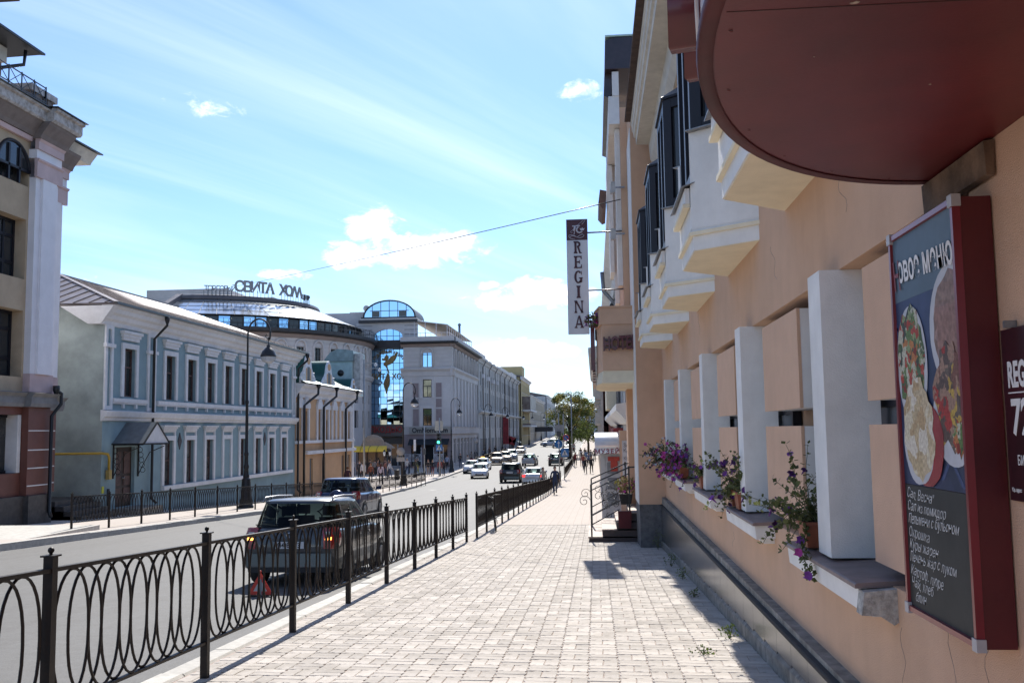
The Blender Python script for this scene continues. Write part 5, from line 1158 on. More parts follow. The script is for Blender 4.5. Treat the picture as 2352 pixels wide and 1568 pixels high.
# signs on the glass
def arc_text(t, cx, cz, r, a0, a1, size):
    for i, ch in enumerate(t):
        if ch == ' ': continue
        a = R(a0+(a1-a0)*(i+.5)/len(t)); p = (cx+r*math.cos(a), FY-.03, cz+r*math.sin(a))
        me = text_mesh(ch, size=size, depth=.06, bold=.012); me.materials.clear(); me.materials.append(M_gold); me.transform(face_matrix(p, (math.sin(a), 0, -math.cos(a)), (math.cos(a), 0, math.sin(a)))); wpar(link('arc_letter', me), sv)
arc_text('ТОРГОВЫЙ ЦЕНТР', LX-.05, 8.2, 2.35, 148, 32, .52)
letters('СВИТА ХОΛΛ', 'gold_lettering', M_gold, None, (LX-.1, FY-.03, 7.25), (1, 0, 0), (0, 0, 1), size=1.0, depth=.06, bold=.012, sx=.92); wpar(COL.objects[-1], sv)
# winged figure emblem
def emb(pts, nm, m=M_gold, off=.12):
    b = MB(); k = lambda p: (LX+.05+(p[0]-620)*.0094, FY-off, 9.9-(p[1]-180)*.0104+.6); b.prism([k(p) for p in pts], [(k(p)[0], FY-off+.06, k(p)[2]) for p in pts]); wpar(b.build(nm, m), sv)
emb([(575, 290), (600, 275), (640, 235), (690, 215), (715, 178), (725, 200), (712, 245), (690, 285), (650, 320), (605, 340), (585, 345), (590, 385), (580, 390), (560, 360), (535, 345), (532, 318), (550, 305)], 'emblem_wing')
emb([(510, 262), (525, 255), (540, 262), (555, 235), (575, 208), (600, 228), (602, 258), (585, 275), (570, 292), (552, 290), (535, 282), (515, 284)], 'emblem_head')
emb([(600, 445), (612, 470), (622, 540), (612, 600), (590, 640), (582, 690), (570, 706), (560, 660), (545, 630), (532, 580), (548, 530), (575, 490)], 'emblem_tail')
emb([(583, 385), (592, 385), (612, 440), (600, 450)], 'emblem_waist')
for pts in ([(600, 470), (565, 530), (545, 590)], [(608, 500), (575, 560), (555, 615)], [(612, 540), (585, 600), (570, 660)]):
    k = lambda p: (LX+.05+(p[0]-620)*.0094, FY-.13, 10.5-(p[1]-180)*.0104); b = MB(); b.tube([k(p) for p in pts], .03, 4); wpar(b.build('emblem_line', M_dark), sv)
# shop fascia under the glass
b = MB(); tbox(b, Tg, gx(-29.6), gx(-22.3), -.5, 1.0, -.9, .3); wpar(b.build('shop_fascia', mat('bronze grey fascia', (.115, .098, .088), .5, .1, .6)), sv)
letters('АЛКОДЬЮТИ', 'red_lettering', mat('red letters', (.33, .02, .02), .5), None, (gx(-26.4), FY-.96, .33), (1, 0, 0), (0, 0, 1), size=1.05, depth=.1, bold=.02, sx=.88); wpar(COL.objects[-1], sv)
b = MB(); tbox(b, Tg, gx(-28.6), gx(-24.4), -1.5, -.55, -.3, .1); wpar(b.build('lower_fascia', mat('dim brown fascia', (.10, .082, .065), .6, .1)), sv)
b = MB(); tbox(b, Tg, gx(-28.2), gx(-24.4), -4.3, -1.55, -.05, .05); wpar(b.build('shop_window', M_glass), sv)
for u in (-27.2, -26.3, -25.4):
    b = MB(); tbox(b, Tg, gx(u)-.07, gx(u)+.07, -4.3, -1.55, -.1, .0); wpar(b.build('shop_mullion', M_stone2), sv)
b = MB(); tbox(b, Tg, gx(-27.6), gx(-26.9), -4.2, -2.2, -.14, -.06); wpar(b.build('white_poster', M_trim), sv)
scn = MB(); tbox(scn, TY(119.5), -31.4, -28.9, -.15, 1.0, 0, .3); tag(scn.build('advert_screen', mat('lilac advert', (.22, .18, .34), .4, .35, .9, col2=(.42, .40, .55))), 'small lilac advert screen on the round wing above the kiosk', 'screen')
letters('1200', 'x', M_dark, None, (-29.9, 119.46, .55), (1, 0, 0), (0, 0, 1), size=.55, depth=.02); COL.objects[-1].name = 'advert_lettering'; COL.objects[-1].parent = scn_o if False else bpy.data.objects['advert_screen']

# corner block
blk = tag(empty('corner_block', (-21, 122, G(122))), 'pale stone corner block with cafe below and white terrace tent on top', 'building')
Tf = TY(122.0); Ts = TX(-18.3)
fx0, fx1 = -24.6, -18.3
fh = [(-22.05, -20.9, .8, 3.0), (-22.05, -20.9, 4.46, 6.75), (-22.05, -20.88, 8.4, 10.2)]
f = facade(Tf, fx0, fx1, -.3, 11.4, fh, .3); wpar(f.build('front_wall', M_stone), blk)
f = facade(Tf, fx0, fx1, -5, -.3, [(-23.6, -22.3, -4.3, -1.2), (-21.9, -20.6, -4.3, -1.2), (-20.2, -18.9, -4.3, -1.2)], .4); wpar(f.build('ground_wall', M_mauve), blk)
for h in fh[:2]:
    window(Tf, blk, *h, .25, M_mull, mat('amber lit reflection glass', (.34, .27, .19), .06, .3, 1.2, metal=.8), 1, (.62,), .09)
    b = MB()
    for (a, c, z0, z1) in ((h[0]-.38, h[0]-.02, h[2]-.1, h[3]+.36), (h[1]+.02, h[1]+.38, h[2]-.1, h[3]+.36), (h[0]-.02, h[1]+.02, h[3]+.02, h[3]+.36)): tbox(b, Tf, a, c, z0, z1, -.12, 0)
    wpar(b.build('window_surround', M_stone2), blk)
arch_window(Tf, blk, -22.05, -20.88, 8.4, 10.0, 10.62, .2, M_mirror)
for (a, c) in ((-23.35, -22.6), (-20.35, -19.6)):
    for (z0, z1) in ((.75, 2.95), (3.15, 4.25), (4.45, 6.3)):
        b = MB(); tbox(b, Tf, a, c, z0, z1, -.02, 0); wpar(b.build('mauve_panel', M_mauve), blk)
for a, c in ((fx0, -23.5), (-19.45, fx1)): b = MB(); tbox(b, Tf, a+.03, c-.03, .7, 6.9, -.06, 0); wpar(b.build('pilaster', M_stone2), blk)
def block_mould(T, a, c):
    b = MB(); tprof(b, T, a, c, [(.1, 7.15), (-.1, 7.2), (-.15, 7.75), (-.45, 8.05), (-.45, 8.2), (.1, 8.3)]); wpar(b.build('string_course', M_stone2), blk)
    b = MB(); tprof(b, T, a, c, [(.1, 10.95), (-.15, 11.0), (-.4, 11.35), (.1, 11.4)]); wpar(b.build('brown_band', M_brownband), blk)
    b = MB(); tprof(b, T, a, c, [(.5, 11.4), (-.85, 11.4), (-.95, 11.5), (-.95, 11.62), (.5, 11.7)]); wpar(b.build('eave', M_dark), blk)
    b = MB(); tprof(b, T, a, c, [(.5, 11.7), (-.5, 11.7), (-.5, 12.3), (.5, 12.35)]); wpar(b.build('parapet', M_stone2), blk)
block_mould(Tf, fx0-.3, fx1+.5); block_mould(Ts, 121.6, 149)
for i in range(5):
    z = 8.55+.5*i
    for a, c in ((fx0, -22.4), (-20.5, fx1)): b = MB(); tbox(b, Tf, a, c, z, z+.42, -.07, 0); wpar(b.build('stone_course', M_stone2), blk)
b = MB(); tbox(b, Tf, fx0+.8, fx1+.05, -.25, .62, -.35, .2); wpar(b.build('cafe_fascia', mat('cafe fascia', (.33, .315, .28), .6, .06, 1)), blk)
letters('OmNomNom', 'cafe_lettering', M_dark, None, (-21.1, 121.62, .19), (1, 0, 0), (0, 0, 1), size=.85, depth=.05, bold=.03, sx=.95); wpar(COL.objects[-1], blk)
b = MB(); b.prism([(-23.8, 121.9, -.9), (-18.6, 121.9, -.9), (-18.6, 120.6, -1.6), (-23.8, 120.6, -1.6)], [(-23.8, 121.9, -.95), (-18.6, 121.9, -.95), (-18.6, 120.6, -1.65), (-23.8, 120.6, -1.65)]); wpar(b.build('awning', mat('navy awning', (.02, .028, .035), .7)), blk)
b = MB(); tbox(b, Tf, fx0, fx1, -4.4, -1.0, .45, .5); wpar(b.build('shop_glass', M_glass), blk)
for i, (x, lb) in enumerate(((-23.6, 'the glass front'), (-22.4, 'the cafe door'), (-19.6, 'the traffic light'))):
    b = MB(); tl_ = tag(empty('lattice_screen', (x, 119.2, G(119))), 'white lattice cafe screen beside %s' % lb, 'screen')
    for k in range(6): b.bar((x-.55+.2*k, 119.2, G(119)+.9), (x-.55+.2*k+.9*(1 if k < 2 else (6-k)/6.0), 119.2, G(119)+1.7), .03); b.bar((x+.55-.2*k, 119.2, G(119)+.9), (x+.55-.2*k-.9*(1 if k < 2 else (6-k)/6.0), 119.2, G(119)+1.7), .03)
    o = b.build('lattice', M_trim); wpar(o, tl_); b = MB()
    for xx in (x-.6, x+.6): b.bar((xx, 119.2, G(119)), (xx, 119.2, G(119)+2.6), .06)
    b.bar((x-.6, 119.2, G(119)+.88), (x+.6, 119.2, G(119)+.88), .05); b.bar((x-.6, 119.2, G(119)+1.72), (x+.6, 119.2, G(119)+1.72), .05); wpar(b.build('frame', M_trim), tl_)
# street side of the block
sh_ = [(124.2+3.35*i, 125.4+3.35*i, .9, 6.6) for i in range(8)]; sa = [(124.2+3.35*i, 125.4+3.35*i, 8.5, 10.3) for i in range(8)]; sg_ = [(123.6+3.35*i, 126.0+3.35*i, -4.2, -.9) for i in range(8)]
f = facade(Ts, 122.0, 149, -5, 11.4, sh_+sa+sg_, .3); wpar(f.build('side_wall', M_stone), blk)
for h in sh_:
    window(Ts, blk, *h, .25, M_mull, M_wglass, 1, (.33, .62), .1)
    b = MB(); tbox(b, Ts, h[0]-1.0, h[0]-.35, .6, 7.1, -.22, 0); wpar(b.build('pilaster', M_stone2), blk)
    b = MB(); tbox(b, Ts, h[0], h[1], 3.2, 4.3, -.02, .1); wpar(b.build('mauve_panel', M_mauve), blk)
for h in sa: arch_window(Ts, blk, h[0], h[1], 8.5, 10.0, 10.6, .2, M_wglass)
for h in sg_:
    window(Ts, blk, *h, .28, M_stone2, M_glass, 1, (.8,), .12)
for i in range(8):
    for j in range(5): b = MB(); tbox(b, Ts, 122.05+3.35*i, 122.05+3.35*i+1.4, 8.55+.5*j, 8.97+.5*j, -.07, 0); wpar(b.build('stone_course', M_stone2), blk)
b = MB(); tprof(b, Ts, 121.7, 149, [(.1, -.35), (-.25, -.3), (-.3, .5), (-.4, .62), (.1, .66)]); wpar(b.build('side_fascia', M_stone), blk)
b = MB(); b.box(-30, -18.7, 122.4, 149, 11, 12.0); wpar(b.build('roof', M_dark), blk)
tt = tag(empty('terrace_tent', (-21, 130, 12.3)), 'white canvas tent with clear sides on the corner block terrace', 'tent')
b = MB(); b.prism([(-23.6, 122.8, 14.5), (-18.9, 122.8, 13.9), (-18.9, 122.8, 13.98), (-23.6, 122.8, 14.62)], [(-23.6, 148, 14.5), (-18.9, 148, 13.9), (-18.9, 148, 13.98), (-23.6, 148, 14.62)]); wpar(b.build('canvas_roof', mat('tent canvas', (.6, .57, .52), .8, .08, .6)), tt)
b = MB()
for i in range(14): b.bar((-18.95, 122.9+1.9*i, 12.3), (-18.95, 122.9+1.9*i, 13.95), .07)
for i in range(4): b.bar((-23.3+1.45*i, 122.85, 12.3), (-23.3+1.45*i, 122.85, 14.4-.13*i), .07)
for z in (12.85,): b.bar((-18.6, 122.3, z), (-18.6, 148.5, z), .05); b.bar((-23.9, 122.3, z), (-18.6, 122.3, z), .05)
for i in range(26): b.bar((-18.6, 122.4+i, 12.3), (-18.6, 122.4+i, 12.85), .035)
for i in range(8): b.bar((-23.8+.7*i, 122.3, 12.3), (-23.8+.7*i, 122.3, 12.85), .035)
wpar(b.build('tent_frame', M_lilac), tt)
b = MB(); b.tube([(-19.6, 139, 12), (-19.6, 139, 15.6)], .18, 8); b.lathe([(.26, 15.6), (.26, 15.75), (.02, 15.95)], (-19.6, 139, 0), 8); tag(b.build('vent_pipe', M_tin), 'thin steel vent pipe above the corner block tent', 'vent pipe')
# ------------------------------------------------------------------ long grey building and the houses further down
def row_house(name, label, y0, y1, ztop, m, x=-18.3, floors=(), bay=3.2, ww=1.1, trim=None, roof=True, gz=None, depth=12, side=1):
    e = tag(empty(name, (x, (y0+y1)/2, G((y0+y1)/2))), label, 'building'); T_ = TX(x) if side == 1 else (lambda u, z, d: (x+d, u, z))
    n = max(1, int((y1-y0-1)/bay)); off = (y1-y0-n*bay)/2
    hs_ = [(y0+off+bay*(i+.5)-ww/2, y0+off+bay*(i+.5)+ww/2, z0, z1) for i in range(n) for z0, z1 in floors]
    f = facade(T_, y0, y1, -5.2, ztop, hs_, .25); wpar(f.build('wall', m), e)
    for h in hs_:
        g = MB(); g.poly([T_(h[0], h[2], .2), T_(h[1], h[2], .2), T_(h[1], h[3], .2), T_(h[0], h[3], .2)]); w_ = wpar(g.build('window', pick_glass(M_wglass)), e)
        f = MB(); f.bar(T_((h[0]+h[1])/2, h[2], .17), T_((h[0]+h[1])/2, h[3], .17), .09); f.bar(T_(h[0], h[2]*.4+h[3]*.6, .17), T_(h[1], h[2]*.4+h[3]*.6, .17), .08); f.bar(T_(h[0], h[2]-.06, -.08), T_(h[1], h[2]-.06, -.08), .16, .1); o = f.build('frame', trim or M_trim); o.parent = w_
    b = MB(); tprof(b, T_, y0-.1, y1+.1, [(.1, ztop-.6), (-.15, ztop-.55), (-.25, ztop-.25), (-.6, ztop), (-.6, ztop+.15), (.1, ztop+.25)]); wpar(b.build('cornice', trim or M_trim), e)
    s_ = -1 if side == 1 else 1
    b = MB(); b.box(min(x+s_*.3, x+s_*depth), max(x+s_*.3, x+s_*depth), y0+.02, y1-.02, -5.2, ztop); wpar(b.build('core_wall', m), e)
    if roof:
        b = MB(); b.ext([(x-s_*.6, ztop+.2), (x+s_*depth/2, ztop+1.5), (x+s_*depth, ztop+.2)], 'y', y0-.2, y1+.2); wpar(b.build('roof', M_roofsheet), e)
    return e, T_
M_grey1 = mat('grey stucco', (.49, .475, .46), .92, .08, .6, .2, 30, dirt=.15)
M_grey2 = mat('light grey trim', (.56, .55, .54), .9, .06, 1)
e, T_ = row_house('grey_building', 'long grey stucco building with rows of tall windows and downpipes', 149.2, 230, 11.5, M_grey1, -18.2, ((.6, 2.4), (3.9, 6.4), (7.4, 9.6)), 3.35, 1.15, M_grey2, False)
for i in range(8):
    u = 155+9.6*i; b = MB(); b.tube([T_(u, 11.4, -.7), T_(u, 11.0, -.5), T_(u, 10.4, -.15), T_(u, -4.2, -.15)], .1, 6); wpar(b.build('downpipe', M_tin), e)
for u0 in range(0, 24):
    u = 150.2+3.35*u0; b = MB(); tbox(b, T_, u-.22, u+.22, 3.4, 10.7, -.14, 0); wpar(b.build('pilaster', M_grey2), e)
b = MB(); tprof(b, T_, 149, 230, [(.1, 2.75), (-.2, 2.8), (-.6, 3.05), (-.6, 3.25), (.1, 3.35)]); wpar(b.build('string_course', M_grey2), e)
b = MB()
for (a, c, h) in ((149.4, 164, 1.3), (164.5, 168, .9), (171, 174, .9), (178, 181, .9), (185, 188, .9), (191, 214, 1.2), (216, 230, 1.6)): tbox(b, T_, a, c, 11.6, 11.6+h, .4, 2.5)
wpar(b.build('attic_parapet', M_grey2), e)
for (u, z, lb) in ((154.5, 8.6, 'on the top floor near the corner block'), (161.5, 8.5, 'second along the top floor of the grey building'), (170, 8.4, 'third along the top floor of the grey building'), (176.5, 8.5, 'last along the top floor of the grey building'), (170.5, 2.6, 'low down just under the string course of the grey building')):
    b = MB(); tbox(b, T_, u-.45, u+.45, z, z+.65, -.5, 0); b2 = tag(b.build('air_conditioner', M_lilac), 'white air conditioner '+lb, 'air conditioner', 'air conditioners on the grey building')
for i in range(14):
    u = 151.5+5.6*i; b = MB(); tbox(b, T_, u, u+3.6, -4.3, -1.2, -.03, .05); w_ = wpar(b.build('shop_window', M_glass), e)
    b = MB()
    for k in range(4): tbox(b, T_, u+k*1.15, u+k*1.15+.14, -4.3, -1.2, -.1, -.03)
    o = b.build('shop_mullion', M_grey2); o.parent = w_
b = MB(); b.box(-18.0, -16.9, 187.5, 188.1, -2.6, 2.7); tag(b.build('vertical_sign', mat('red sign', (.30, .02, .03), .5, .25, 1.2)), 'tall narrow red sign hanging on the long grey building', 'sign')
b = MB(); b.prism([(-17, 188.5, -2.6), (-15.4, 188.5, -1.4), (-16.9, 188.5, -1.0), (-15.8, 188.5, -2.9)], [(-17, 188.6, -2.6), (-15.4, 188.6, -1.4), (-16.9, 188.6, -1.0), (-15.8, 188.6, -2.9)]); tag(b.build('star_sign', MATS['red sign']), 'small red star-shaped sign below the tall red sign', 'sign')
b = MB(); b.prism([(-18, 205, -1.2), (-18, 212, -1.2), (-16.2, 212, -2.6), (-16.2, 205, -2.6)], [(-18, 205, -1.3), (-18, 212, -1.3), (-16.2, 212, -2.7), (-16.2, 205, -2.7)]); tag(b.build('shop_awning', mat('dark green awning', (.01, .035, .03), .7)), 'dark green shop awning at the end of the long grey building', 'awning')
M_yel = mat('yellow stucco', (.50, .40, .21), .92, .06, .6); M_bei = mat('beige stucco', (.46, .40, .31), .92, .06, .6)
e, T_ = row_house('yellow_house', 'yellow house with enclosed brown balconies past the grey building', 230.3, 262, 12.9, M_yel, -17.6, ((-1.2, 1.4), (2.6, 4.8), (6.2, 8.4), (9.3, 11.4)), 3.6, 1.4)
for z in (5.1, 1.3):
    b = MB(); tbox(b, T_, 234, 256, z, z+3.2, -2.0, 0) if z > 3 else tbox(b, T_, 234, 256, z, z+.4, -2.0, 0); wpar(b.build('balcony', mat('brown balcony glazing', (.10, .06, .05), .5, .3, .5, col2=(.24, .2, .18))), e)
    b = MB(); tbox(b, T_, 233.8, 256.2, z-.4, z-.02, -2.2, 0); wpar(b.build('balcony_slab', M_trim), e)
b = MB(); tbox(b, T_, 232, 240, 12.9, 15.6, -.2, 5); wpar(b.build('corner_tower', M_yel), e)
e, T_ = row_house('beige_house', 'beige three-storey house far down the street', 262.4, 340, 9.6, M_bei, -17.8, ((-.6, 1.6), (2.8, 4.8), (6.0, 8.2)), 3.8, 1.4)
b = MB(); b.box(-17.7, -12.5, 285, 292, -.4, 1.0); tag(b.build('dark_awning', M_dark), 'dark flat awning projecting from the far beige house', 'awning')
row_house('grey_office', 'pale grey office block beyond the beige house', 342, 420, 12.2, M_grey2, -17.0, ((0, 2), (4, 6), (8, 10)), 5, 2.4)
for (x0, x1, y0, zt_, m, lb, nm) in ((-42, -13, 432, 10, M_bei, 'low beige building closing the far end of the street', 'end_building'), (-80, -30, 470, 16, M_grey2, 'wide grey block rising behind the far houses', 'end_block')):
    e = tag(empty(nm, ((x0+x1)/2, y0, G(y0))), lb, 'building'); Tq = TY(y0); n = int((x1-x0)/3.2)
    hs_ = [(x0+1+3.2*i, x0+2.4+3.2*i, z, z+1.7) for i in range(n) for z in range(1, int(zt_)-2, 3)]
    f = facade(Tq, x0, x1, -3, zt_, hs_, .3); wpar(f.build('wall', m), e)
    for h in hs_:
        g = MB(); g.poly([Tq(h[0], h[2], .25), Tq(h[1], h[2], .25), Tq(h[1], h[3], .25), Tq(h[0], h[3], .25)]); wpar(g.build('window', M_wglass), e)
    b = MB(); b.box(x0, x1, y0+.4, y0+20, -3, zt_-.01); b.box(x0-.4, x1+.4, y0-.4, y0+20, zt_, zt_+.5); wpar(b.build('roof', M_roofsheet), e)
# apartment block seen past the tree
ap = tag(empty('apartment_block', (-2, 360, 0)), 'pale blue apartment block with rows of loggias in the distance', 'building')
M_apt = mat('pale blue panels', (.46, .50, .53), .9, .05, .4); Tq = TY(360)
hs_ = [(-9+1.9*i, -7.9+1.9*i, -3+1.15*j, -2.35+1.15*j) for i in range(7) for j in range(9)]
f = facade(Tq, -10, 5, -4, 7.5, hs_, .3); wpar(f.build('wall', M_apt), ap)
for h in hs_:
    g = MB(); g.poly([Tq(h[0], h[2], .25), Tq(h[1], h[2], .25), Tq(h[1], h[3], .25), Tq(h[0], h[3], .25)]); wpar(g.build('window', M_wglass), ap)
b = MB(); b.box(-10, 5, 360.3, 372, -4, 7.6); wpar(b.build('core_wall', M_apt), ap)
# ---- houses on the hotel side
TR = lambda x: (lambda u, z, d: (x+d, u, z))
M_wwhite = mat('cream white stucco', (.52, .50, .47), .92, .08, .8, .2, 40, dirt=.12); M_rose = mat('rose brick stucco', (.33, .15, .125), .92, .1, 1)
e, T_ = row_house('white_house', 'cream house with tall windows next to the hotel entrance', 27.5, 58, 6.6, M_wwhite, 1.12, ((-.1+.9, 2.7), (3.5, 5.4)), 3.4, 1.2, M_white, True, depth=12, side=-1)
b = MB(); tprof(b, T_, 27.5, 58, [(.1, .15), (-.15, .2), (-.5, .55), (-.5, .72), (.1, .8)]); wpar(b.build('string_course', M_white), e)
b = MB(); b.tube([(.45, 40, 6.6), (.5, 40, 5.8), (1.0, 40, 5.2), (1.0, 40, -3)], .09, 8); wpar(b.build('downpipe', M_tin), e)
b = MB(); b.ext([(.38, 3.6), (.45, 4.6), (.8, 5.5), (1.3, 6.2), (2.5, 6.6), (2.5, 3.5)], 'y', 42, 47); wpar(b.build('mansard', M_dark), e)
b = MB(); b.box(.55, 1.1, 42, 47, .9, 3.5); wpar(b.build('oriel', M_cream), e)
b = MB(); b.box(.72, 1.1, 38, 44, -1.1, .05); wpar(b.build('shop_sign', MATS['red sign']), e)
e, T_ = row_house('rose_house', 'old rose and cream house with carved balconies further along', 58.4, 92, 4.9, M_rose, .55, ((-2.0, .2), (1.2, 3.4)), 3.4, 1.3, M_cream, False, depth=12, side=-1)
for i in range(9):
    b = MB(); tbox(b, T_, 59+3.7*i, 59.7+3.7*i, -4.6, 4.3, -.15, 0); wpar(b.build('pilaster', M_soffit), e)
for z in (.35, 1.9, 3.4):
    for u in (60, 68, 76, 84):
        b = MB(); tbox(b, T_, u, u+3, z, z+.7, -.5, 0); wpar(b.build('carved_balcony', M_soffit), e)
b = MB(); tprof(b, T_, 58, 92.4, [(.1, 4.1), (-.4, 4.3), (-.85, 4.7), (-.85, 4.95), (.1, 5.1)]); wpar(b.build('deep_cornice', M_soffit), e)
row_house('tan_house', 'tan three-storey house beyond the rose house', 92.5, 150, 5.2, M_bei, .45, ((-2.4, -.4), (.8, 2.8)), 3.6, 1.3, None, True, depth=12, side=-1)
row_house('far_grey_house', 'pale grey house past the big street tree', 165, 330, 4.6, M_grey2, 1.5, ((-1.6, .4), (1.4, 3.2)), 4.2, 1.5, None, True, depth=12, side=-1)
# museum doorway with barrel awning
mu = tag(empty('museum_doorway', (.4, 29, G(29))), 'white museum doorway with shiny barrel awning lettered in dark red', 'doorway')
b = MB(); pr = [(.0, -.74), (-.01, -.55), (.0, -.32), (.0, -.12), (.3, -.08), (1.1, -.06), (1.1, -.74)]
AW = [(28.0, -.70), (28.0, -.52), (28.06, -.38), (28.2, -.24), (28.42, -.15), (28.7, -.105), (29.3, -.09)]
vs = []; 
for x in (-.01, .70): vs += [(x, y, z) for y, z in AW]
n = len(AW); b.add(vs, [(i, i+1, n+i+1, n+i) for i in range(n-1)], True); b.poly([(-.01, y, z) for y, z in AW]+[(-.01, 29.3, -.70)])
wpar(b.build('barrel_awning', mat('shiny white sheet', (.66, .67, .68), .18, .04, 2, metal=.3)), mu)
letters('МУЗЕЙ', 'lettering', mat('crimson letters', (.26, .02, .05), .5), None, (.345, 27.985, -.645), (1, 0, 0), (0, 0, 1), size=.18, depth=.01, bold=.004, space=1.25); wpar(COL.objects[-1], mu)
b = MB(); b.box(.16, .28, 28.3, 28.4, G(28.3), -.72); b.box(.28, .72, 28.32, 28.36, G(28.3), -.72); wpar(b.build('door_leaf', mat('white door', (.5, .5, .5), .5, .06)), mu)
for z in (-1.3, -1.75, -2.2):
    b = MB(); b.box(.34, .66, 28.30, 28.318, z, z+.34); wpar(b.build('door_pane', M_greyglass), mu)
b = MB(); b.box(.72, 1.06, 28.0, 29.2, G(28), -.04); wpar(b.build('jamb', M_peach2), mu)
rb = MB(); rb.box(.44, .64, 28.26, 28.30, -1.22, -.80); rb.box(.36, .70, 28.255, 28.295, -.92, -.80); tag(rb.build('letter_sign', mat('red enamel', (.45, .04, .02), .4)), 'red letter-shaped sign on the museum door', 'sign')
ps = MB(); ps.box(.78, 1.06, 27.96, 27.99, -1.35, -.33); pso = tag(ps.build('service_sign', M_signw), 'white sign listing services beside the museum awning', 'sign')
for t, z in (('ЗА', -.47), ('КАР', -.62), ('КСЕ', -.85), ('РАС', -1.0)):
    letters(t, 'lettering', mat('dark print', (.05, .02, .03), .6), pso, (.81, 27.955, z), (1, 0, 0), (0, 0, 1), size=.15, depth=.004, align='LEFT', sx=.85)
# ------------------------------------------------------------------ vehicles
def car_glass():
    m = bpy.data.materials.new('car glass'); m.use_nodes = True; N = m.node_tree.nodes; L = m.node_tree.links; N.remove(N['Principled BSDF'])
    t = N.new('ShaderNodeBsdfTransparent'); t.inputs[0].default_value = (.33, .40, .39, 1); gl = N.new('ShaderNodeBsdfGlossy'); gl.inputs['Roughness'].default_value = .02
    lw = N.new('ShaderNodeLayerWeight'); lw.inputs[0].default_value = .22; mx = N.new('ShaderNodeMixShader'); L.new(lw.outputs['Fresnel'], mx.inputs[0]); L.new(t.outputs[0], mx.inputs[1]); L.new(gl.outputs[0], mx.inputs[2]); L.new(mx.outputs[0], N['Material Output'].inputs[0]); return m
M_cg = car_glass()
M_tyre = mat('tyre rubber', (.018, .018, .018), .85, .2, 20); M_rim = mat('alloy rim', (.30, .30, .31), .35, .1, 5, metal=.8); M_black = mat('black plastic', (.016, .016, .017), .6, .2, 10)
M_tail = mat('red lens', (.30, .008, .010), .12, .2, 20, coat=.4); M_tailon = mat('lit brake lens', (.5, .01, .01), .2, 0, emit=(1, .03, .02), estr=1.2)
M_head = mat('headlamp lens', (.55, .56, .58), .08, .1, 20, metal=.4); M_amber = mat('lit hazard lamp', (.8, .3, .05), .2, 0, emit=(1, .42, .08), estr=2.2); M_chrome = mat('chrome', (.6, .6, .6), .15, 0, metal=1); M_seat = mat('seat cloth', (.02, .02, .022), .9, .1, 20)
M_plate = MATS.get('number plate') or mat('number plate', (.55, .55, .55), .5, .05)
def paint(name, c, rough=.28, dirt=.0): return mat(name, c, rough, .05, 3, 0, 1, metal=.25, coat=.6, dirt=dirt)
KIND = {
 'estate': dict(L=4.04, W=1.70, H=1.49, belt=.965, gr=(.012, .085), gf=(.545, .765), hood=.93, nose=.68, wr=.295, top=.78, wh=(.185, .805), tz=(.64, .99), rail=True),
 'suv': dict(L=4.45, W=1.82, H=1.66, belt=1.07, gr=(.015, .085), gf=(.565, .755), hood=1.05, nose=.82, wr=.35, top=.80, wh=(.19, .80), tz=(.80, 1.12), rail=True),
 'hatch': dict(L=4.05, W=1.74, H=1.50, belt=.97, gr=(.02, .13), gf=(.53, .775), hood=.95, nose=.70, wr=.31, top=.76, wh=(.19, .80), tz=(.78, 1.02), rail=False),
 'sedan': dict(L=4.45, W=1.75, H=1.46, belt=.95, gr=(.155, .285), gf=(.575, .755), hood=.93, nose=.68, wr=.31, top=.74, wh=(.205, .805), tz=(.72, .93), rail=False, deck=.97),
 'van': dict(L=4.9, W=1.9, H=2.0, belt=1.15, gr=(.01, .04), gf=(.72, .84), hood=1.1, nose=.85, wr=.34, top=.88, wh=(.2, .82), tz=(.9, 1.3), rail=False)}
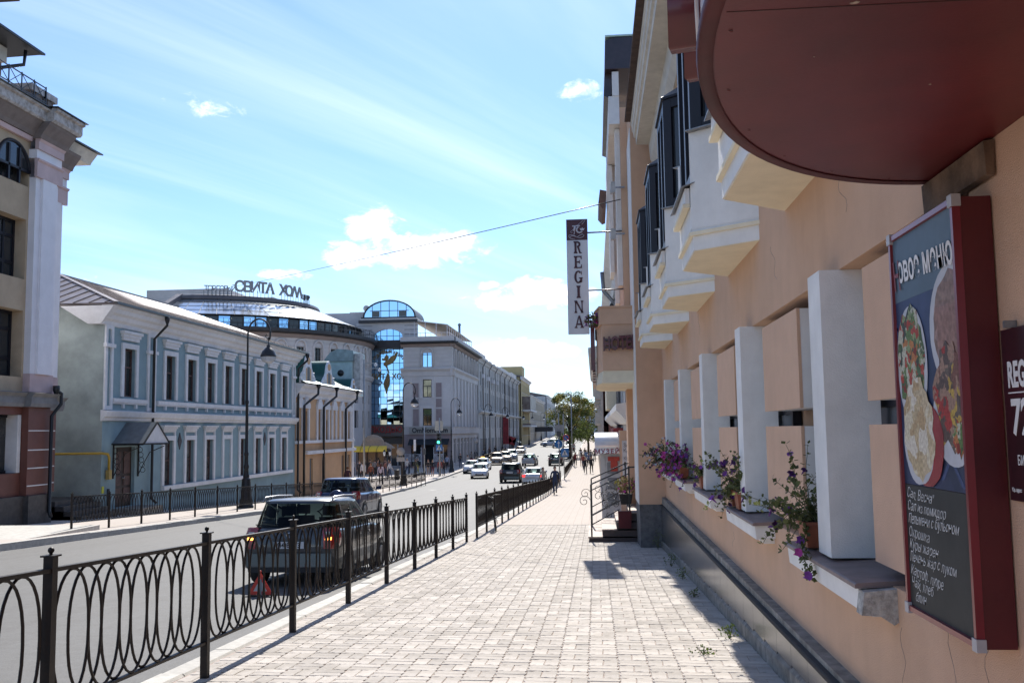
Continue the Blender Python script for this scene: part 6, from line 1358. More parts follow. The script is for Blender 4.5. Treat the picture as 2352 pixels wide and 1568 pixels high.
def make_car(name, label, cat, kind, pm, loc, rz=0, sc=1.0, brake=False, hazard=False, plate=None, taxi=None, group=None, detail=True, open_door=False, spare=False, rails=True):
    k = KIND[kind]; L, Wd, H = k['L'], k['W']/2, k['H']; e = tag(empty(name, loc, rz), label, cat, group); e.scale = (sc, sc, sc)
    a = math.atan(slope(loc[1])) if abs(math.cos(rz)) > .5 else 0
    e.rotation_euler = (slope(loc[1])*math.cos(rz), 0, rz)
    Y = lambda f: (f-.5)*L
    bt, hd, ns = k['belt'], k['hood'], k['nose']; dk = k.get('deck', bt)
    st = [(0, .86, .46, dk-.12), (.008, .93, .36, dk-.03), (.03, .975, .29, dk), (.10, .995, .24, max(dk, bt-.01)), (.28, 1, .21, bt), (.5, 1, .20, bt), (.68, 1, .21, bt-.005), (.765, .995, .21, hd+.015), (.86, .975, .22, hd-.05), (.93, .94, .24, (hd+ns)/2+.03), (.975, .87, .27, ns), (.995, .78, .31, ns-.12), (1, .70, .36, ns-.2)]
    def sect(w, zb, zt):
        w *= Wd; h = zt-zb
        half = [(0, zb), (w*.90, zb), (w*.975, zb+.05*h), (w*.995, zb+.22*h), (w, zb+.45*h), (w*.995, zb+.66*h), (w*.98, zb+.82*h), (w*.945, zt-.045*h), (w*.88, zt-.005), (w*.6, zt+.012), (0, zt+.02)]
        return half+[(-x, z) for x, z in half[-2:0:-1]]
    b = MB(); vs = []; n = 0
    for f, w, zb, zt in st:
        s = sect(w, zb, zt); n = len(s); vs += [(x, Y(f), z) for x, z in s]
    m = len(st); b.add(vs, [(i*n+j, i*n+(j+1) % n, (i+1)*n+(j+1) % n, (i+1)*n+j) for i in range(m-1) for j in range(n)]+[list(range(n)), list(range((m-1)*n, m*n))[::-1]], True)
    body = b.build('body', pm, e)
    # cabin above the belt line, real openings for the glass
    wb, wr = Wd*.925, Wd*k['top']; z0, z1 = bt-.01, H-.07
    p_ = 5.0
    def ring(th, t, grow=0):
        w = wb+(wr-wb)*(t**1.15)+grow; yr = Y(k['gr'][0]+(k['gr'][1]-k['gr'][0])*t)-grow; yf = Y(k['gf'][1]+(k['gf'][0]-k['gf'][1])*t**.92)+grow
        c, s = math.cos(th), math.sin(th); yc, l = (yr+yf)/2, (yf-yr)/2
        return (w*math.copysign(abs(c)**(2/p_), c), yc+l*math.copysign(abs(s)**(2/p_), s), z0+(z1-z0)*t)
    q = p_/2; thy = lambda f: math.asin(math.copysign(abs(f)**q, f)); thx = lambda f: math.acos(math.copysign(abs(f)**q, f))
    sides = [(-.90, -.62), (-.56, -.02), (.05, .70)] if kind in ('estate', 'suv', 'van') else [(-.74, -.02), (.05, .74)]
    t0, t1 = .06, .93
    wins = [(thy(a_), thy(c_)) for a_, c_ in sides]+[(math.pi-thy(c_), math.pi-thy(a_)) for a_, c_ in sides]
    wins += [(thx(.87), math.pi-thx(.87)), (-(math.pi-thx(.86)), -thx(.86))]        # windscreen, rear window
    wins = [((a_+2*math.pi) if a_ < -math.pi/2-1e-9 and False else a_, c_) for a_, c_ in wins]
    norm = lambda t: t % (2*math.pi)
    W2 = []
    for a_, c_ in wins:
        a2, c2 = norm(a_), norm(c_)
        W2.append((a2, c2))
    brk = sorted({round(v, 5) for w in W2 for v in w} | {round(norm(thy(f)), 5) for f in (-.97, .97)} | {round(norm(math.pi-thy(f)), 5) for f in (-.97, .97)} | {round(norm(s*thx(f)), 5) for s in (1, -1) for f in (.96, -.96, .5, -.5, 0)} | {round(math.pi/4+i*math.pi/2, 5) for i in range(4)} | {0.0, round(math.pi, 5)})
    def inwin(th, t):
        for a_, c_ in W2:
            if (a_ < c_ and a_ < th < c_) or (a_ > c_ and (th > a_ or th < c_)): return t0 < t < t1
        return False
    ts = [0, t0, .35, .65, t1, 1]; cab = MB(); nb = len(brk)
    vs = [ring(th, t) for t in ts for th in brk]; fs = []
    for i in range(len(ts)-1):
        for j in range(nb):
            tm = (ts[i]+ts[i+1])/2; ta, tb = brk[j], brk[(j+1) % nb]; th = (ta+(tb if tb > ta else tb+2*math.pi))/2 % (2*math.pi)
            if inwin(th, tm): continue
            fs.append((i*nb+j, i*nb+(j+1) % nb, (i+1)*nb+(j+1) % nb, (i+1)*nb+j))
    base = len(vs)-nb
    for sc_, dz in ((.97, .018), (.86, .042), (.5, .062)):
        o = len(vs); top = [ring(th, 1) for th in brk]; yc = sum(p[1] for p in top)/nb
        vs += [(x*sc_, yc+(y-yc)*sc_, z+dz) for x, y, z in top]
        fs += [(base+j, base+(j+1) % nb, o+(j+1) % nb, o+j) for j in range(nb)]; base = o
    fs.append([base+j for j in range(nb)]); cab.add(vs, fs, True); cab.build('cabin_roof', pm, e)
    for i, (a_, c_) in enumerate(W2):
        c3 = c_ if c_ > a_ else c_+2*math.pi; g = MB(); nn = 6; vs = [ring(a_+(c3-a_)*j/nn, t0+(t1-t0)*t/3, -.006) for t in range(4) for j in range(nn+1)]
        g.add(vs, [(t*(nn+1)+j, t*(nn+1)+j+1, (t+1)*(nn+1)+j+1, (t+1)*(nn+1)+j) for t in range(3) for j in range(nn)], True)
        g.build('windscreen' if i == len(W2)-2 else ('rear_window' if i == len(W2)-1 else 'side_window'), M_cg, e)
    # cabin innards
    s = MB()
    for x in (-.38, .38):
        for f in ((.30, .52) if kind != 'sedan' else (.36, .54)):
            s.prism([(x-.22, Y(f), .5), (x+.22, Y(f), .5), (x+.22, Y(f)+.12, .5), (x-.22, Y(f)+.12, .5)], [(x-.19, Y(f)-.12, bt+.16), (x+.19, Y(f)-.12, bt+.16), (x+.19, Y(f)-.02, bt+.16), (x-.19, Y(f)-.02, bt+.16)]); s.box(x-.12, x+.12, Y(f)-.15, Y(f)-.06, bt+.19, bt+.36)
    s.build('seats', M_seat, e)
    s = MB(); s.tube([(-.37+.19*math.cos(t), Y(.64)+.06*math.sin(t), bt+.06+.17*math.sin(t)) for t in [2*math.pi*i/14 for i in range(14)]], .016, 5, True); s.build('steering_wheel', M_black, e)
    # wheels
    for f in k['wh']:
        for s_ in (-1, 1):
            r = k['wr']; a = MB(); N_ = 20
            a.add([(s_*(Wd*1.0+.004), Y(f)+(r+.07)*math.cos(math.pi*i/N_), r*.95+(r+.07)*math.sin(math.pi*i/N_)) for i in range(N_+1)]+[(s_*(Wd*.9), Y(f)+(r+.07)*math.cos(math.pi*i/N_), r*.95+(r+.07)*math.sin(math.pi*i/N_)) for i in range(N_+1)], [list(range(N_+1))]+[(i, i+1, N_+2+i, N_+1+i) for i in range(N_)]); a.build('wheel_arch', M_black, e)
            w = empty('wheel', (s_*(Wd-.095), Y(f), r), 0, e)
            t = MB(); pr = [(.0, .10), (r*.62, .10), (r*.66, .105), (r*.93, .105), (r, .075), (r, -.075), (r*.93, -.105), (.0, -.105)]
            t.lathe([(max(x, 1e-3), z) for x, z in pr], (0, 0, 0), 22); to = t.build('tyre', M_tyre, w); to.rotation_euler = (0, R(90)*s_, 0)
            t = MB(); t.lathe([(.001, .112), (r*.15, .115), (r*.2, .10), (r*.56, .108), (r*.62, .118), (r*.62, .10)], (0, 0, 0), 20); ro = t.build('rim', M_rim, w); ro.rotation_euler = (0, R(90)*s_, 0)
    # lamps, bumpers, plates
    y0, y1 = Y(0), Y(1); tz0, tz1 = k['tz']
    for s_ in (-1, 1):
        l = MB(); xi, xo = Wd*.70, Wd*.985
        o = [(xi, y0-.012), (Wd*.86, y0-.014), (Wd*.945, y0+.03), (Wd*1.002, y0+.14), (Wd*1.002, y0+.24), (Wd*.8, y0+.24), (xi, y0+.1)]
        mid = (tz0+tz1)/2
        l.prism([(s_*x*(.97 if x > Wd*.9 else 1), y, tz0) for x, y in o], [(s_*x*.985, y+.005, mid) for x, y in o]); l.prism([(s_*x*.985, y+.005, mid+.001) for x, y in o], [(s_*(x*.93), y+.035, tz1) for x, y in o]); tl = l.build('tail_light', M_tailon if brake else M_tail, e)
        if detail:
            l = MB(); l.box(min(s_*Wd*.73, s_*Wd*.86), max(s_*Wd*.73, s_*Wd*.86), y0-.024, y0+.01, mid-.03, mid+.02); l.build('reversing_lens', M_head if not hazard else M_amber, tl)
            l = MB(); l.box(min(s_*Wd*.72, s_*Wd*.84), max(s_*Wd*.72, s_*Wd*.84), y0-.02, y0+.01, mid+.06, mid+.11); l.build('white_lens', M_head, tl)
        h = MB(); hz = ns; o = [(Wd*.50, y1-.035), (Wd*.72, y1-.075), (Wd*.90, y1-.2), (Wd*.955, y1-.36), (Wd*.85, y1-.40), (Wd*.5, y1-.2)]
        h.prism([(s_*x, y+.02, hz-.17) for x, y in o], [(s_*x*.985, y-.03, hz-.0) for x, y in o]); h.build('headlight', M_head, e)
        mz = bt+.06; mr = MB(); mr.prism([(s_*(Wd*.93), Y(.68), mz), (s_*(Wd+.17), Y(.675), mz+.0), (s_*(Wd+.17), Y(.675), mz+.15), (s_*(Wd*.93+.04), Y(.68), mz+.13)], [(s_*(Wd*.93), Y(.70), mz), (s_*(Wd+.14), Y(.705), mz+.02), (s_*(Wd+.14), Y(.705), mz+.13), (s_*(Wd*.93+.04), Y(.70), mz+.11)]); mr.build('mirror', M_black if detail and kind == 'estate' else pm, e)
        for f in (.36, .55):
            d = MB(); d.box(min(s_*Wd*.99, s_*(Wd+.02)), max(s_*Wd*.99, s_*(Wd+.02)), Y(f)-.09, Y(f)+.09, bt-.16, bt-.125); d.build('door_handle', pm, e)
        for f in (.30, .47, .655):
            d = MB(); d.box(min(s_*Wd*.985, s_*(Wd+.0012)), max(s_*Wd*.985, s_*(Wd+.0012)), Y(f)-.004, Y(f)+.004, .36, bt-.06); d.build('door_gap', M_black, e)
        sl2 = MB(); sl2.box(min(s_*Wd*.9, s_*(Wd*.998)), max(s_*Wd*.9, s_*(Wd*.998)), Y(.26), Y(.73), .19, .27); sl2.build('sill_trim', M_black, e)
        if k['rail'] and rails:
            rr = MB(); rr.tube([(s_*wr*.93, Y(k['gr'][1])+.06, H-.075), (s_*wr*.92, Y(k['gr'][1])+.16, H+.005), (s_*wr*.92, Y(.3), H+.022), (s_*wr*.92, Y(k['gf'][0])-.22, H+.01), (s_*wr*.92, Y(k['gf'][0])-.1, H-.06)], .016, 6); rr.build('roof_rail', M_rim, e)
    bp = MB(); o = [(-Wd*.90, y0+.10), (-Wd*.86, y0-.03), (-Wd*.5, y0-.055), (Wd*.5, y0-.055), (Wd*.86, y0-.03), (Wd*.90, y0+.10)]
    bp.prism([(x, y, .34) for x, y in o], [(x, y+.01, .56) for x, y in o]); bp.build('rear_bumper', pm, e)
    bp = MB(); bp.prism([(x*.96, y+.012, .25) for x, y in o], [(x*.98, y+.004, .338) for x, y in o]); bp.build('bumper_skirt', M_black, e)
    gr = MB(); gr.box(-Wd*.45, Wd*.45, y1-.06, y1+.012, ns-.30, ns-.16); gr.build('grille', M_black, e)
    gr = MB(); gr.box(-Wd*.55, Wd*.55, y1-.06, y1+.008, .36, ns-.36); gr.build('lower_grille', M_black, e)
    gr = MB(); gr.box(-Wd*.42, Wd*.42, y1-.03, y1+.018, ns-.175, ns-.16); gr.build('grille_bar', M_chrome, e)
    pz = (tz0+tz1)/2-.17 if kind != 'sedan' else .62
    for yy, zz_, s_ in ((y0-.022 if kind != 'sedan' else y0-.02, pz, -1), (y1+.014, .44, 1)):
        p = MB(); p.box(-.26, .26, min(yy, yy+.012*s_), max(yy, yy+.012*s_), zz_, zz_+.112); po = p.build('number_plate', M_plate, e)
        if plate and s_ == -1:
            letters(plate, 'plate_lettering', M_black, po, (-.02, yy-.0145, zz_+.052), (1, 0, 0), (0, 0, 1), size=.112, depth=.002, bold=.002, sx=.82)
    tg = MB(); tg.box(-Wd*.66, Wd*.66, y0-.008, y0+.02, .575, .59); tg.build('tailgate_gap', M_black, e)
    if detail and kind in ('estate', 'hatch', 'suv'):
        wp = MB(); p0 = ring(-math.pi/2, .06, .012); p1 = ring(-math.pi/2-.9, .16, .014); wp.tube([p0, p1], .009, 5); wp.build('wiper', M_black, e)
        tg = MB(); tg.box(-.3, .3, y0-.02, y0+.01, pz+.13, pz+.165); tg.build('boot_trim', M_chrome if kind != 'estate' else pm, e)
    if spare:
        t = MB(); t.lathe([(.001, .2), (.25, .19), (.31, .15), (.33, .08), (.33, 0)], (0, 0, 0), 24); so_ = t.build('spare_wheel_cover', pm, e); so_.rotation_euler = (R(90), 0, 0); so_.location = (.02, y0, .86)
    if taxi:
        t = MB(); t.prism([(-.22, Y(.46), H-.01), (.22, Y(.46), H-.01), (.22, Y(.5), H-.01), (-.22, Y(.5), H-.01)], [(-.19, Y(.465), H+.12), (.19, Y(.465), H+.12), (.19, Y(.495), H+.12), (-.19, Y(.495), H+.12)]); t.build('roof_sign', taxi, e)
    if open_door:
        d = MB(); x = Wd; d.prism([(x, Y(.66), .3), (x+.85, Y(.60), .3), (x+.85, Y(.60), bt-.02), (x, Y(.66), bt-.02)], [(x, Y(.66)-.07, .3), (x+.85, Y(.60)-.07, .3), (x+.85, Y(.60)-.07, bt-.02), (x, Y(.66)-.07, bt-.02)]); do = d.build('open_door', pm, e)
        d = MB(); d.tube([(x+.02, Y(.655), bt-.02), (x+.15, Y(.645), H-.12), (x+.75, Y(.605), H-.14), (x+.83, Y(.60), bt-.02)], .025, 6); o2 = d.build('window_frame', pm, do)
    return e
def at_road(x, y): return (x, y, Rd(x, y))
P_grey = paint('dusty graphite paint', (.034, .037, .041), .36, .22); P_blue = paint('dark blue paint', (.022, .034, .085)); P_white = paint('white paint', (.60, .60, .61)); P_black = paint('black paint', (.012, .012, .013)); P_silver = paint('silver paint', (.34, .35, .36)); P_gold = paint('bronze paint', (.24, .165, .105)); P_dred = paint('dark red paint', (.12, .015, .015))
make_car('estate_car', 'dusty graphite estate car with roof rails and hazard lights on, behind the warning triangle', 'car', 'estate', P_grey, at_road(-4.83, 16.72), 0, .925, hazard=True, plate='У440ЕТ 73')
ec = bpy.data.objects['estate_car']
letters('KALINA', 'badge', M_chrome, ec, (.44, -2.032, .69), (1, 0, 0), (0, 0, 1), size=.052, depth=.006); letters('LADA', 'badge', M_chrome, ec, (-.46, -2.032, .69), (1, 0, 0), (0, 0, 1), size=.045, depth=.006)
b = MB(); b.tube([(.055*math.cos(t), -2.028, .87+.035*math.sin(t)) for t in [2*math.pi*i/14 for i in range(14)]], .007, 5, True); b.build('emblem', M_chrome, ec)
make_car('blue_car', 'dark blue car with round spare wheel cover passing the stopped estate', 'car', 'suv', P_blue, at_road(-9.35, 36.2), 0, .93, spare=True, rails=False)
make_car('white_sedan', 'white saloon with headlights driving up towards the railings', 'car', 'sedan', P_white, at_road(-11.6, 96), math.pi+.10, 1.0)
make_car('taxi', 'white taxi with red roof sign and open door at the kerb', 'car', 'sedan', P_white, at_road(-14.0, 108.4), math.pi+.05, 1.0, taxi=M_tail, open_door=False)
make_car('taxi', 'white taxi with orange roof sign waiting behind the taxi at the kerb', 'car', 'sedan', P_white, at_road(-13.6, 115.5), math.pi, 1.0, taxi=M_amber)
make_car('dark_suv', 'black off-roader beside the white saloon with brake lights', 'car', 'suv', P_black, at_road(-7.45, 86.3), -.03, 1.05)
make_car('white_saloon', 'white saloon with red brake lights at the pedestrian crossing', 'car', 'sedan', P_white, at_road(-5.1, 79.9), 0, 1.0, brake=True)
make_car('silver_hatchback', 'silver hatchback alone in the middle of the road', 'car', 'hatch', P_silver, at_road(-8.7, 128), -.05, 1.05)
make_car('bronze_suv', 'bronze off-roader leading the oncoming queue', 'car', 'suv', P_gold, at_road(-13.5, 131.2), math.pi+.1, 1.0)
make_car('bronze_car', 'second bronze car of the oncoming queue, hidden behind the leading one', 'car', 'suv', P_gold, at_road(-12.9, 137.5), math.pi+.1, 1.0)
make_car('silver_suv', 'silver off-roader last in the oncoming queue', 'car', 'suv', P_silver, at_road(-12.6, 144), math.pi+.08, 1.05)
make_car('oncoming_car', 'bronze saloon coming alone along the far railing', 'car', 'sedan', P_gold, at_road(-13.4, 172), math.pi, 1.05)
make_car('black_car', 'black hatchback beyond the blue arrow sign', 'car', 'hatch', P_black, at_road(-5.2, 127.4), 0, 1.08)
make_car('crossing_car', 'white off-roader standing sideways across the far road', 'car', 'suv', P_white, at_road(-10.4, 226), R(100), 1.1)
for (x, y, kd, pm_, lb) in ((-5.0, 150, 'sedan', P_white, 'white saloon parked under the street tree'), (-4.7, 160, 'hatch', P_dred, 'dark red hatchback parked past the street tree'), (-5.0, 172, 'suv', P_silver, 'silver off-roader parked behind the dark red hatchback'), (-4.8, 185, 'sedan', P_black, 'black saloon parked far down the hotel side'), (-5.1, 200, 'van', P_white, 'white van parked far down the hotel side'), (-8.6, 215, 'sedan', P_silver, 'silver saloon in the far lane near the crossing car'), (-6.2, 240, 'hatch', P_white, 'white hatchback beyond the crossing car')):
    make_car('parked_car' if x > -5.5 else 'distant_car', lb, 'car', kd, pm_, at_road(x, y), 0 if x > -5.5 else .1, 1.0, detail=False)
# warning triangle
wt = tag(empty('warning_triangle', at_road(-4.88, 13.72)), 'red reflective warning triangle standing on the road behind the estate car', 'warning triangle')
M_wt = mat('red reflector', (.62, .045, .025), .35, .15, 30); M_wti = mat('white reflector', (.50, .50, .48), .4, .1, 20)
def tri(r, zc, y): return [(r*math.sin(a), y, zc+r*math.cos(a)) for a in (0, 2*math.pi/3, 4*math.pi/3)]
o, i_ = tri(.215, .135, -.004), tri(.120, .135, -.004); o2, i2 = tri(.215, .135, .008), tri(.120, .135, .008)
for j in range(3):
    b = MB(); k2 = (j+1) % 3; b.prism([o[j], o[k2], i_[k2], i_[j]], [o2[j], o2[k2], i2[k2], i2[j]]); b.build('red_bar', M_wt, wt)
b = MB(); b.prism(tri(.118, .135, 0), tri(.118, .135, .004)); b.build('inner_panel', M_wti, wt)
b = MB(); b.prism([(-.022, -.006, .02), (.022, -.006, .02), (.022, -.006, .24), (-.022, -.006, .24)], [(-.022, -.002, .02), (.022, -.002, .02), (.022, -.002, .24), (-.022, -.002, .24)]); b.build('handle', M_greyglass, wt)
b = MB(); b.ball((0, 0, .35), .022, 8); b.build('cap', M_wt, wt); b = MB(); b.bar((-.2, -.1, .012), (.2, .1, .012), .02); b.bar((-.2, .1, .012), (.2, -.1, .012), .02); b.build('foot', M_black, wt)
# ------------------------------------------------------------------ people
M_skin = mat('skin', (.46, .27, .19), .6, .05, 6)
def person_mesh(pose, bulk=1.0, skirt=False):
    """one skinned figure 1.72 m tall facing -y; returns a mesh with slots skin, top, legs, shoes"""
    V = []; E_ = []; Rr = []; seg = []
    def v(p, r): V.append(p); Rr.append(r); return len(V)-1
    def s(a, b, k): E_.append((a, b)); seg.append((a, b, k))
    pel = v((0, 0, .96), (.145*bulk, .105*bulk)); wst = v((0, .0, 1.12), (.13*bulk, .095*bulk)); cst = v((0, .0, 1.30), (.155*bulk, .105*bulk)); sho = v((0, .01, 1.42), (.12, .085)); nk = v((0, .0, 1.50), (.052, .055)); jaw = v((0, -.02, 1.57), (.062, .075)); hd = v((0, -.01, 1.66), (.075, .092)); tp = v((0, .0, 1.70), (.05, .06)); nose = v((0, -.105, 1.62), (.012, .012))
    for a, b, k in ((pel, wst, 1), (wst, cst, 1), (cst, sho, 1), (sho, nk, 0), (nk, jaw, 0), (jaw, hd, 0), (hd, tp, 0), (jaw, nose, 0)): s(a, b, k)
    for sd in (-1, 1):
        P = pose['arm'][0 if sd < 0 else 1]; L_ = pose['leg'][0 if sd < 0 else 1]
        sh = v((sd*.175, .01, 1.40), (.062, .062)); el = v((sd*(.21+P[0]), P[1], P[2]), (.043, .043)); wr = v((sd*(.21+P[3]), P[4], P[5]), (.03, .03)); d = Vector(V[wr])-Vector(V[el]); d.normalize(); pm_ = v(tuple(Vector(V[wr])+d*.06), (.036, .022))
        s(sho, sh, 1); s(sh, el, 1); s(el, wr, 1 if pose.get('sleeve', 1) else 0); s(wr, pm_, 0)
        for j, (ox, ln) in enumerate(((-.025, .065), (-.008, .08), (.009, .075), (.024, .06))):
            f = v(tuple(Vector(V[pm_])+d*ln+Vector((0, ox, -.005))), (.009, .009)); s(pm_, f, 0)
        th = v(tuple(Vector(V[wr])+d*.05+Vector((-sd*.03, -.03, 0))), (.010, .010)); s(wr, th, 0)
        hp = v((sd*.085, 0, .90), (.092*bulk, .092*bulk)); kn = v((sd*.095, L_[0], L_[1]), (.06, .06)); an = v((sd*.10, L_[2], L_[3]), (.042, .045)); to = v((sd*.115, L_[2]-.16, max(.035, L_[3]-.05)), (.036, .03)); he = v((sd*.10, L_[2]+.05, max(.04, L_[3]-.05)), (.035, .035))
        s(pel, hp, 2); s(hp, kn, 2); s(kn, an, 2 if not skirt else 0); s(an, to, 3); s(an, he, 3)
    me = bpy.data.meshes.new('figure'); me.from_pydata(V, E_, []); ob = bpy.data.objects.new('figure', me); COL.objects.link(ob)
    sk = ob.modifiers.new('skin', 'SKIN'); sk.use_smooth_shade = True
    for i, r in enumerate(Rr): me.skin_vertices[0].data[i].radius = r
    for i in range(len(V)): me.skin_vertices[0].data[i].use_root = (i == 0)
    su = ob.modifiers.new('sub', 'SUBSURF'); su.levels = 1; su.render_levels = 1
    dg_ = bpy.context.evaluated_depsgraph_get(); out = bpy.data.meshes.new_from_object(ob.evaluated_get(dg_)); bpy.data.objects.remove(ob); bpy.data.meshes.remove(me)
    VV = [Vector(p) for p in V]
    out.materials.clear()
    for _ in range(4): out.materials.append(M_skin)
    for p in out.polygons:
        c = p.center; best = 9; bk = 0
        for a, b, k in seg:
            A, B = VV[a], VV[b]; d = B-A; t = max(0, min(1, (c-A).dot(d)/d.length_squared)); q = (A+d*t-c).length-.5*(Rr[a][0]+(Rr[b][0]-Rr[a][0])*t)
            if q < best: best = q; bk = k
        if 1.46 < c.z: bk = 0
        if skirt and .55 < c.z < .98 and bk in (2, 0) and abs(c.x) < .2: bk = 2
        p.material_index = bk
        p.use_smooth = True
    return out
A_dn = ((.03, .02, 1.13), (.05, -.03, .88)); dn = lambda: (.03, .03, 1.13, .045, -.02, .88)
bent = lambda: (.02, .03, 1.14, -.08, -.22, 1.20); swf = lambda: (.03, -.09, 1.14, .03, -.22, .93); swb = lambda: (.03, .14, 1.15, .04, .16, .92); hip = lambda: (.12, .08, 1.14, -.04, -.04, 1.0)
stl = (-.005, .50, .01, .085); wf = (-.14, .51, -.26, .09); wb = (.03, .50, .27, .17)
POSES = {'stand': dict(arm=(dn(), dn()), leg=(stl, stl)), 'phone': dict(arm=(bent(), dn()), leg=(stl, (-.03, .5, -.02, .085))), 'walk': dict(arm=(swb(), swf()), leg=(wf, wb)), 'bag': dict(arm=(bent(), bent()), leg=(stl, stl)), 'walk2': dict(arm=(swf(), bent()), leg=(wb, wf))}
PM = {k: person_mesh(p) for k, p in POSES.items()}
PM['skirt'] = person_mesh(POSES['phone'], .95, True)
def hair_mesh(long):
    b = MB(); n = 14
    pr = [(.001, .112), (.05, .105), (.078, .075), (.09, .03), (.09, -.02), (.083, -.06)]
    if long: pr += [(.08, -.16), (.085, -.28), (.07, -.36)]
    b.lathe(pr, (0, .022, 0), n); me = b.mesh('hair')
    for v_ in me.vertices:
        v_.co.y *= 1.12
        if v_.co.y < -.02 and v_.co.z < .06: v_.co.y = -.02+(v_.co.y+.02)*.15
    return me
HM = [hair_mesh(False), hair_mesh(True)]
CLO = {}
def cloth(c):
    k = 'cloth %.2f %.2f %.2f' % c
    return mat(k, c, .9, .12, 12)
def person(label, pose, loc, face, top, legs, hair, h=1.72, long=False, shoes=(.03, .025, .02), group=None, extra=None):
    o = link('person', PM[pose], None, loc, (0, 0, face)); tag(o, label, 'person', group); s = h/1.72; o.scale = (s, s, s)
    for i, m in enumerate((M_skin, cloth(top), cloth(legs), cloth(shoes))):
        o.material_slots[i].link = 'OBJECT'; o.material_slots[i].material = m
    hr = link('hair', HM[1 if long else 0], o, (0, 0, 1.632)); hr.data = HM[1 if long else 0]
    if not hr.data.materials: hr.data.materials.append(M_skin)
    hr.material_slots[0].link = 'OBJECT'; hr.material_slots[0].material = cloth(hair)
    if extra == 'bag':
        b = MB(); b.box(.15, .29, -.1, .12, .78, 1.0); b.tube([(.2, -.06, 1.0), (.15, -.05, 1.2), (.08, -.05, 1.42), (.1, .1, 1.35), (.2, .1, 1.0)], .012, 5); t = tag(b.build('shoulder_bag', cloth((.05, .035, .03))), label and 'dark shoulder bag carried by the '+label.split(' ', 2)[2][:60], 'bag'); t.matrix_world = Matrix.Translation(loc)@Matrix.Rotation(face, 4, 'Z')@Matrix.Scale(s, 4)
    return o
gp_ = lambda x, y: (x, y, G(y))
DK = (.02, .02, .024); JN = (.035, .05, .095); BR = (.05, .025, .015); BL = (.30, .20, .09); WH = (.55, .55, .58)
person('person in dark blue jacket and jeans walking beside the railing', 'walk', gp_(-2.42, 57.2), R(10), (.03, .045, .10), JN, BR, 1.66)
person('person in a pale top beyond the railing by the white saloon', 'stand', (-3.6, 66, Rd(-3.6, 66)), R(20), (.40, .36, .30), JN, BR, 1.68)
person('person in black coat with dark bag on the open pavement', 'walk2', gp_(-1.05, 99.5), R(5), DK, DK, BL, 1.70, True)
person('person in black jacket and white shirt walking with hands free', 'walk', gp_(-.42, 99.8), R(-5), DK, DK, BR, 1.80)
person('person in dark red jacket beside the far railing', 'walk', gp_(-2.45, 119), 0, (.20, .03, .03), DK, BR, 1.74)
person('person in pale dress walking past the dark red jacket', 'skirt', gp_(-1.72, 119.5), R(180), (.34, .30, .28), (.34, .26, .22), BR, 1.68, True)
person('person in blue shirt in the far walking crowd', 'walk2', gp_(-1.2, 128), R(180), (.12, .20, .36), JN, BR, 1.78)
person('person in grey coat in the far walking crowd', 'walk', gp_(-.6, 131), R(175), (.14, .14, .15), DK, DK, 1.74)
person('person in white shirt in the far walking crowd', 'walk', gp_(-1.9, 133), 0, WH, DK, BR, 1.72)
person('person in brown jacket in the far walking crowd', 'stand', gp_(-.1, 136), R(180), (.14, .08, .05), DK, BR, 1.76)
person('person in black clothes at the end of the walking crowd', 'walk2', gp_(-1.5, 140), 0, DK, DK, DK, 1.74)
person('person in olive jacket behind the walking crowd', 'stand', gp_(-2.2, 143), 0, (.09, .09, .05), JN, BR, 1.70)
# by the kiosk and the crossing
person('person with long blonde hair in a dark dress by the kiosk', 'phone', gp_(-24.6, 101), R(200), DK, DK, (.55, .42, .22), 1.72, True)
person('person in white shirt behind the railing by the orange house end', 'stand', gp_(-21.7, 88.5), R(170), WH, DK, BR, 1.70)
person('person in rust jacket seen from behind at the railing', 'stand', gp_(-19.9, 84), R(185), (.16, .05, .03), DK, (.22, .10, .05), 1.70)
person('person in lilac top with long dark red hair at the railing', 'stand', gp_(-18.0, 79.6), R(180), (.42, .38, .48), DK, (.06, .015, .02), 1.74, True)
person('person in white shirt walking past the double lantern', 'walk', gp_(-19.6, 90.5), R(90), WH, JN, BR, 1.78)
person('person in dark suit near the kiosk corner', 'stand', gp_(-22.4, 101.5), R(10), (.05, .05, .055), (.05, .05, .055), BR, 1.82)
person('person in black jacket in the kiosk queue, beside the blonde', 'stand', gp_(-23.7, 99.8), R(150), DK, DK, DK, 1.74)
person('person in grey jumper in the kiosk queue', 'bag', gp_(-23.1, 99.2), R(220), (.20, .19, .20), DK, BR, 1.70)
person('person in brown shirt in the kiosk queue', 'phone', gp_(-22.6, 98.6), R(120), (.17, .08, .05), JN, BR, 1.74)
person('person in dark checked shirt in the kiosk queue', 'stand', gp_(-22.2, 100.4), R(200), (.09, .055, .05), DK, BR, 1.78)
person('person in navy jumper talking beside the kiosk queue', 'bag', gp_(-21.3, 97.5), R(90), (.02, .03, .06), DK, DK, 1.74)
person('person in maroon jacket in front of the orange house wall', 'stand', gp_(-17.4, 66.5), R(180), (.075, .03, .045), DK, (.16, .07, .03), 1.70)
person('person in white blouse with bag walking on the plaza', 'walk2', gp_(-20.4, 103), R(30), (.55, .54, .52), JN, (.35, .22, .12), 1.70, True)
person('person in black jacket waiting at the crossing kerb', 'bag', gp_(-17.2, 98), R(10), DK, (.30, .22, .18), (.20, .08, .04), 1.68)
person('person in black coat and red skirt waiting at the crossing kerb', 'skirt', gp_(-16.8, 98.4), R(-10), DK, (.12, .02, .03), BL, 1.66, True)
person('person in coral top and jeans waiting at the crossing', 'stand', gp_(-16.15, 99), R(20), (.45, .12, .10), JN, (.30, .14, .06), 1.66, True)
person('person in dark jacket standing beside the coral top', 'stand', gp_(-15.8, 99.4), R(-20), (.06, .04, .035), DK, BR, 1.64)
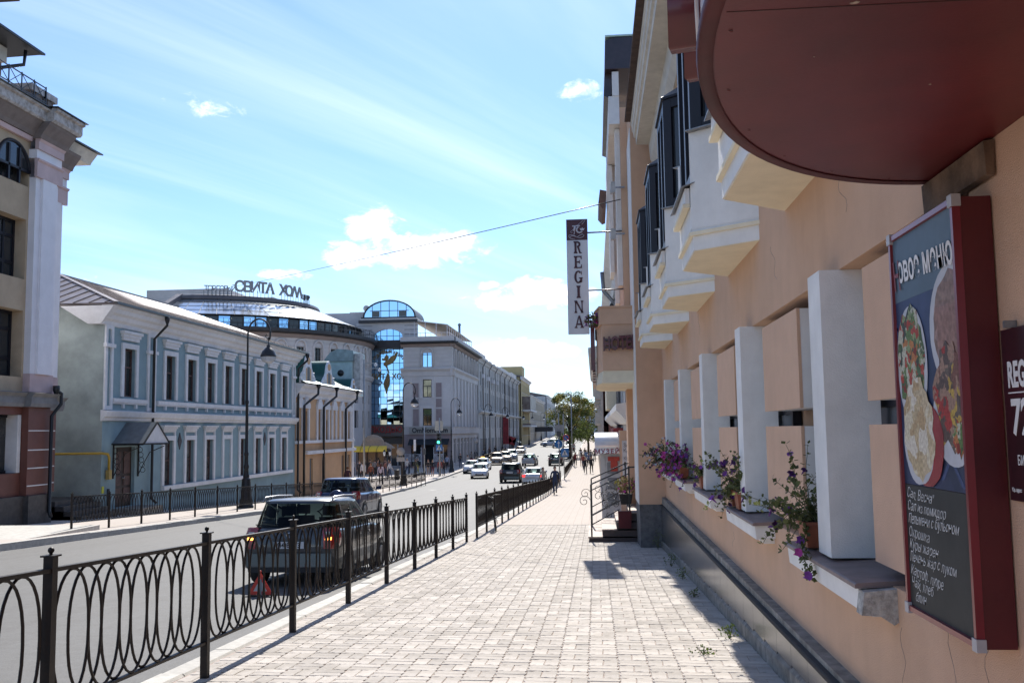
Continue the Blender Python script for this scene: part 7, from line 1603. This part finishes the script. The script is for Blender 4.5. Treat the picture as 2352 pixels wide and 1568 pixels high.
person('person in pale blue shirt beside the white cafe lattice screen', 'stand', gp_(-17.4, 112), R(180), (.35, .40, .52), DK, BR, 1.80)
person('person in dark clothes by the cafe wall holding a cup', 'bag', gp_(-16.9, 119.5), R(30), (.05, .05, .05), JN, BR, 1.78)
person('person in yellow scarf passing the cast iron lamp', 'walk', gp_(-19.6, 105), R(60), (.03, .03, .03), (.40, .34, .05), BR, 1.68)
person('person beside the open taxi door in a pale jacket', 'stand', gp_(-15.0, 112.4), R(60), (.40, .38, .36), JN, BR, 1.76)
for i, (x, y, c, lb) in enumerate(((-16.6, 128, (.28, .26, .24), 'grey jumper below the first side windows'), (-17, 136, DK, 'black coat under the corner block side windows'), (-16.7, 143, (.22, .24, .34), 'pale blue shirt near the grey building corner'), (-16.8, 152, (.09, .05, .05), 'brown coat along the grey building'), (-16.7, 160, DK, 'black jacket halfway along the grey building'), (-16.6, 178, (.20, .22, .30), 'blue top near the red hanging sign'), (-16.8, 196, (.06, .05, .05), 'dark coat by the green awning'))):
    person('person in '+lb, ('walk', 'stand', 'walk2')[i % 3], gp_(x, y), R(10 if i % 2 else 180), c, DK, BR, 1.74)

for (x, y, ps, c, l, lb) in ((-25.3, 99, 'stand', (.30, .28, .27), JN, 'grey hooded top at the tail of the kiosk queue'), (-24.2, 97, 'phone', (.09, .10, .14), DK, 'dark blue coat looking at a phone by the kiosk'), (-20.9, 95, 'walk', (.24, .10, .08), JN, 'brick red jumper crossing the plaza'), (-23.4, 94, 'stand', DK, DK, 'black coat standing near the double lantern'), (-22.3, 91, 'walk2', (.40, .38, .42), DK, 'pale grey jacket walking behind the railing'), (-19.0, 100.5, 'stand', (.06, .07, .05), JN, 'dark olive coat beside the plaza bollards'), (-1.4, 111, 'walk', (.30, .06, .05), JN, 'red anorak between the walking groups'), (-.8, 116, 'walk2', (.09, .12, .22), DK, 'navy jacket following the red anorak')):
    person('person in '+lb, ps, gp_(x, y), R(20), c, l, BR, 1.72)
# ------------------------------------------------------------------ flowers on the ledges
M_terra = mat('terracotta plastic', (.30, .085, .04), .55, .12, 8); M_soil = mat('soil', (.04, .03, .02), .95, .2, 20)
def leaf_mat(name, c, isl=.4, tr=.45):
    m = mat(name, c, .6, .25, 25 if tr < .5 else 2, island=isl); N = m.node_tree.nodes; L = m.node_tree.links; P = N['Principled BSDF']; t = N.new('ShaderNodeBsdfTranslucent'); mx = N.new('ShaderNodeMixShader'); mx.inputs[0].default_value = tr
    L.new(P.inputs['Base Color'].links[0].from_socket, t.inputs[0]); L.new(P.outputs[0], mx.inputs[1]); L.new(t.outputs[0], mx.inputs[2]); L.new(mx.outputs[0], N['Material Output'].inputs[0]); return m
M_leaf = leaf_mat('petunia leaf', (.15, .175, .055)); M_stem = mat('dry stem', (.14, .14, .06), .8, .2, 20)
M_pet = {'purple': mat('purple petal', (.10, .015, .16), .6, .2, 30), 'magenta': mat('magenta petal', (.62, .07, .40), .6, .15, 30, island=.2), 'white': mat('white petal', (.60, .58, .60), .6, .1, 30), 'violet': mat('violet petal', (.26, .06, .40), .6, .2, 30)}
def flower_me(m):
    b = MB(); n = 10; pts = [(0, 0, -.012)]
    for i in range(n):
        a = 2*math.pi*i/n; r = .024*(1 if i % 2 == 0 else .82); pts.append((r*math.cos(a), r*math.sin(a), .006*(1 if i % 2 else -.2)))
    b.add(pts, [(0, 1+i, 1+(i+1) % n) for i in range(n)], True); b.tube([(0, 0, -.012), (0, 0, -.04)], [.006, .003], 5); me = b.mesh('flower'); me.materials.append(m); return me
FM = {k: flower_me(m) for k, m in M_pet.items()}
def petunia(label, y, x, pot, spread, nst, hgt, cols, nfl, seed, trail=(-.2, -.25), dens=1.0):
    rn = random.Random(seed); z0 = ZB+.03; e = tag(empty('potted_petunia', (x, y, z0)), label, 'potted plant')
    if pot:
        b = MB(); w, l, h = .065, pot/2, .15
        b.prism([(-w*.75, -l*.85, 0), (w*.75, -l*.85, 0), (w*.75, l*.85, 0), (-w*.75, l*.85, 0)], [(-w, -l, h), (w, -l, h), (w, l, h), (-w, l, h)]); b.box(-w-.008, w+.008, -l-.008, l+.008, h-.02, h+.002); b.build('pot', M_terra, e)
        b = MB(); b.box(-w*.9, w*.9, -l*.92, l*.92, h-.03, h+.004); b.build('soil', M_soil, e)
    st = MB(); lf = MB(); tips = []
    for i in range(nst):
        p = Vector((rn.uniform(-.04, .04), rn.uniform(-.5, .5)*(pot or .15), .14 if pot else .02)); d = Vector((rn.uniform(-1, .25), rn.uniform(-1, 1), rn.uniform(.4, 1.3))).normalized(); ln = hgt*rn.uniform(.5, 1.1); pts = [p.copy()]
        dr = rn.random() < .45
        for k in range(9):
            d += Vector((rn.uniform(-.25, .2)+trail[0]*(.5 if dr else 0)*.3, rn.uniform(-.3, .25)+trail[1]*.12, (-.24 if dr else -.02)+rn.uniform(-.08, .06))); d.normalize(); p = p+d*ln/9
            if p.x > .11: p.x = .11
            pts.append(p.copy())
            for _ in range(int(3*dens)):
                q = Vector((rn.uniform(-1, 1), rn.uniform(-1, 1), rn.uniform(-.3, 1))).normalized(); s_ = rn.uniform(.020, .042); t = q.cross(d).normalized()*s_*.42; c = p+q*.006
                lf.add([tuple(c), tuple(c+q*s_*.5+t), tuple(c+q*s_), tuple(c+q*s_*.5-t)], [(0, 1, 2, 3)])
        tips += pts[5:]; st.tube([tuple(a) for a in pts], [.0035*(1-.06*j) for j in range(len(pts))], 4)
    st.build('stems', M_stem, e); lo = lf.build('leaves', M_leaf, e); lo['kind'] = 'stuff'
    for i in range(nfl):
        p = rn.choice(tips)+Vector((rn.uniform(-.03, .02), rn.uniform(-.03, .03), rn.uniform(-.02, .03))); me = FM[rn.choice(cols)]; s_ = rn.uniform(1.0, 1.5)
        o = link('flower', me, e, p, (rn.uniform(-.6, .6)+R(60), rn.uniform(-.5, .5), rn.uniform(-1, 1))); o.scale = (s_, s_, s_)
petunia('leggy potted petunia with a trailing pink bloom, on the ledge of the chipped plaster', 6.0, 1.30, .22, .3, 24, .52, ['violet', 'purple', 'violet'], 9, 1, (-.3, -.4))
petunia('leggy dark purple petunia in a terracotta box on the second ledge', 8.72, 1.30, .22, .3, 18, .50, ['purple', 'violet'], 16, 2, (-.2, -.3))
petunia('sparse petunia in a terracotta box beside the purple one on the second ledge', 9.1, 1.30, .18, .3, 9, .40, ['purple'], 5, 3)
petunia('violet petunia in a terracotta box on the third ledge', 11.7, 1.30, .24, .3, 14, .36, ['violet', 'purple'], 16, 4)
petunia('bright magenta petunias spilling over the fourth ledge', 14.3, 1.28, .5, .4, 60, .46, ['magenta', 'magenta', 'violet'], 110, 5, (-.5, -.2), 1.3)
petunia('white and pink petunias with dark trailing shoots on the fifth ledge', 17.4, 1.28, .5, .4, 48, .52, ['white', 'magenta', 'purple', 'white'], 70, 6, (-.6, -.2), 1.3)
e = [o for o in bpy.data.objects if o.name.startswith('potted_petunia')][0]
tr = [(-.02, -.05, .14), (-.06, -.14, .12), (-.10, -.22, .05), (-.13, -.30, -.01), (-.12, -.38, -.06), (-.11, -.44, -.12)]
b = MB(); b.tube(tr, .003, 5); b.build('trailing_stem', M_stem, e)
rn = random.Random(31); lf = MB()
for k in range(110):
    j = rn.randrange(1, len(tr)-1); c = Vector(tr[j]).lerp(Vector(tr[j+1]), rn.random())+Vector((rn.gauss(0, .014), rn.gauss(0, .014), rn.gauss(0, .014))); q = Vector((rn.uniform(-1, 1), rn.uniform(-1, 1), rn.uniform(-.6, 1))).normalized(); s_ = rn.uniform(.018, .036); t = q.orthogonal().normalized()*s_*.42
    lf.add([tuple(c), tuple(c+q*s_*.5+t), tuple(c+q*s_), tuple(c+q*s_*.5-t)], [(0, 1, 2, 3)])
o = lf.build('leaves', M_leaf, e); o['kind'] = 'stuff'
for i, j in enumerate((2, 3, 5)):
    o = link('flower', FM['magenta' if i == 1 else 'violet'], e, Vector(tr[j])+Vector((-.02, -.01, .01)), (R(70), .2, .3)); o.scale = (1.25,)*3
# basket on the balcony and planter by the steps
def bush(name, label, loc, r, hgt, n, cols, nfl, seed, cat='plant', leafm=None, base=None):
    rn = random.Random(seed); e = tag(empty(name, loc), label, cat); lf = MB(); tips = []; sm_ = MB()
    for i in range(max(4, n//60)):
        a = rn.uniform(0, 6.28); q = Vector((math.cos(a)*r*.7*rn.random(), math.sin(a)*r*.7*rn.random(), hgt*rn.uniform(.5, .95))); sm_.tube([(0, 0, 0), tuple(q*.5+Vector((0, 0, hgt*.1))), tuple(q)], [.006, .004, .002], 4)
    sm_.build('stems', M_stem, e)
    for i in range(n):
        while True:
            p = Vector((rn.uniform(-1, 1), rn.uniform(-1, 1), rn.uniform(0, 1)))
            if p.x**2+p.y**2+(p.z*2-1)**2 < 1: break
        p = Vector((p.x*r, p.y*r, p.z*hgt)); q = Vector((rn.uniform(-1, 1), rn.uniform(-1, 1), rn.uniform(-.4, 1))).normalized(); s_ = rn.uniform(.03, .06)*(.55 if cat == 'weed' else 1); t = q.orthogonal().normalized()*s_*.4
        lf.add([tuple(p), tuple(p+q*s_*.5+t), tuple(p+q*s_), tuple(p+q*s_*.5-t)], [(0, 1, 2, 3)]); tips.append(p)
    o = lf.build('leaves', leafm or M_leaf, e); o['kind'] = 'stuff'
    for i in range(nfl):
        o = link('flower', FM[rn.choice(cols)], e, rn.choice(tips)*1.05, (rn.uniform(0, 1.5), rn.uniform(-1, 1), rn.uniform(0, 6))); o.scale = (1.7,)*3
    if base:
        b = MB(); b.prism([(-.12, -.12, -.22), (.12, -.12, -.22), (.12, .12, -.22), (-.12, .12, -.22)], [(-.16, -.16, .03), (.16, -.16, .03), (.16, .16, .03), (-.16, .16, .03)]); b.build('planter', base, e)
    return e
bush('hanging_flowers', 'pink flowers overflowing the dark red balcony board', (.02, 20.6, 2.18), .20, .34, 360, ['magenta', 'violet'], 26, 8)
bush('planter_flowers', 'red and yellow flowers in a dark planter at the top of the hotel steps', (.70, 23.0, -1.55), .26, .42, 420, ['magenta'], 18, 9, leafm=leaf_mat('yellow green leaf', (.26, .24, .06)), base=M_black)
for i, (x, y, r, h, lb) in enumerate(((1.16, 13.5, .09, .16, 'small green weed at the plinth by the shadow edge'), (1.12, 11.6, .08, .10, 'small yellowish weed at the plinth foot'), (.83, 7.95, .12, .07, 'low weed growing between the pavers'), (1.15, 15.4, .12, .22, 'dark weed tuft at the plinth in the shade'), (1.17, 18.9, .14, .40, 'tall dark weeds in the corner by the entrance pier'), (1.14, 8.7, .10, .12, 'thin weed rooted under the grey plinth slabs'), (-2.72, 6.2, .10, .03, 'flat dry weed at the foot of a railing post'))):
    bush('weed', lb, (x, y, G(y)), r, h, 70 if h > .1 else 45, [], 0, 20+i, 'weed', leaf_mat('weed leaf', (.16, .22, .045)))
# ------------------------------------------------------------------ street tree
def tree(label, loc, H_, cr, seed, n=5200):
    rn = random.Random(seed); e = tag(empty('street_tree', loc), label, 'tree'); t = MB()
    t.tube([(0, 0, -.3), (.05, 0, 1.5), (-.05, .1, 3.0), (.1, 0, H_*.55)], [.26, .21, .17, .12], 8); ends = []
    for i in range(16):
        a = i*2.4; z = rn.uniform(2.6, H_*.6); r = cr*rn.uniform(.5, .85); p1 = Vector((math.cos(a)*r*.5, math.sin(a)*r*.5, z+rn.uniform(.8, 1.6))); p2 = Vector((math.cos(a)*r, math.sin(a)*r, min(H_-1, z+rn.uniform(1.5, 3.8))))
        t.tube([(0, 0, z), tuple(p1), tuple(p2)], [.10, .06, .02], 5); ends += [p1, p2, (p1+p2)/2]
    t.build('trunk', mat('bark', (.075, .058, .042), .95, .25, 6, .5, 20), e)
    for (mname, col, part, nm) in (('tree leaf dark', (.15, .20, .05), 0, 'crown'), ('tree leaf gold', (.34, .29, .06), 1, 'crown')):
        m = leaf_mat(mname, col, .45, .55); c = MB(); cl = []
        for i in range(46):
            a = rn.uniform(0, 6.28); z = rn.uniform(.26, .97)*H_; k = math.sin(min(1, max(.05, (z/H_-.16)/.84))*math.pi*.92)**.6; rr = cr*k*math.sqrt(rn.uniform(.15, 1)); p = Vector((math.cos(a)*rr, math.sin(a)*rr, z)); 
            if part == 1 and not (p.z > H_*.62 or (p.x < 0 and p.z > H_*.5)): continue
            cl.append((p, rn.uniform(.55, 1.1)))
        for i in range(n if part == 0 else n//2):
            p, r = rn.choice(cl); q = Vector((rn.gauss(0, 1), rn.gauss(0, 1), rn.gauss(0, .8))); q = q.normalized()*r*rn.random()**.5; c0 = p+q; d = Vector((rn.uniform(-1, 1), rn.uniform(-1, 1), rn.uniform(-.8, .4))).normalized(); s_ = rn.uniform(.13, .26); w = d.orthogonal().normalized()*s_*.45
            c.add([tuple(c0-d*s_*.5), tuple(c0+w), tuple(c0+d*s_*.5), tuple(c0-w)], [(0, 1, 2, 3)])
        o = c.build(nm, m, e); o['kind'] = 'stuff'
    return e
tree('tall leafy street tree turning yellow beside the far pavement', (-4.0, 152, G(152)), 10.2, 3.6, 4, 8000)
tree('second green tree behind the big yellowing street tree', (-1.2, 168, G(168)), 9.2, 3.4, 9, 5000)
# ------------------------------------------------------------------ kiosk with yellow awning
ki = tag(empty('kiosk', (-24, 106, G(106))), 'street kiosk with rounded yellow awning and beige domed top', 'kiosk'); KY = 104.0; ks = KY/98.0; kx = lambda v: v*ks
M_yaw = mat('yellow canvas', (.78, .52, .05), .8, .06, 1.5)
b = MB(); A_ = [(KY-1.2+1.3*(1-math.cos(t)), -2.08+.62*math.sin(t)) for t in [math.pi/2*i/8 for i in range(9)]]; vs = [(x, y, z) for x in (kx(-24.95), kx(-21.55)) for y, z in A_]; n = len(A_); b.add(vs, [(i, i+1, n+i+1, n+i) for i in range(n-1)], True); b.poly([(kx(-21.55), y, z) for y, z in A_]+[(kx(-21.55), KY+.1, -2.08)]); wpar(b.build('awning', M_yaw), ki)
for i in range(4):
    x = kx(-24.9+i*.85); b = MB(); b.tube([(x, y, z+.02) for y, z in A_], .025, 4); wpar(b.build('awning_rib', M_brownframe), ki)
b = MB(); b.box(kx(-24.8), kx(-21.7), KY, KY+3, -2.1, -1.9); b.box(kx(-24.8), kx(-21.7), KY+2.5, KY+3, G(KY)-.1, -2.1); wpar(b.build('cabin', mat('kiosk brown', (.10, .07, .05), .6, .2)), ki)
b = MB(); b.box(kx(-24.7), kx(-21.8), KY+.3, KY+.4, G(KY), -2.1); wpar(b.build('cabin_window', M_glass), ki)
for x in (-24.7, -23.7, -22.7, -21.8):
    b = MB(); b.bar((kx(x), KY-.05, G(KY)), (kx(x), KY-.05, -2.08), .09); wpar(b.build('post', M_brownframe), ki)
b = MB(); b.lathe([(1.25, -.1), (1.2, .2), (.95, .55), (.5, .8), (.01, .9)], (kx(-23.3), KY+1.6, -1.1), 14); b.lathe([(1.5, -.75), (1.35, -.12), (1.28, -.08)], (kx(-23.3), KY+1.6, -1.1), 14); wpar(b.build('domed_top', mat('kiosk beige', (.36, .25, .16), .7, .1)), ki)
b = MB(); b.lathe([(1.2, -1.75), (.7, -1.35), (.05, -1.05)], (kx(-22.1), KY+1.8, 0), 10); wpar(b.build('tent_top', MATS['kiosk beige']), ki)
# ------------------------------------------------------------------ signals, signs, poles
M_pole = mat('galvanised pole', (.36, .37, .38), .45, .12, 4, metal=.5); M_sblue = mat('sign blue', (.03, .17, .42), .45, .08, 2); M_swhite = mat('sign white face', (.62, .63, .64), .45, .03); M_sback = mat('sign back', (.33, .33, .33), .6, .1)
def pole(name, label, x, y, z1, r=.045, m=None, cat='post'):
    e = tag(empty(name, (x, y, G(y))), label, cat); b = MB(); b.tube([(0, 0, -.1), (0, 0, z1-G(y))], r, 8); b.build('pole', m or M_pole, e); return e
def crossing_sign(e, dx, z, s=.66):
    b = MB(); b.box(dx-s/2, dx+s/2, -.07, -.05, z-s/2, z+s/2); o = b.build('blue_plate', M_sblue, e)
    b = MB(); b.prism([(dx-s*.40, -.078, z-s*.36), (dx+s*.40, -.078, z-s*.36), (dx, -.078, z+s*.38)], [(dx-s*.40, -.07, z-s*.36), (dx+s*.40, -.07, z-s*.36), (dx, -.07, z+s*.38)]); b.build('white_triangle', M_swhite, o)
    b = MB(); b.ball((dx+.01, -.085, z+s*.12), .035, 8)
    for a, c in (((dx, z+.06), (dx, z-.06)), ((dx, z-.05), (dx-.07, z-.20)), ((dx, z-.05), (dx+.07, z-.20)), ((dx, z+.04), (dx-.08, z-.03)), ((dx, z+.04), (dx+.08, z-.02))): b.bar((a[0], -.082, a[1]), (c[0], -.082, c[1]), .035)
    for i in range(4): b.bar((dx-.18+.12*i, -.082, z-.215), (dx-.13+.12*i, -.082, z-.215), .03)
    b.build('walking_figure', M_black, o)
GYv = G(97)
e = pole('traffic_light', 'traffic light showing green above a blue crossing sign at the cafe corner', -15.82, 97, 1.4, .06, None, 'traffic light')
b = MB(); b.box(-.28, .16, -.2, .05, -1.3-GYv, -.14-GYv); hs2 = b.build('housing', mat('signal housing', (.075, .08, .08), .6, .1), e)
for i, z in enumerate((-.36, -.72, -1.06)):
    b = MB(); b.lathe([(.13, 0), (.12, .02), (.001, .05)], (0, 0, 0), 14); o = b.build('lens', mat('green signal', (.05, .5, .35), .3, 0, emit=(.05, 1, .55), estr=3) if i == 2 else M_black, hs2); o.rotation_euler = (R(90), 0, 0); o.location = (-.10, -.2, z-GYv)
    b = MB(); b.lathe([(.15, 0), (.15, .16), (.14, .16)], (0, 0, 0), 12, R(0), R(180)); o = b.build('visor', M_black, hs2); o.rotation_euler = (R(90), 0, 0); o.location = (-.10, -.2, z-GYv)
crossing_sign(e, -.05, -1.62-GYv); b = MB(); b.box(-.5, .35, .02, .04, .1-GYv, 1.1-GYv); b.build('cream_sign_back', mat('cream sign back', (.42, .40, .34), .7, .05), e)
e = pole('signal_pole', 'thin grey pole with small signal beside the waiting couple', -17.40, 97, .65, .055, None, 'pole'); b = MB(); b.box(-.12, .12, -.16, .1, -2.3-GYv, -1.7-GYv); b.build('signal_box', MATS['signal housing'], e)
e = pole('guide_post', 'dark finger post with a narrow white sign on the plaza', -18.2, 96, -.9, .06, M_lamp, 'sign post'); b = MB(); b.box(-.12, .12, -.07, -.05, -1.9-G(96), -.75-G(96)); b.build('white_panel', M_swhite, e); b = MB(); b.lathe([(.2, 0), (.2, .3), (.12, .5), (.08, 1.2)], (0, 0, 0), 10); b.build('base', M_lamp, e)
e = pole('round_sign', 'back of a round sign on a thin pole by the taxi queue', -14.72, 118, -.9, .04, None, 'sign'); b = MB(); b.lathe([(.33, 0), (.33, .02), (.001, .02)], (0, 0, 0), 20); o = b.build('disc', M_sback, e); o.rotation_euler = (R(90), 0, 0); o.location = (0, -.04, -1.15-G(118))
e = pole('round_sign', 'backs of a round and a square sign on the lamp by the kiosk', -15.60, 76.4, -1.2, .05, M_lamp, 'sign'); b = MB(); b.lathe([(.34, 0), (.34, .02), (.001, .02)], (0, 0, 0), 20); o = b.build('disc', M_sback, e); o.rotation_euler = (R(90), 0, 0); o.location = (-.03, -.06, -1.55-G(76.4)); b = MB(); b.box(-.36, .3, -.08, -.06, -2.35-G(76.4), -2.0-G(76.4)); b.build('square_plate', M_sback, e)
e = pole('arrow_sign', 'round blue sign with a white arrow on a tall pole by the railing end', -2.81, 75.2, 1.31, .05, None, 'sign'); b = MB(); b.lathe([(.33, 0), (.33, .02), (.001, .02)], (0, 0, 0), 24); o = b.build('blue_disc', M_sblue, e); o.rotation_euler = (R(90), 0, 0); o.location = (-.03, -.06, -1.1-G(75.2))
zc_ = -1.1-G(75.2); b = MB(); b.box(-.06, .0, -.09, -.082, zc_-.24, zc_+.08); b.prism([(-.14, -.09, zc_+.06), (.08, -.09, zc_+.06), (-.03, -.09, zc_+.25)], [(-.14, -.082, zc_+.06), (.08, -.082, zc_+.06), (-.03, -.082, zc_+.25)]); b.build('white_arrow', M_swhite, e)
b = MB(); b.box(-.30, .35, -.05, -.03, 1.15-G(75.2)-1.4, 1.15-G(75.2)-.75); b.build('plate_back', M_sback, e); b = MB(); b.box(-.17, .17, -.22, -.06, -.35-G(75.2)-.15, -.35-G(75.2)+.25); b.build('signal_box', MATS['signal housing'], e)
e = pole('crossing_sign', 'blue pedestrian crossing sign on a tall pole beside the far railing', -2.86, 88, 1.45, .05, None, 'sign'); crossing_sign(e, .08, -2.06-G(88), .72)
b = MB(); b.lathe([(.28, 0), (.28, .02), (.001, .02)], (0, 0, 0), 20); o = b.build('no_stopping_disc', M_sblue, e); o.rotation_euler = (R(90), 0, 0); o.location = (.22, -.05, -.71-G(88)); b = MB(); b.tube([(.22+.27*math.cos(t), -.075, -.71-G(88)+.27*math.sin(t)) for t in [2*math.pi*i/20 for i in range(20)]], .03, 5, True); b.bar((.04, -.08, -.53-G(88)), (.40, -.08, -.89-G(88)), .05); b.build('red_ring', M_wt, e)
e = pole('lamp_pole', 'slender grey lamp pole rising above the street tree', -2.97, 124, 4.5, .08, None, 'street lamp'); b = MB(); b.tube([(0, 0, 4.3-G(124)), (-.2, 0, 4.5-G(124)), (-.5, -.1, 4.55-G(124))], .04, 6); b.build('arm', M_pole, e); b = MB(); b.box(-.75, -.3, -.2, .05, 4.52-G(124), 4.66-G(124)); b.build('lamp_head', M_pole, e)
e = pole('camera_pole', 'slim grey pole with security cameras at the end of the orange house', -17.55, 71.9, 5.6, .07, None, 'pole'); g72 = G(71.9)
for (z, s_) in ((5.3, .9), (4.9, 1.2)):
    b = MB(); b.bar((0, 0, z-g72), (s_, 0, z-g72), .05); b.build('arm', M_pole, e); b = MB(); b.ball((s_, 0, z-.12-g72), .14, 10); b.build('camera_dome', M_globe, e)
dl = pole('double_lantern', 'low black post with two glass lanterns near the kiosk queue', -20.4, 93, -2.2, .06, M_lamp, 'street lamp')
for s_ in (-.28, .28):
    b = MB(); b.bar((0, 0, -2.3-G(93)), (s_, 0, -2.3-G(93)), .05); b.lathe([(.03, .62), (.10, .5), (.13, .42), (.15, .40)], (s_, 0, -2.3-G(93)), 8); b.build('lantern_cap', M_lamp, dl); b = MB(); b.lathe([(.13, .41), (.09, .02), (.001, .0)], (s_, 0, -2.3-G(93)), 8); b.build('lantern_glass', M_globe, dl)
BO = MB(); BO.lathe([(.09, -.1), (.09, .05), (.06, .1), (.055, .75), (.08, .8), (.06, .84), (.075, .92), (.001, .99)], (0, 0, 0), 10); bom = BO.mesh('bollard'); bom.materials.append(M_lamp)
for i, (x, y) in enumerate(((-19.3, 107), (-18.6, 107.6), (-20.8, 106.4), (-21.6, 105.8), (-17.9, 108.2))):
    tag(link('bollard', bom, None, (x, y, G(y))), 'black cast iron bollard in the row on the plaza', 'bollard', 'bollards on the plaza')
# litter bin by the crossing
b = MB(); b.lathe([(.22, 0), (.25, .1), (.27, .8), (.3, .82), (.3, .9), (.2, .95)], (-18.9, 90.5, G(90.5)), 14); tag(b.build('litter_bin', M_lamp), 'black round litter bin behind the railing end lamp', 'bin')
# overhead cable
b = MB(); P0, P1 = Vector((.68, 21, 5.09)), Vector((-55.3, 114, 16.85)); pts = []
for i in range(41):
    t = i/40; p = P0.lerp(P1, t); p.z -= 4*.9*t*(1-t)*0.35; pts.append(tuple(p))
b.tube(pts, .012, 5); tag(b.build('overhead_cable', M_pipe), 'thin black cable strung across the street from the hotel', 'cable')
# manhole covers and patches on the road
for (x, y, lb) in ((-7.2, 27.5, 'round manhole cover in the empty lane'), (-12.4, 35.5, 'dark manhole cover near the kerb of the blue house'), (-12.2, 71, 'manhole cover by the crossing kerb')):
    b = MB(); b.lathe([(.001, .012), (.33, .012), (.36, .006)], (0, 0, 0), 24); o = b.build('manhole_cover', mat('cast cover', (.10, .10, .10), .6, .3, 30, .4, 60)); o.location = at_road(x, y); o.rotation_euler = (slope(y), 0, 0); tag(o, lb, 'manhole cover')
# ------------------------------------------------------------------ bicycle against the second railing
bi = tag(empty('bicycle', (-2.62, 25.1, G(25.1)), R(0)), 'black bicycle leaning on the iron railing', 'bicycle'); bi.rotation_euler = (slope(25), R(-8), R(6)); bi.scale = (.92,)*3
for (y, nm) in ((-.5, 'wheel'), (.52, 'wheel')):
    w = empty('wheel', (0, y, .34), 0, bi); b = MB(); b.tube([(0, .32*math.cos(t), .32*math.sin(t)) for t in [2*math.pi*i/28 for i in range(28)]], .022, 6, True); b.build('tyre', M_tyre, w)
    b = MB(); [b.bar((0, 0, 0), (0, .31*math.cos(t), .31*math.sin(t)), .005) for t in [2*math.pi*i/16 for i in range(16)]]; b.build('spokes', M_rim, w); b = MB(); b.bar((-.04, 0, 0), (.04, 0, 0), .03); b.build('hub', M_rim, w)
b = MB()
for a, c in (((0, .52, .34), (0, .05, .30)), ((0, .05, .30), (0, .15, .78)), ((0, .15, .78), (0, .52, .34)), ((0, .05, .30), (0, -.38, .72)), ((0, .14, .72), (0, -.36, .80)), ((0, -.36, .86), (0, -.5, .34))): b.tube([a, c], .017, 6)
b.build('frame', M_black, bi); b = MB(); b.tube([(-.28, -.33, .98), (-.1, -.37, 1.0), (0, -.38, .94), (.1, -.37, 1.0), (.28, -.33, .98)], .014, 6); b.tube([(0, -.38, .94), (0, -.37, .82)], .016, 6); b.build('handlebar', M_black, bi)
b = MB(); b.prism([(-.08, .28, .88), (.08, .28, .88), (.02, .02, .88), (-.02, .02, .88)], [(-.07, .27, .93), (.07, .27, .93), (.015, .02, .92), (-.015, .02, .92)]); b.tube([(0, .15, .76), (0, .16, .9)], .013, 6); b.build('saddle', M_black, bi)
b = MB(); b.lathe([(.09, 0), (.09, .01), (.001, .01)], (0, 0, 0), 14); o = b.build('chainwheel', M_rim, bi); o.rotation_euler = (0, R(90), 0); o.location = (.05, .05, .30); b = MB(); b.bar((.06, .05, .30), (.06, -.06, .19), .018); b.bar((-.06, .05, .30), (-.06, .16, .41), .018); b.build('crank', M_black, bi)
